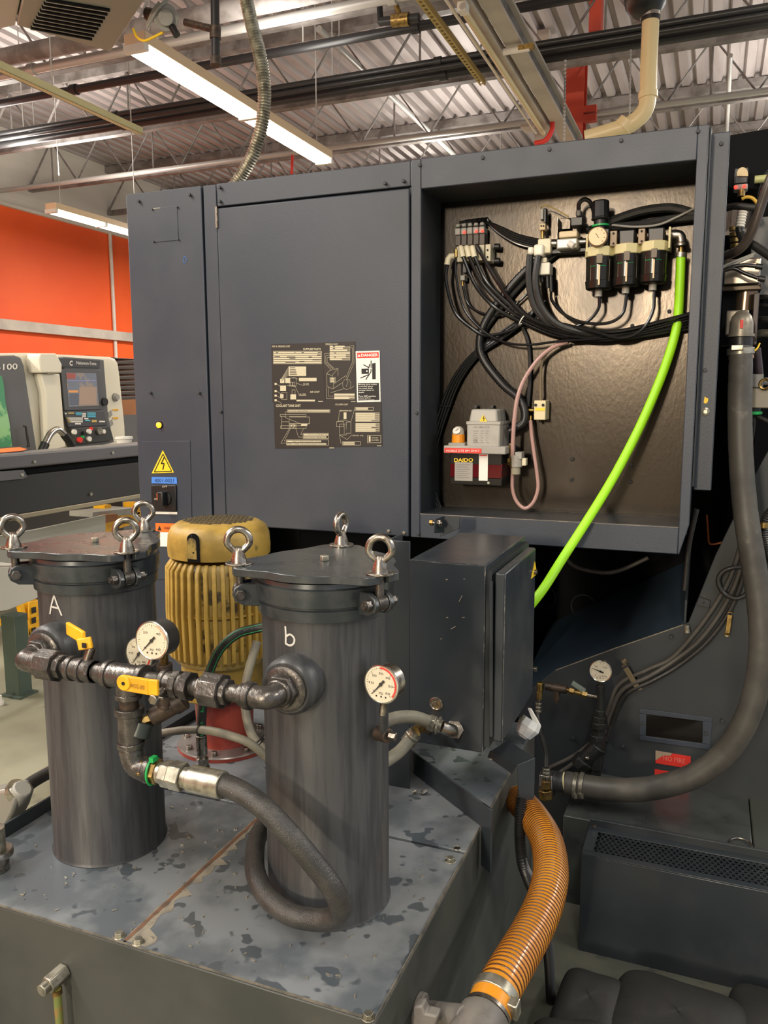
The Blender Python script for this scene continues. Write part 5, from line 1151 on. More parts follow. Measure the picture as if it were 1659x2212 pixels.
gauge(c1, (.0, -1, .06), .0318, .034, 'deep steel-cased pressure gauge on the manifold stem', ['0', '', '20', '', '40', '', '60'], 226, (70, 10), [(V((c1.x+.002, 1.045, c1.z-.028)), V((c1.x+.002, 1.045, c1.z-.05)), .007, brass, 6)], mat('dull_case', (108, 106, 102), .3, metal=.8), mat('faded_red', (204, 168, 140), .6))
t = thing('valve_stand', 'brown threaded gauge stem with small valve behind the manifold', 'fitting', at(350, 1560, Y=1.0))
gx = c1.x+.002
zz = lambda y: at(345, y, Y=1.045).z
MB().cyl((gx, 1.045, zz(1432)), (gx, 1.045, zz(1465)), .013).build('bushing', rusty, t, bevel=.001); MB().cyl((gx, 1.045, zz(1465)), (gx, 1.045, zz(1510)), .01).build('riser', rusty, t)
MB().cyl((gx, 1.045, zz(1498)), (gx, 1.045, zz(1516)), .0165).build('elbow_rim', rusty, t, bevel=.001); MB().sphere((gx, 1.045, zz(1522)), .016).build('elbow', rusty, t); MB().cyl((gx-.02, 1.03, zz(1545)), (gx+.02, 1.06, zz(1515)), .0155).build('tee_body', rusty, t, bevel=.001)
MB().cyl((gx+.012, 1.05, zz(1520)), (gx+.026, 1.058, zz(1508)), .0185).build('tee_rim', rusty, t, bevel=.001)
MB().cyl((gx-.03, 1.02, zz(1550)), (gx-.018, 1.03, zz(1545)), .009, n=6).build('brass_nipple', brass, t)
MB().cyl((TXx+.012, PY+.004, zz(1578)), (gx-.028, 1.02, zz(1550)), .0185).build('side_boss', mat('green_grey_iron', (60, 66, 62), .4, metal=.4), t, bevel=.002)

# ------------------------------------------------------------------ yellow pump motor
MX, MY = at(478, 1300, Y=1.66).x, 1.66
mz = lambda y: zfor(MX, MY, y)
mo = thing('pump_motor', 'yellow finned electric pump motor standing on a red base', 'motor', (MX, MY, TZ))
Mo = lambda z: V((MX, MY, z))
zc = mz(1122); zr = mz(1190)
MB().lathe(Mo(0), (0, 0, 1), [(zr-.004, .119), (zr-.004, .1235), (zr+.018, .1245), (zc-.032, .122), (zc-.014, .114), (zc-.004, .098), (zc, .08), (zc, .0)], 64).build('fan_cowl', yel, mo)['label'] = 'dented yellow fan cowl'
cw = [o for o in mo.children][0]
b = MB()
for i in range(-6, 7):
    for j in range(-6, 7):
        p = V((i*.0125+(j % 2)*.004, j*.0125, 0))
        if p.length < .082: b.obox(V((MX, MY, zc+.0006))+p, (.0042, 0, 0), (.0012, .003, 0), (0, 0, .0005))
o = b.build('cowl_slots', mat('cowl_shadow', (58, 54, 44), .7), cw, smooth=0); o['kind'] = 'stuff'
def onmo(px, py, r): 
    a, z = cylhit(px, py, (MX, MY), r); return a, z
a, z = onmo(418, 1190, .1245)
ur = V((math.cos(a), math.sin(a), 0)); ut = V((-ur.y, ur.x, 0))
arch = [Mo(z)+ur*.1225+ut*.0155*math.cos(q)+V((0, 0, .001+(.024 if math.sin(q) > -.5 else 0)+.0155*max(math.sin(q), 0))) for q in [PI*k/10 for k in range(11)]]
arch = [Mo(zr-.003)+ur*.1225+ut*.0155]+arch+[Mo(zr-.003)+ur*.1225-ut*.0155]
MB().prism(arch, ur*.0035).build('cable_opening', dark, cw)
MB().prism([p+(p-(Mo(z)+ur*.1225))*-.25+ut*-.003 for p in arch], ur*.0042).build('opening_cover', yeldirt, cw)
for pp in ((414, 1157), (418, 1194)):
    a2, z2 = onmo(*pp, .126); MB().lathe(V((MX+.1235*math.cos(a2), MY+.1235*math.sin(a2), z2)), (math.cos(a2), math.sin(a2), 0), [(0, .0025), (.0035, .0025)], 8).build('screw_hole', blackprint, cw)
z1, z2 = mz(1203), mz(1418)
MB().lathe(Mo(0), (0, 0, 1), [(z2, .112), (z2+.01, .119), (z1-.01, .119), (z1, .112)], 64).build('stator_body', yeldirt, mo)
zm = mz(1308)
fin = None
NF = 40
for k in range(NF):
    if fin is None:
        b = MB(); prof = [(.110, z2+.004), (.131, z2+.022), (.134, zm), (.131, z1-.016), (.116, z1+.004), (.105, z1)]
        b.prism([V((MX+r_, MY-.0048, z_)) for r_, z_ in prof], (0, .0096, 0)); fin = b.build('cooling_fin', yel, mo, bevel=.002, seg=2)
    else:
        c = fin.copy(); COL.objects.link(c); c.name = 'cooling_fin'; c.parent = mo; c.rotation_euler = (0, 0, 2*PI*k/NF)
MB().lathe(Mo(zm-.003), (0, 0, 1), [(0, .118), (.001, .1255), (.005, .1255), (.006, .118)], 64).build('casting_ring', yel, mo)
z3, z4, z5 = mz(1490), mz(1590), mz(1610)
MB().lathe(Mo(0), (0, 0, 1), [(z3, .096), (z3+.004, .1), (z2-.004, .103), (z2+.012, .112)], 48).build('end_bell', yel, mo)
MB().obox(Mo((z3+z2)/2)+V((-.0, -.098, 0)), (.03, 0, 0), (0, .012, 0), (0, 0, (z2-z3)/2)).build('foot_pad', yel, mo, bevel=.003)
MB().lathe(Mo(0), (0, 0, 1), [(z5, .08), (z5+.01, .072), (z4+.02, .07), (z3-.01, .074), (z3, .088)], 48).build('red_pedestal', redox, mo)['label'] = 'red oxide painted pedestal'
fl = MB().lathe(Mo(0), (0, 0, 1), [(TZ+.0035, .118), (TZ+.012, .119), (TZ+.0145, .117), (TZ+.015, .08)], 56).build('base_flange', mat('bare_flange', (150, 146, 142), .3, metal=.6, c2=(126, 112, 106), scale=8), mo)
MB().lathe(Mo(0), (0, 0, 1), [(TZ+.0032, .1195), (TZ+.0105, .1195)], 56).build('flange_edge', redox, mo)
for k in range(8):
    q = k*PI/4+.3; P = Mo(TZ+.015)+V((math.cos(q), math.sin(q), 0))*.1; MB().cyl(P, P+V((0, 0, .009)), .008, n=6).build('flange_bolt', chrome, fl, bevel=.001)
# hydraulic hose with green stripe
gp = spline([at(*q[:2], Y=q[2]) for q in ((600, 1348, 1.5), (552, 1358, 1.48), (512, 1370, 1.46), (476, 1402, 1.45), (454, 1448, 1.45), (441, 1500, 1.45), (436, 1545, 1.45), (435, 1592, 1.45))], 8)
t = thing('hydraulic_hose', 'black hydraulic hose with green printed stripe arching beside the motor', 'hose', gp[-1])
MB().tube(gp, .0105, 14).build('hose', rubber, t)
gs = []; 
for i, p in enumerate(gp[4:36]):
    pass
to = lambda p: (CAM-p).normalized()
b = MB(); idx = [i for i in range(2, 33)]
L1 = []; L2 = []
for i in idx:
    p = gp[i]; tg = (gp[min(i+1, len(gp)-1)]-gp[i-1]).normalized(); s_ = tg.cross(to(p)).normalized(); n_ = s_.cross(tg).normalized()
    if n_.dot(to(p)) < 0: n_ = -n_
    for kk, lst in (): pass
    L1.append(p+n_*.0086+s_*.0072); L2.append(p+n_*.0086-s_*.0072)
n = len(L1); b.add(L1+L2, [(i, i+1, n+i+1, n+i) for i in range(n-1)]); so = b.build('green_stripe', greenhose, t, smooth=0)
b = MB()
def alongtxt(s, i0, i1, m_, h=.006, up=1):
    for k, ch in enumerate(s):
        i = i0+(i1-i0)*k/(len(s)); i2 = i0+(i1-i0)*(k+.78)/len(s)
        def P(q): 
            a = int(q); f_ = q-a; return gp[a].lerp(gp[min(a+1, len(gp)-1)], f_)
        p, q = P(i), P(i2); tg = (q-p).normalized(); s_ = tg.cross(to(p)).normalized(); n_ = s_.cross(tg).normalized()
        if n_.dot(to(p)) < 0: n_ = -n_
        o_ = n_*.0108-s_*h/2*-1
        if ch != ' ': b.text(ch, p+o_-s_*h, q+o_-s_*h, p+o_)
alongtxt('AEROQUIP  E-T-N', 31, 8, blackprint)
b.build('lettering', blackprint, so, smooth=0)
b = MB(); alongtxt('00 FC', 55, 40, greenp); b.build('green_lettering', greenhose, t, smooth=0)
pz_ = [at(436, y, Y=1.45).z for y in (1588, 1630, 1636, 1655, 1668)]; gxx = gp[-1].x
zf = TZ
MB().cyl((gxx, 1.45, pz_[0]), (gxx, 1.45, pz_[1]), .0125).build('ferrule', chrome, t, bevel=.001); MB().cyl((gxx, 1.45, pz_[1]), (gxx, 1.45, pz_[2]), .009).build('stem', chrome, t); MB().cyl((gxx, 1.45, pz_[2]), (gxx, 1.45, pz_[3]), .0145, n=6).build('hex_nut', chrome, t, bevel=.001); MB().cyl((gxx, 1.45, pz_[3]), (gxx, 1.45, zf), .0165).build('port', chrome, t, bevel=.001)
# grey liquid-tight conduits
def flex(p, r, label, m_=greyflex, nr=90, name='flexible_conduit'):
    c, rr = ribbed(spline([at(x, y, Y=d) for x, y, d in p]), nr, r, r*.05)
    return solo(MB().tube(c, rr, 12), name, m_, label, 'conduit', smooth=60)
flex([(300, 1588, 1.4), (352, 1583, 1.38), (400, 1577, 1.36), (450, 1578, 1.34), (500, 1590, 1.33), (540, 1606, 1.34), (575, 1635, 1.36), (610, 1670, 1.38)], .0085, 'grey flexible conduit crossing in front of the red motor pedestal')
flex([(556, 1385, 1.48), (542, 1430, 1.46), (531, 1480, 1.44), (530, 1530, 1.43), (541, 1580, 1.42), (562, 1612, 1.41), (600, 1640, 1.41)], .0095, 'grey flexible conduit rising between the motor and right filter')
solo(MB().ring(at(558, 1605, Y=1.37), (1, -.2, -.8), .013, .0018, 14, 5), 'cable_tie', blackp, 'black cable tie joining the two grey conduits by the right filter', 'cable tie')
solo(MB().ring(at(431, 1577, Y=1.345), (1, 0, 0), .0105, .0014, 14, 5), 'cable_tie', blackp, 'black cable tie on the conduit before the motor pedestal', 'cable tie')

# ------------------------------------------------------------------ electrical enclosure on its legs
BX0, BX1, BY0, BY1, BZ0, BZ1 = -.588, -.42, 1.595, 1.972, .848, 1.257
en = thing('electrical_enclosure', 'dark steel electrical enclosure with side door standing at the tank edge', 'enclosure', ((BX0+BX1)/2, (BY0+BY1)/2, BZ0))
MB().box(BX0, BY0, BZ0, BX1, BY1, BZ1).build('body', boxpaint, en, bevel=.003)
MB().box(BX1, BY0+.006, BZ0+.012, BX1+.012, BY1-.006, BZ1-.012).build('gasket_frame', navydark, en)
dx0, dx1 = at(1070, 1233, Y=1.59).x, at(1092, 1240, Y=1.59).x; dzt, dzb = at(1085, 1238, Y=1.59).z, at(1080, 1604, Y=1.59).z
do = MB().box(dx0, BY0-.006, dzb, dx1, at(1158, 1183, X=dx1).y, dzt).build('door', boxpaint, en, bevel=.004)
MB().cyl(at(1061, 1256, Y=1.588), at(1061, 1590, Y=1.588), .0042, n=10).build('hinge', navydark, en)
tq = [at(x, y, X=dx1) for x, y in ((1147, 1250), (1159, 1240), (1155, 1213))]; MB().prism(tq, (.001, 0, 0)).build('warning_triangle', yellowsign, do)
P = at(1157, 1236, X=dx1+.004); MB().cyl(P-V((.006, 0, 0)), P+V((.004, 0, 0)), .006).build('door_lock', chrome, do)
P = at(1156, 1445, X=dx1+.002); MB().cyl(P-V((.004, 0, 0)), P+V((.004, 0, 0)), .006).build('door_lock', chrome, do)
P = at(942, 1520, Y=BY0); MB().lathe(P, (0, -1, 0), [(-.001, .0155), (.002, .0155), (.003, .0125), (.0015, .011), (.0015, .006), (.0035, .005)], 24).build('knockout_plug', chrome, en)
for x, y, l, a in ((995, 1293, .008, 1.1), (965, 1252, .002, 0), (1003, 1251, .002, .4), (979, 1356, .006, .6), (953, 1380, .0025, .5), (1001, 1334, .003, .2), (966, 1334, .002, 0), (1048, 1240, .005, 1.5), (1060, 1640, .003, .1)):
    P = at(x, y, Y=BY0-.0006); d = V((math.cos(a), 0, math.sin(a)))*l; MB().obox(P, d, V((0, .0003, 0)), V((-d.z, 0, d.x)).normalized()*.0009).build('paint_chip', scuff, en)
# mounting post left of the enclosure
px0, px1 = at(838, 1400, Y=1.6).x, at(886, 1400, Y=1.6).x; pzt = at(860, 1168, Y=1.6).z
b = MB(); MB().box(px0, 1.6, TZ+.0035, px1-.001, 1.605, pzt).build('front_plate', boxpaint, en, bevel=.0015); MB().box(px0, 1.605, TZ+.0035, px0+.005, 1.68, pzt+.002).build('side_plate', boxpaint, en, bevel=.0015)
t = en
# angle legs crossing the deck and hooking over the edge
def leg(q0, q1, down, w, name='leg'):
    a, c = at(*q0, Z=TZ+.004), at(*q1, Z=TZ+.004); d = (c-a).normalized(); e = a+d*((TX1+.03-a.x)/d.x)
    nn_ = V((-d.y, d.x, 0)); hgt = .052
    b = MB(); b.obox((a+e)/2+V((0, 0, hgt/2)), (e-a)/2, nn_*.002, V((0, 0, hgt/2)))
    st = a+d*((TX1+.004-a.x)/d.x)
    b2 = MB(); b2.obox((st+e)/2+V((0, 0, hgt/2-down/2)), (e-st)/2, nn_*.0021, V((0, 0, hgt/2+down/2)))
    b.build(name, boxpaint, en, bevel=.0012); b2.build('leg_hook', boxpaint, en, bevel=.0012)
leg((864, 1647), (1032, 1778), .085, .05)
a = at(1048, 1630, Z=TZ+.004); e = V((TX1+.035, a.y-.02, TZ))
# rear leg: folded bracket under the door end
q = [at(1098, 1598, Y=1.78), at(1155, 1637, Y=1.72), at(1118, 1652, Y=1.66), at(1060, 1622, Y=1.72)]
MB().prism(q, (0, 0, -.004)).build('leg_bracket', boxpaint, en, bevel=.001)
zq = at(1118, 1652, Y=1.66)
MB().prism([at(1118, 1652, Y=1.66), at(1156, 1637, Y=1.7), at(1154, 1728, Y=1.7), at(1120, 1735, Y=1.66)], (-.002, .003, 0)).build('leg_hook', boxpaint, en, bevel=.001)
MB().prism([at(1060, 1622, Y=1.72), at(1118, 1652, Y=1.66), at(1106, 1672, Y=1.66), at(1054, 1636, Y=1.72)], (-.002, .003, 0)).build('leg_bracket', boxpaint, en, bevel=.001)
e_ = .0008
for a_ in ((BX0, BY0-e_, BZ1-.0016, BX1, BY0+.0004, BZ1-.0004), (BX1-.0016, BY0-e_, BZ0, BX1+.0002, BY0+.0006, BZ1), (BX1-.0008, BY0, BZ1-.0012, BX1+e_, BY1, BZ1+.0002)): MB().box(*a_).build('worn_edge', mat('worn_box_edge', (104, 102, 96), .5, c2=(52, 56, 60), scale=40, lo=.36, hi=.5) if 'worn_box_edge' not in bpy.data.materials else bpy.data.materials['worn_box_edge'], en)
MB().box(dx1-.001, BY0-.0066, dzb+.004, dx1+.0005, BY0-.0052, dzt-.004).build('worn_edge', bpy.data.materials['worn_box_edge'], do)
# bolted tab behind
t = thing('bolted_bracket', 'small bare steel bracket with bolt above the enclosure', 'bracket', at(960, 1145, Y=2.1))
MB().prism([at(x, y, Y=2.16) for x, y in ((958, 1114), (993, 1116), (992, 1142), (950, 1160))], (0, .004, 0)).build('plate', navydark, t, bevel=.001)
MB().prism([at(938, 1122, Y=2.1), at(958, 1114, Y=2.16), at(958, 1150, Y=2.16), at(937, 1152, Y=2.1)], (.003, .002, 0)).build('flange', boxpaint, t, bevel=.001)
MB().cyl(at(929, 1129, Y=2.12), at(955, 1130, Y=2.12), .006).build('bolt', chrome, t); MB().cyl(at(929, 1129, Y=2.12), at(936, 1129, Y=2.12), .009, n=6).build('nut', brass, t); MB().cyl(at(946, 1130, Y=2.12), at(953, 1130, Y=2.12), .011, n=6).build('nut', chrome, t)
# conduits into the enclosure
def conn(t, a, b_, Y, r):
    p, q = at(*a, Y=Y), at(*b_, Y=Y); L = q-p
    MB().cyl(p, p+L*.5, r, n=8).build('gland_nut', zinc, t, bevel=.001); MB().cyl(p+L*.5, q, r*.8, n=16).build('gland_body', zinc, t); MB().cyl(p+L*.62, p+L*.78, r*1.08, n=6).build('gland_ring', zinc, t, bevel=.001)
c, rr = ribbed(spline([at(x, y, Y=d) for x, y, d in ((790, 1590, 1.4), (828, 1562, 1.42), (858, 1550, 1.44), (895, 1549, 1.47), (930, 1560, 1.5))]), 60, .0125, .0006)
t = thing('conduit_with_elbow', 'upper grey conduit with shiny elbow entering the enclosure face', 'conduit', at(930, 1565, Y=1.5))
MB().tube(c, rr, 14).build('conduit', greyflex, t, smooth=60); conn(t, (927, 1560), (955, 1570), 1.5, .0175)
MB().tube(spline([at(952, 1569, Y=1.5), at(966, 1575, Y=1.51), at(976, 1578, Y=1.53), at(978, 1577, Y=1.595)]), .013, 14).build('elbow', chrome, t); MB().cyl(at(981, 1576, Y=1.572), at(983, 1576, Y=1.595), .0205, n=6).build('hub', chrome, t, bevel=.001)
c, rr = ribbed(spline([at(x, y, Y=d) for x, y, d in ((790, 1670, 1.38), (835, 1643, 1.42), (862, 1624, 1.46), (882, 1602, 1.49))]), 46, .0125, .0006)
t = thing('conduit_with_gland', 'lower grey conduit with steel gland below the elbow one', 'conduit', at(885, 1600, Y=1.5))
MB().tube(c, rr, 14).build('conduit', greyflex, t, smooth=60); conn(t, (880, 1605), (898, 1580), 1.5, .0165); MB().tube(spline([at(896, 1582, Y=1.5), at(908, 1572, Y=1.53), at(918, 1572, Y=1.56), at(925, 1573, Y=1.595)]), .0115, 12).build('elbow', brass, t)
# bagged white plug
t = thing('bagged_plug', 'white plastic plug in clear bag hanging behind the enclosure door', 'plug', at(1140, 1570, Y=1.95))
P, Q = at(1128, 1592, Y=1.93), at(1150, 1556, Y=1.95); ax = Q-P
MB().lathe(P, ax, [(0, .012), (ax.length*.3, .014), (ax.length*.35, .022), (ax.length*.7, .022), (ax.length*.75, .018)], 16).build('plug_body', white, t)
b = MB(); b.prism([at(x, y, Y=1.95) for x, y in ((1139, 1530), (1147, 1531), (1168, 1568), (1165, 1580), (1158, 1578))], (0, .006, 0)).build('cover_plate', white, t, bevel=.002)
MB().lathe(P+ax*.1, ax, [(0, .02), (ax.length*.5, .03), (ax.length*.9, .026)], 9).build('bag', mat('clear_bag', (210, 212, 210), .2, spec=.8), t, smooth=10)

# ------------------------------------------------------------------ left edge: conduit box and hose
t = thing('hose_connector', 'grey cast conduit fitting with black hose at the left edge', 'fitting', at(20, 1760, Y=1.16))
D = 1.17
MB().tube(spline([at(130, 1655, Y=1.3), at(100, 1672, Y=1.26), at(72, 1688, Y=1.22), at(46, 1708, Y=1.18)]), .0135, 14).build('hose', rubber, t)
MB().cyl(at(50, 1702, Y=D), at(30, 1730, Y=D), .02, n=10).build('gland', greyplast, t, bevel=.003); MB().cyl(at(40, 1703, Y=D), at(32, 1714, Y=D), .023, n=16).build('clamp', zinc, t)
MB().prism([at(x, y, Y=D-.02) for x, y in ((-40, 1716), (20, 1704), (36, 1726), (26, 1758), (4, 1800), (-40, 1850))], (0, .05, 0)).build('cast_body', mat('cast_zinc_grey', (150, 148, 140), .4, metal=.5), t, bevel=.006)
P = at(-6, 1880, Z=TZ); zt_ = .07
MB().cyl(P, P+V((0, 0, .035)), .022, n=8).build('lower_nut', chrome, t, bevel=.002); MB().lathe(P, (0, 0, 1), [(.03, .03), (.036, .031), (.042, .028)], 24).build('lock_ring', chrome, t); MB().cyl(P+V((0, 0, .04)), P+V((0, 0, .085)), .018).build('neck', zinc, t)
# ------------------------------------------------------------------ machine base at right
BY = 2.76
def B(x, y, d=0): return at(x, y, Y=BY-d)
mb = thing('machining_center', 'dark steel machine base side plate with sloping top edge at right', 'machine', B(1400, 1750))
MB().prism([B(x, y) for x, y in ((1120, 1510), (1200, 1447), (1330, 1399), (1475, 1349), (1487, 1345), (1545, 1200), (1606, 1075), (1640, 1007), (1700, 900), (1800, 900), (1800, 1800), (1120, 1800))], (0, .012, 0)).build('side_plate', navydark, mb, bevel=.002)
MB().prism([B(x, y, .001) for x, y in ((1200, 1447), (1330, 1399), (1475, 1349), (1475, 1351), (1330, 1401), (1200, 1449))], (0, .004, 0)).build('plate_edge', scuff, mb)
# chute plate sloping up and back
q = [B(1120, 1500), B(1480, 1347)]; ch = mat('blue_chute', (52, 68, 82), .32, c2=(44, 56, 68), scale=2)
MB().prism([q[0]+V((0, .014, 0)), q[1]+V((0, .014, 0)), q[1]+V((0, .62, .10)), q[0]+V((0, .62, .10))], (0, 0, -.006)).build('chute_plate', ch, mb)
MB().prism([q[1]+V((-.004, .014, 0)), q[1]+V((-.004, .62, .1)), q[1]+V((-.004, .62, .3)), q[1]+V((-.004, .014, .075))], (.006, 0, 0)).build('chute_side', navydark, mb)
MB().box(XL+.05, 3.42, 0, .0, 3.5, CB+.01).build('void_backing', dark, mb); MB().box(XL+.31, 2.9, 0, -.62, 2.95, CB+.005).build('void_backing', dark, mb)  # dark backing sheets added to stand for the shaded void around the cabinet
MB().box(.085, 2.9, .3, .13, 3.4, 2.3).build('void_backing', dark, mb); MB().box(-.1, 3.405, 0, .5, 3.415, 2.2).build('void_backing', dark, mb)
for x, y in ((1175, 1290), (1260, 1310)): 
    P = at(x, y, Y=3.415); MB().ring(P, (0, 1, 0), .05, .004, 24, 6).build('port_rim', navydark, mb)
solo(MB().tube(spline([at(x, y, Y=2.9) for x, y in ((1215, 1200), (1245, 1225), (1300, 1237), (1340, 1232), (1400, 1205))]), .007), 'hidden_hose', rubber_grey, 'dim grey hose sagging in the dark under the alcove', 'hose')
solo(MB().tube(spline([at(x, y, Y=2.7) for x, y in ((1505, 1100), (1488, 1180), (1480, 1260), (1478, 1275))]), .008), 'hidden_hose', rubber, 'dim black hose dropping in the dark beside the alcove corner', 'hose')
# access window
wf = MB()
def fr(a): return [B(x, y, .006) for x, y in a]
for a in (((1381, 1530), (1538, 1551), (1538, 1561), (1381, 1541)), ((1381, 1589), (1535, 1609), (1533, 1620), (1382, 1599)), ((1381, 1541.5), (1396, 1543.5), (1395, 1590.5), (1381, 1588.5)), ((1518, 1558.8), (1538, 1561.5), (1535, 1608.5), (1517, 1606.3))):
    MB().prism(fr(a), (0, .006, 0)).build('window_frame', navy, mb, bevel=.001)
MB().prism([B(x, y, .002) for x, y in ((1394, 1538), (1520, 1555), (1518, 1607), (1394, 1590))], (0, .002, 0)).build('window_pane', mat('dark_pane', (26, 24, 22), .12), mb)
for x, y in ((1388, 1562), (1525, 1583), (1560, 1557), (1345, 1612), (1450, 1375), (1625, 1432), (1238, 1594), (1300, 1660)): 
    P = B(x, y, .006); MB().cyl(P+V((0, .008, 0)), P-V((0, .007, 0)), .0065, n=8).build('screw', navydark, mb, bevel=.001)
lb = MB().prism([B(x, y, .0) for x, y in ((1416, 1621), (1492, 1634), (1492, 1660), (1416, 1648))], (0, -.002, 0)).build('red_label', redp, mb); lb['label'] = 'torn red warning label'
MB().text('NO FIRE', B(1432, 1642, .003), B(1480, 1650, .003), B(1432, 1632, .003)).build('lettering', mat('faded_pink', (226, 120, 106), .6), lb, smooth=0)
MB().prism([B(x, y, .0021) for x, y in ((1416, 1621), (1452, 1627), (1448, 1632), (1432, 1632), (1420, 1640), (1416, 1642))], (0, -.001, 0)).build('torn_corner', mat('torn_paper', (160, 140, 118), .7), lb)
MB().prism([B(x, y, .0) for x, y in ((1414, 1661), (1490, 1674), (1488, 1700), (1414, 1690))], (0, -.002, 0)).build('red_label', redp, mb)
# cables on the side plate with clamps
def bt(p, r, label, name='machine_cable', m_=rubber_grey, cat='cable', k=8): return solo(MB().tube(spline([B(*q) for q in p], k), r, 10), name, m_, label, cat)
bt([(1180, 1662, .03), (1240, 1632, .03), (1290, 1590, .025), (1315, 1530, .02), (1338, 1478, .02), (1400, 1446, .02), (1450, 1422, .02), (1500, 1368, .02), (1545, 1306, .02), (1580, 1240, .02), (1605, 1160, .03)], .0078, 'upper of three dark cables climbing the machine base plate')
bt([(1180, 1690, .03), (1250, 1640, .03), (1298, 1596, .02), (1320, 1540, .02), (1345, 1490, .03), (1400, 1462, .03), (1455, 1428, .02), (1510, 1384, .02), (1555, 1325, .02), (1590, 1255, .02), (1612, 1180, .03)], .0078, 'middle of three dark cables climbing the machine base plate')
bt([(1310, 1600, .02), (1326, 1552, .02), (1352, 1500, .03), (1410, 1470, .03), (1462, 1440, .02), (1520, 1394, .02), (1565, 1338, .02), (1596, 1275, .02), (1615, 1200, .03)], .0078, 'lower of three dark cables climbing the machine base plate', m_=rubber)
c, rr = ribbed(spline([B(*q) for q in ((1620, 1226, .03), (1585, 1226, .04), (1560, 1236, .04), (1551, 1256, .04), (1562, 1280, .04), (1585, 1292, .04), (1605, 1288, .04), (1622, 1272, .03))]), 110, .0065, .0012)
solo(MB().tube(c, rr, 8), 'corrugated_loop', rubber, 'small corrugated black loop beside the big grey hose', 'conduit', smooth=60)
def clamp(a, b_, w, lab, m_):
    t = thing('cable_clamp', lab, 'clamp', B(*a)); p, q = B(*a, .035), B(*b_, .035); d = (q-p); s_ = V((-d.z, 0, d.x)).normalized()*w
    MB().obox((p+q)/2, d*.33, s_, V((0, .002, 0))).build('strap', m_, t, bevel=.001)
    for e, f in ((p, p+d*.18), (q, q-d*.18)):
        MB().obox(e.lerp(f, .3)+V((0, .030, 0)), d*.09, s_, V((0, .002, 0))).build('foot', m_, t, bevel=.001); MB().obox((e+f)/2+V((0, .016, 0)), d*.012, s_, V((0, .016, 0))).build('riser', m_, t)
        P = e.lerp(f, .2)+V((0, .028, 0)); MB().cyl(P, P-V((0, .008, 0)), .006, n=6).build('screw', chrome, t)
clamp((1345, 1432), (1382, 1494), .009, 'brown strap clamp holding the three cables near the small gauge', mat('clamp_bronze', (112, 100, 78), .4, metal=.6))
clamp((1578, 1318), (1570, 1378), .007, 'brass strap clamp on the base plate by the big hose', brass)
t = thing('mount_tab', 'dark tab with bolt on the sloping plate edge', 'bracket', B(1520, 1300)); MB().prism([B(x, y, .012) for x, y in ((1510, 1290), (1535, 1298), (1532, 1314), (1505, 1306))], (0, .012, 0)).build('tab', navydark, t, bevel=.001); MB().cyl(B(1520, 1292, .0), B(1523, 1288, -.01), .008, n=6).build('nut', zinc, t); MB().lathe(B(1520, 1302, .0125), (0, -1, 0), [(0, .004), (.001, .004)], 8).build('hole', blackprint, t)
t = thing('corner_bolt', 'zinc hex bolt at the corner of the sloping plate edge', 'bolt', B(1484, 1358)); MB().cyl(B(1484, 1361, .02), B(1484, 1350, .02), .0085, n=6).build('head', zinc, t, bevel=.001); MB().cyl(B(1484, 1366, .02), B(1484, 1360, .02), .01).build('washer', zinc, t)
# gauge stand
D = 2.62
def G(x, y, Y=D): return at(x, y, Y=Y)
c4 = G(1297, 1450, 2.6)
gauge(c4, (-.1, -1, .05), .0365, .03, 'small round gauge on a black riser at the machine base', ['0', '', '50', '', '100', '', '150'], 165, None, [(c4+V((.0, .012, -.03)), G(1297, 1484), .009, cast, 6)], cast)
t = thing('strainer_riser', 'black iron riser with union and strainer under the small gauge', 'pipe', G(1285, 1670))
ir = mat('dark_iron', (52, 54, 54), .38, metal=.55, c2=(44, 44, 42), scale=30, bump=.25, bscale=160)
for y0, y1, r, n, nm, bx in ((1480, 1538, .0135, 16, 'pipe_run', 1297), (1532, 1548, .019, 8, 'bushing', 1296), (1545, 1560, .025, 8, 'union_nut', 1295), (1558, 1572, .029, 10, 'union_nut', 1294), (1570, 1590, .021, 16, 'pipe_run', 1293), (1586, 1612, .026, 8, 'coupling', 1291)):
    MB().cyl(G(bx, y0), G(bx-.5, y1), r, n=n).build(nm, ir, t, bevel=.0015)
MB().cyl(G(1296, 1610), G(1262, 1645), .030, n=18).build('strainer_body', ir, t, bevel=.003); MB().cyl(G(1266, 1640), G(1252, 1655), .036, n=8).build('strainer_cap', ir, t, bevel=.003); MB().cyl(G(1291, 1610), G(1286, 1660), .024, n=16).build('body', ir, t, bevel=.002); MB().cyl(G(1286, 1655), G(1285, 1676), .022, n=6).build('hex_plug', ir, t, bevel=.002)
MB().sphere(G(1268, 1638, D-.03), .009, 10, 6).build('cap_screw', chrome, t)
t = thing('brass_branch', 'brass and brown branch fittings left of the small gauge riser', 'fitting', G(1220, 1492))
MB().cyl(G(1178, 1481), G(1224, 1490), .014).build('tee_body', rusty, t, bevel=.001); MB().cyl(G(1203, 1490), G(1203, 1512), .011).build('tee_branch', rusty, t); MB().cyl(G(1203, 1510), G(1203, 1518), .006).build('branch_tip', rusty, t); MB().cyl(G(1224, 1490), G(1270, 1502), .008).build('nipple', brass, t); MB().cyl(G(1230, 1491), G(1240, 1494), .0115, n=6).build('brass_nut', brass, t); MB().cyl(G(1258, 1498), G(1268, 1501), .012, n=6).build('brass_nut', brass, t); MB().cyl(G(1268, 1501), G(1294, 1507), .01).build('nipple', chrome, t)
MB().obox(G(1250, 1484), V((.022, 0, -.012)), V((0, .006, 0)), V((.003, 0, .007))).build('lever', mat('lever_grey_green', (116, 126, 116), .4), t, bevel=.002); MB().cyl(G(1254, 1497), G(1250, 1486), .006).build('lever_stem', brass, t)
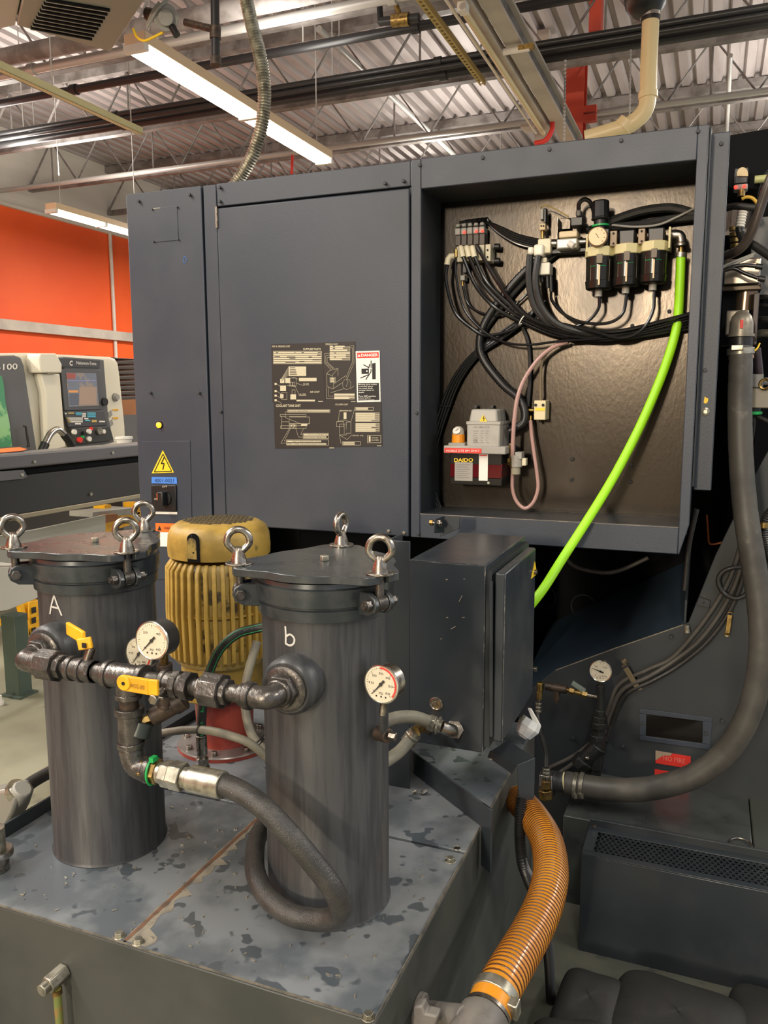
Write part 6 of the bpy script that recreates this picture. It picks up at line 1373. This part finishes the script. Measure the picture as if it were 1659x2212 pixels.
MB().cyl(G(1167, 1474), G(1167, 1492), .012, n=8).build('elbow', brass, t, bevel=.002)
Dh = 2.45
t = thing('test_hose', 'thin black hose with crimped ends left of the strainer', 'hose', G(1180, 1690, Dh))
MB().cyl(G(1166, 1492), G(1165, 1510), .010, n=6).build('hex_nut', brass, t); MB().cyl(G(1164, 1508), G(1162, 1536), .009).build('stem', chrome, t)
for y in (1517, 1525, 1533): MB().cyl(G(1163.5, y), G(1163, y+5), .0115).build('crimp', zinc, t, bevel=.001)
MB().tube(spline([G(1162, 1534), G(1163, 1560, 2.6), G(1171, 1590, 2.56), G(1180, 1625, 2.5), G(1180, 1660, Dh)]), .0085, 12).build('hose', rubber, t)
for y in (1659, 1666, 1673): MB().cyl(G(1180, y, Dh), G(1180, y+5, Dh), .012).build('crimp', zinc, t, bevel=.001)
MB().cyl(G(1180, 1676, Dh), G(1180, 1690, Dh), .009).build('stem', chrome, t); MB().cyl(G(1180, 1686, Dh), G(1180, 1702, Dh), .016, n=6).build('hex_nut', brass, t, bevel=.001)
# large grey coolant hose
t = thing('coolant_hose', 'fat grey rubber coolant hose sweeping from the elbow to the floor fitting', 'hose', G(1400, 1700, 2.5))
MB().cyl(G(1168, 1690, 2.5), G(1198, 1692, 2.5), .042, n=6).build('hex_fitting', cast, t, bevel=.004); MB().cyl(G(1178, 1705, 2.46), G(1180, 1724, 2.46), .024, n=6).build('drain_nut', brass, t, bevel=.002)
MB().cyl(G(1196, 1687, 2.5), G(1226, 1692, 2.5), .032, n=24).build('sleeve', filt, t, bevel=.002); MB().cyl(G(1220, 1691, 2.5), G(1223, 1691, 2.5), .0335, n=24).build('paint_ring', beige, t)
hp = [(1222, 1691, 2.5), (1260, 1698, 2.5), (1330, 1706, 2.48), (1410, 1702, 2.48), (1490, 1680, 2.48), (1555, 1637, 2.48), (1602, 1575, 2.48), (1632, 1495, 2.48), (1645, 1400, 2.48), (1641, 1310, 2.49), (1627, 1215, 2.5), (1611, 1110, 2.52), (1602, 1010, 2.54), (1598, 900, 2.56), (1599, 820, 2.58), (1601, 752, 2.6)]
P = spline([at(x, y, Y=d) for x, y, d in hp], 12)
MB().tube(P, [.0375-.005*i/len(P)-(.0007 if i % 7 == 0 else 0) for i in range(len(P))], 24).build('hose', rubber_grey, t)
for x in (1243, 1256):
    MB().cyl(at(x-4, 1695.5, Y=2.5), at(x+4, 1697, Y=2.5), .041, n=28).build('band_clamp', zinc, t, bevel=.001); MB().cyl(at(x, 1715, Y=2.46), at(x+1, 1724, Y=2.46), .007, n=8).build('clamp_screw', zinc, t)
MB().cyl(at(1600, 752, Y=2.6), at(1600, 766, Y=2.6), .0375, n=28).build('band_clamp', zinc, t, bevel=.001); MB().obox(at(1592, 751, Y=2.56), (.016, 0, 0), (0, .006, 0), (0, 0, .008)).build('clamp_screw', zinc, t, bevel=.002); MB().cyl(at(1601, 768, Y=2.6), at(1601, 775, Y=2.6), .034, n=28).build('copper_band', mat('copper_band', (190, 140, 96), .35, metal=.8), t)
MB().cyl(at(1600, 728, Y=2.6), at(1600, 752, Y=2.6), .032, n=24).build('coupler', blackp, t, bevel=.002)
MB().lathe(at(1600, 728, Y=2.6), (0, 0, 1), [(0, .037), (.008, .037), (.008, .033), (.04, .032), (.058, .027), (.072, .015), (.076, .0)], 24).build('elbow_cap', mat('pale_casting', (128, 122, 110), .4, metal=.5, c2=(150, 142, 126), scale=30), t); MB().obox(at(1592, 698, Y=2.62), (.03, 0, 0), (0, .02, 0), (0, 0, .035)).build('elbow_flange', bpy.data.materials['pale_casting'], t, bevel=.003)
MB().obox(at(1602, 700, Y=2.565), (.004, 0, 0), (0, .002, 0), (0, 0, .012)).build('red_paint_mark', redp, t, bevel=.001)

# actuators and cables at the right edge
D = 2.75
def W(x, y, Y=D): return at(x, y, Y=Y)
def wbox(mbx, x0, y0, x1, y1, Y0, dy): 
    a, c = W(x0, y1, Y0), W(x1, y0, Y0); return mbx.box(a.x, Y0, a.z, c.x, Y0+dy, c.z)
t = thing('spindle_guard', 'dark tapered guard box hanging at the top right corner', 'guard', W(1610, 400))
MB().prism([W(x, y) for x, y in ((1576, 292), (1700, 270), (1690, 330), (1652, 372), (1640, 408), (1572, 408))], (0, .3, 0)).build('box', dark, t, bevel=.003)
t = thing('proximity_switch', 'sensor block with two red lights under a pale dome at right edge', 'sensor', W(1600, 420, 2.7))
wbox(MB(), 1586, 360, 1617, 398, 2.70, .04).build('bracket', blackp, t, bevel=.003)
P = [W(1593+0, 381, 2.698)]; MB().prism([W(1604+12*math.cos(q), 376-14*math.sin(q), 2.698) for q in [PI*k/10 for k in range(11)]]+[W(1592, 381, 2.698), W(1616, 381, 2.698)], (0, -.004, 0)).build('dome_label', mat('dome_tan', (206, 184, 140), .5), t)
o = wbox(MB(), 1585, 396, 1616, 411, 2.69, .04).build('body', greyplast, t, bevel=.003)
for x, y in ((1589, 404), (1608, 402)): MB().sphere(W(x, y, 2.688), .005, 10, 6).build('red_lamp', ledred, o)
MB().cyl(W(1602, 410, 2.7), W(1601, 424, 2.7), .01).build('gland', brass, t)
solo(MB().tube(spline([W(1602, 430, 2.7), W(1612, 426, 2.7), W(1625, 428, 2.7), W(1636, 440, 2.7), W(1641, 452, 2.7)]), .005), 'yellow_cable', mat('cable_yellow', (206, 166, 60), .45), 'short yellow cable curling under the red-lit sensor', 'cable')
solo(MB().cyl(W(1630, 388, 2.72), W(1700, 382, 2.72), .011), 'green_pipe', mat('pale_green_tube', (176, 178, 120), .4), 'pale green tube entering at the right edge by the sensor', 'tube')
solo(MB().tube(spline([W(1560, 452, 2.72), W(1590, 445, 2.7), (W(1615, 447, 2.7)), W(1640, 449, 2.7)]), .01), 'black_hose', rubber, 'short black hose lying level below the yellow cable', 'hose')
t = thing('spring_hose', 'black hose with white spring sleeve dropping toward the right edge', 'hose', W(1610, 520))
c, rr = ribbed([W(1605, 456, 2.66), W(1598, 492, 2.66)], 12, .011, .003); MB().tube(c, rr, 12).build('spring_sleeve', white, t, smooth=60)
MB().tube(spline([W(1598, 490, 2.66), W(1600, 504, 2.66), W(1610, 518, 2.65), (W(1635, 534, 2.64)), W(1670, 558, 2.62)]), .0125, 12).build('hose', rubber, t)
t = thing('brass_gland', 'row of dark brass glands behind the strip edge', 'fitting', W(1590, 520, 2.8))
for k in range(4): MB().cyl(W(1584+k, 490+k*12, 2.74), W(1584+k, 499+k*12, 2.74), .012, n=12).build('gland_ring', brass, t, bevel=.001)
solo(MB().tube(spline([W(1690, 330, 2.56), W(1662, 392, 2.56), W(1645, 440, 2.57), W(1630, 485, 2.58), W(1612, 522, 2.6), W(1592, 542, 2.62), W(1566, 553, 2.66)]), .0135, 12), 'brown_hose', mat('brown_rubber', (72, 62, 56), .35), 'long dark brown hose curving across the right edge', 'hose')
for k, (p, lab) in enumerate(((((1555, 580), (1580, 568), (1605, 558), (1630, 548)), 'upper thin grey cable leaving the cabinet strip'), (((1555, 584), (1585, 572), (1610, 560), (1628, 553)), 'second thin grey cable leaving the cabinet strip'))):
    solo(MB().tube(spline([W(x, y, 2.62) for x, y in p]), .0042), 'sensor_cable', greyplast, lab, 'cable')
for p, e, lab in ((((1555, 588), (1580, 577), (1605, 573), (1632, 575)), (1648, 577), 'black cable with connector plug pointing right, upper one'), (((1560, 586), (1585, 580), (1610, 591), (1638, 601)), (1653, 604), 'black cable with connector plug pointing right, lower one')):
    t = thing('plug_cable', lab, 'cable', W(*e)); MB().tube(spline([W(x, y, 2.6) for x, y in p]), .0055).build('cable', blackgloss, t); a = W(*p[-1], 2.6); MB().cyl(a, W(*e, 2.6), .0085, n=10).build('plug', blackp, t, bevel=.001)
t = thing('air_cylinder', 'polished metal actuator cylinder standing at the right edge', 'actuator', W(1605, 740))
wbox(MB(), 1562, 556, 1645, 616, 2.68, .09).build('head', mat('polished_aluminium', (196, 186, 172), .22, metal=.9), t, bevel=.004)
wbox(MB(), 1556, 614, 1646, 630, 2.67, .11).build('flange', mat('dark_flange', (70, 62, 52), .3, metal=.7), t, bevel=.003)
MB().cyl(W(1612, 630, 2.72), W(1608, 672, 2.72), .034, n=24).build('barrel', mat('brown_chrome', (140, 118, 96), .22, metal=.9), t); wbox(MB(), 1556, 630, 1592, 745, 2.70, .1).build('black_block', dark, t)
wbox(MB(), 1622, 632, 1641, 745, 2.66, .08).build('side_block', mat('maroon_black', (48, 34, 34), .35), t, bevel=.002)
solo(wbox(MB(), 1617, 460, 1760, 640, 2.86, .02), 'grey_cover_panel', mat('cover_grey', (96, 98, 98), .45), 'plain grey sheet panel behind the hoses at right edge', 'panel')
for y, r, lab in ((644, .008, 'thin black hose at right edge just below the grey panel'), (662, .006, 'thin grey hose at right edge, second below the grey panel'), (692, .010, 'black hose at right edge level with the pale elbow'), (722, .012, 'steel fitting hose at right edge beside the elbow clamp')):
    solo(MB().tube(spline([W(1632, y, 2.78), W(1655, y-2, 2.76), W(1700, y+6, 2.72)]), r), 'edge_hose', rubber if r != .012 else zinc, lab, 'hose')
solo(MB().tube(spline([W(1634, 752, 2.74), W(1638, 790, 2.75), W(1640, 810, 2.76)]), .013), 'edge_hose', mat('purple_rubber', (60, 52, 56), .4), 'dark purplish hose stub beside the hose clamp', 'hose')
solo(MB().tube(spline([W(1630, 758, 2.6), W(1636, 752, 2.6), W(1641, 742, 2.62)]), .0025), 'yellow_wire', yellowsign, 'tiny yellow wire hooking by the hose clamp', 'wire')
t = thing('limit_switch', 'grey limit switch block with green ring at the right edge', 'switch', W(1640, 900))
wbox(MB(), 1614, 838, 1700, 882, 2.66, .06).build('body', mat('switch_grey', (128, 122, 108), .45), t, bevel=.004); wbox(MB(), 1614, 808, 1650, 838, 2.68, .05).build('cap', mat('switch_grey_light', (110, 110, 108), .45), t, bevel=.003); wbox(MB(), 1610, 815, 1700, 832, 2.72, .04).build('rail', latheg, t, bevel=.002)
MB().cyl(W(1627, 880, 2.69), W(1627, 890, 2.69), .02).build('neck', blackp, t); MB().cyl(W(1627, 889, 2.69), W(1627, 896, 2.69), .025).build('green_ring', greenp, t, bevel=.002)
MB().ring(W(1652, 830, 2.65), (.2, 1, 0), .014, .004, 14, 6).build('roller', brass, t)
for k in range(3): solo(MB().tube(spline([W(1622+k*4, 896, 2.69), W(1620+k*4, 930, 2.69), W(1614+k*4, 960, 2.7), W(1606+k*3, 985, 2.72)]), .004), 'switch_cable', rubber, ('left', 'middle', 'right')[k]+' of three thin dark cables hanging under the green-ringed switch', 'cable', 'cables under the limit switch')
solo(MB().tube(spline([W(1634, 898, 2.69), W(1650, 906, 2.68), W(1690, 925, 2.66)]), .007), 'switch_cable', rubber, 'thicker dark cable leaving the limit switch toward the right edge', 'cable')
t = thing('edge_conduit', 'dark corrugated conduit with brass end at the right edge', 'conduit', W(1655, 1200, 2.6))
c, rr = ribbed(spline([W(1690, 1080, 2.6), W(1660, 1110, 2.6), W(1650, 1140, 2.6), W(1652, 1180, 2.6), W(1670, 1220, 2.6)]), 60, .011, .0025); MB().tube(c, rr, 10).build('conduit', rubber, t, smooth=60); MB().cyl(W(1650, 1128, 2.59), W(1649, 1140, 2.59), .013).build('ring', brass, t)
solo(MB().tube(spline([at(x, y, Y=3.1) for x, y in ((1527, 1112), (1530, 1150), (1532, 1172), (1540, 1176), (1560, 1172))]), .0035), 'orange_wire', mat('orange_wire', (176, 96, 40), .5), 'thin orange wire in the dark gap beside the big hose', 'wire')

# ------------------------------------------------------------------ floor level at right: platform, grated box, hose, cushions
PZt = .295
pf = thing('base_platform', 'low dark steel ledge of the machine behind the grated box', 'platform', (0, 2.6, 0))
PP = at(1206, 1790, Z=PZt)
MB().box(PP.x, 2.425, 0, .17, BY+.4, PZt).build('ledge', mat('oily_ledge', (66, 70, 68), .35, c2=(48, 52, 52), scale=6, r2=.25, c3=(104, 66, 54), scale3=4, lo3=.66, hi3=.8), pf, bevel=.004)
MB().box(.172, 2.425, 0, .33, BY+.4, PZt+.004).build('ledge', mat('green_ledge', (62, 66, 60), .4), pf, bevel=.004)
MB().box(.33, 2.425, 0, .335, BY+.4, PZt+.02).build('edge_strip', scuff, pf)
P = at(1600, 1822, Z=PZt+.006); MB().ring(P, (0, 0, 1), .03, .003, 20, 6).build('plug_ring', chrome, pf)
g0 = at(1256, 1843, Y=2.21); gz = g0.z; gy1 = at(1269, 1781, Z=gz).y
gb = thing('grated_box', 'long dark floor box with a perforated metal top', 'box', (.1, 2.3, 0))
GX0, GX1 = g0.x, .62
MB().box(GX0, 2.21, .0, GX1, 2.222, gz-.004).build('front_panel', boxpaint, gb, bevel=.002); MB().box(GX0, 2.222, 0, GX0+.01, gy1, gz-.004).build('end_panel', boxpaint, gb); MB().box(GX0, gy1-.002, 0, GX1, gy1+.01, gz+.022).build('back_panel', navydark, gb, bevel=.002)
MB().box(GX0+.01, 2.222, gz-.03, GX1, gy1-.002, gz-.026).build('inner_tray', dark, gb)
MB().box(GX0, 2.21, gz-.0038, GX1, 2.232, gz).build('top_rim', boxpaint, gb, bevel=.001); MB().box(GX0, gy1-.03, gz-.0038, GX1, gy1-.002, gz).build('top_rim', boxpaint, gb, bevel=.001); MB().box(GX0, 2.232, gz-.0038, GX0+.03, gy1-.03, gz).build('top_rim', boxpaint, gb)
# perforated sheet: each hole is real
b = MB(); cw = .0155; ch_ = .0135; nx = int((GX1-GX0-.03)/cw); y_ = 2.232; row = 0
gry = gy1-.03
ny = int((gry-y_)/ch_); ch_ = (gry-y_)/ny
for r_ in range(ny):
    for i in range(nx):
        x0 = GX0+.03+i*cw+(cw/2 if r_ % 2 else 0); cx_, cy_ = x0+cw/2, y_+ch_*(r_+.5)
        if cx_+cw/2 > GX1: continue
        o_ = []; i_ = []
        for k in range(8):
            q = PI/4*k+PI/8; c_, s_ = math.cos(q), math.sin(q); m_ = max(abs(c_), abs(s_))
            o_.append((cx_+c_/m_*cw/2, cy_+s_/m_*ch_/2, gz-.001)); i_.append((cx_+c_*.0052, cy_+s_*.0048, gz-.001))
        b.add(o_+i_, [(k, (k+1) % 8, 8+(k+1) % 8, 8+k) for k in range(8)])
o = b.build('perforated_sheet', boxpaint, gb, smooth=0); o['kind'] = 'stuff'
MB().cyl(at(1284, 1785, Z=gz+.012), at(1284, 1783, Z=gz+.012)+V((0, .004, 0)), .006).build('screw', chrome, gb)
# orange corrugated suction hose
hp = [(1120, 1728, 1.78), (1150, 1762, 1.68), (1180, 1815, 1.57), (1190, 1880, 1.46), (1178, 1945, 1.36), (1150, 2010, 1.27), (1117, 2068, 1.19), (1088, 2118, 1.13), (1066, 2160, 1.09), (1052, 2190, 1.065)]
HC = spline([at(x, y, Y=d) for x, y, d in hp], 14)
t = thing('suction_hose', 'thick orange ribbed suction hose beside the coolant tank', 'hose', HC[-1])
def hr(i, n): return .0335-.001*i/n
c, rr = ribbed(HC[:-10], 156, .0315, .0); 
rb = [(.0322 if i % 2 else .0338) for i in range(len(c))]
MB().tube(c, rb, 28).build('hose_wall', yelhose, t, smooth=60)
b = MB()
for i in range(0, len(c)-1, 2):
    a_ = c[i]; d_ = (c[min(i+1, len(c)-1)]-c[max(i-1, 0)]).normalized(); mid = c[i].lerp(c[i+1], 1.0)
    b.ring(mid, d_, .0327, .00145, 24, 5)
o = b.build('hose_groove', yeldark, t); o['kind'] = 'stuff'
e0, e1 = HC[-14], HC[-1]; d_ = (e1-e0).normalized()
MB().cyl(e0-d_*.018, e0+d_*.0, .0365, n=32).build('band_clamp', zinc, t, bevel=.001)
sd = d_.cross(V((0, 0, 1))).normalized(); 
if sd.x < 0: sd = -sd
MB().obox(e0-d_*.009+sd*.034+V((0, -.016, .006)), d_*.009, sd*.008, d_.cross(sd)*.014).build('clamp_screw', zinc, t, bevel=.002)
MB().cyl(e0, e0+d_*.02, .0345, n=32).build('hose_cuff', yelhose, t); MB().cyl(e0+d_*.02, e0+d_*.026, .036, n=32).build('second_band', chrome, t)
cf = thing('hose_coupling', 'grey plastic cam coupling at the bottom end of the orange hose', 'coupling', e1)
cg = mat('coupling_grey', (112, 108, 102), .5, c2=(92, 88, 84), scale=20)
MB().lathe(e0+d_*.026, d_, [(0, .034), (.006, .039), (.03, .041), (.06, .04)], 28).build('body', cg, cf)
p_ = at(1010, 2200, Y=1.03); q_ = at(900, 2185, X=TX1-.0)
MB().cyl(p_, q_, .018, n=16).build('branch', cg, cf, bevel=.002); MB().cyl(q_+V((.0, 0, 0)), q_+V((.012, 0, 0)), .03, n=20).build('port_flange', cg, cf, bevel=.002)
MB().prism([at(x, y, Y=1.02) for x, y in ((893, 2176), (912, 2172), (918, 2190), (945, 2196), (940, 2222), (890, 2222))], (0, .02, 0)).build('cam_lever', cg, cf, bevel=.003)
# black corrugated cable along the tank side
c, rr = ribbed(spline([at(x, y, Y=d) for x, y, d in ((1127, 1724, 1.66), (1124, 1760, 1.64), (1123, 1810, 1.62), (1128, 1860, 1.6), (1142, 1900, 1.62), (1165, 1960, 1.7), (1182, 2040, 1.8), (1188, 2110, 1.88))]+[at(1190, 2160, Z=.015)]), 330, .0105, .0024)
solo(MB().tube(c, rr, 10), 'corrugated_cable', blackp, 'black corrugated cable dropping behind the orange hose', 'cable', smooth=60)
# black absorbent cushions on the floor
def cushion(c, hx, hy, hz, rot, label):
    b = MB(); n, m_ = 36, 14; vs = []
    for j in range(m_+1):
        f = -PI/2+PI*j/m_
        for i in range(n):
            q = 2*PI*i/n; pw = lambda v, e: math.copysign(abs(v)**e, v)
            x = hx*pw(math.cos(q), .42)*pw(math.cos(f), .5); y = hy*pw(math.sin(q), .42)*pw(math.cos(f), .5); z = hz*pw(math.sin(f), .8)
            z += .0025*math.sin(4*x/hx+q)*math.cos(3*y/hy)
            vs.append(V((c[0]+x*math.cos(rot)-y*math.sin(rot), c[1]+x*math.sin(rot)+y*math.cos(rot), c[2]+z)))
    fs = [(j*n+i, j*n+(i+1) % n, (j+1)*n+(i+1) % n, (j+1)*n+i) for j in range(m_) for i in range(n)]
    b.add(vs, fs); return solo(b, 'absorbent_cushion', leather, label, 'cushion', 'black cushions on the floor', smooth=80)
for (x, y), hx, hy, hz, rot, lab in (((1272, 2174), .085, .125, .046, -.05, 'black cloth cushion on the floor nearest the orange hose'), ((1462, 2214), .165, .15, .05, -.1, 'widest black cloth cushion, before the grated box'), ((1690, 2222), .13, .14, .04, -.1, 'black cloth cushion in the bottom right corner'), ((1240, 2276), .10, .08, .055, .3, 'black cloth cushion cut by the bottom edge near the coupling')):
    P = at(x, y, Z=.06); cushion((P.x, P.y, hz), hx, hy, hz, rot, lab)
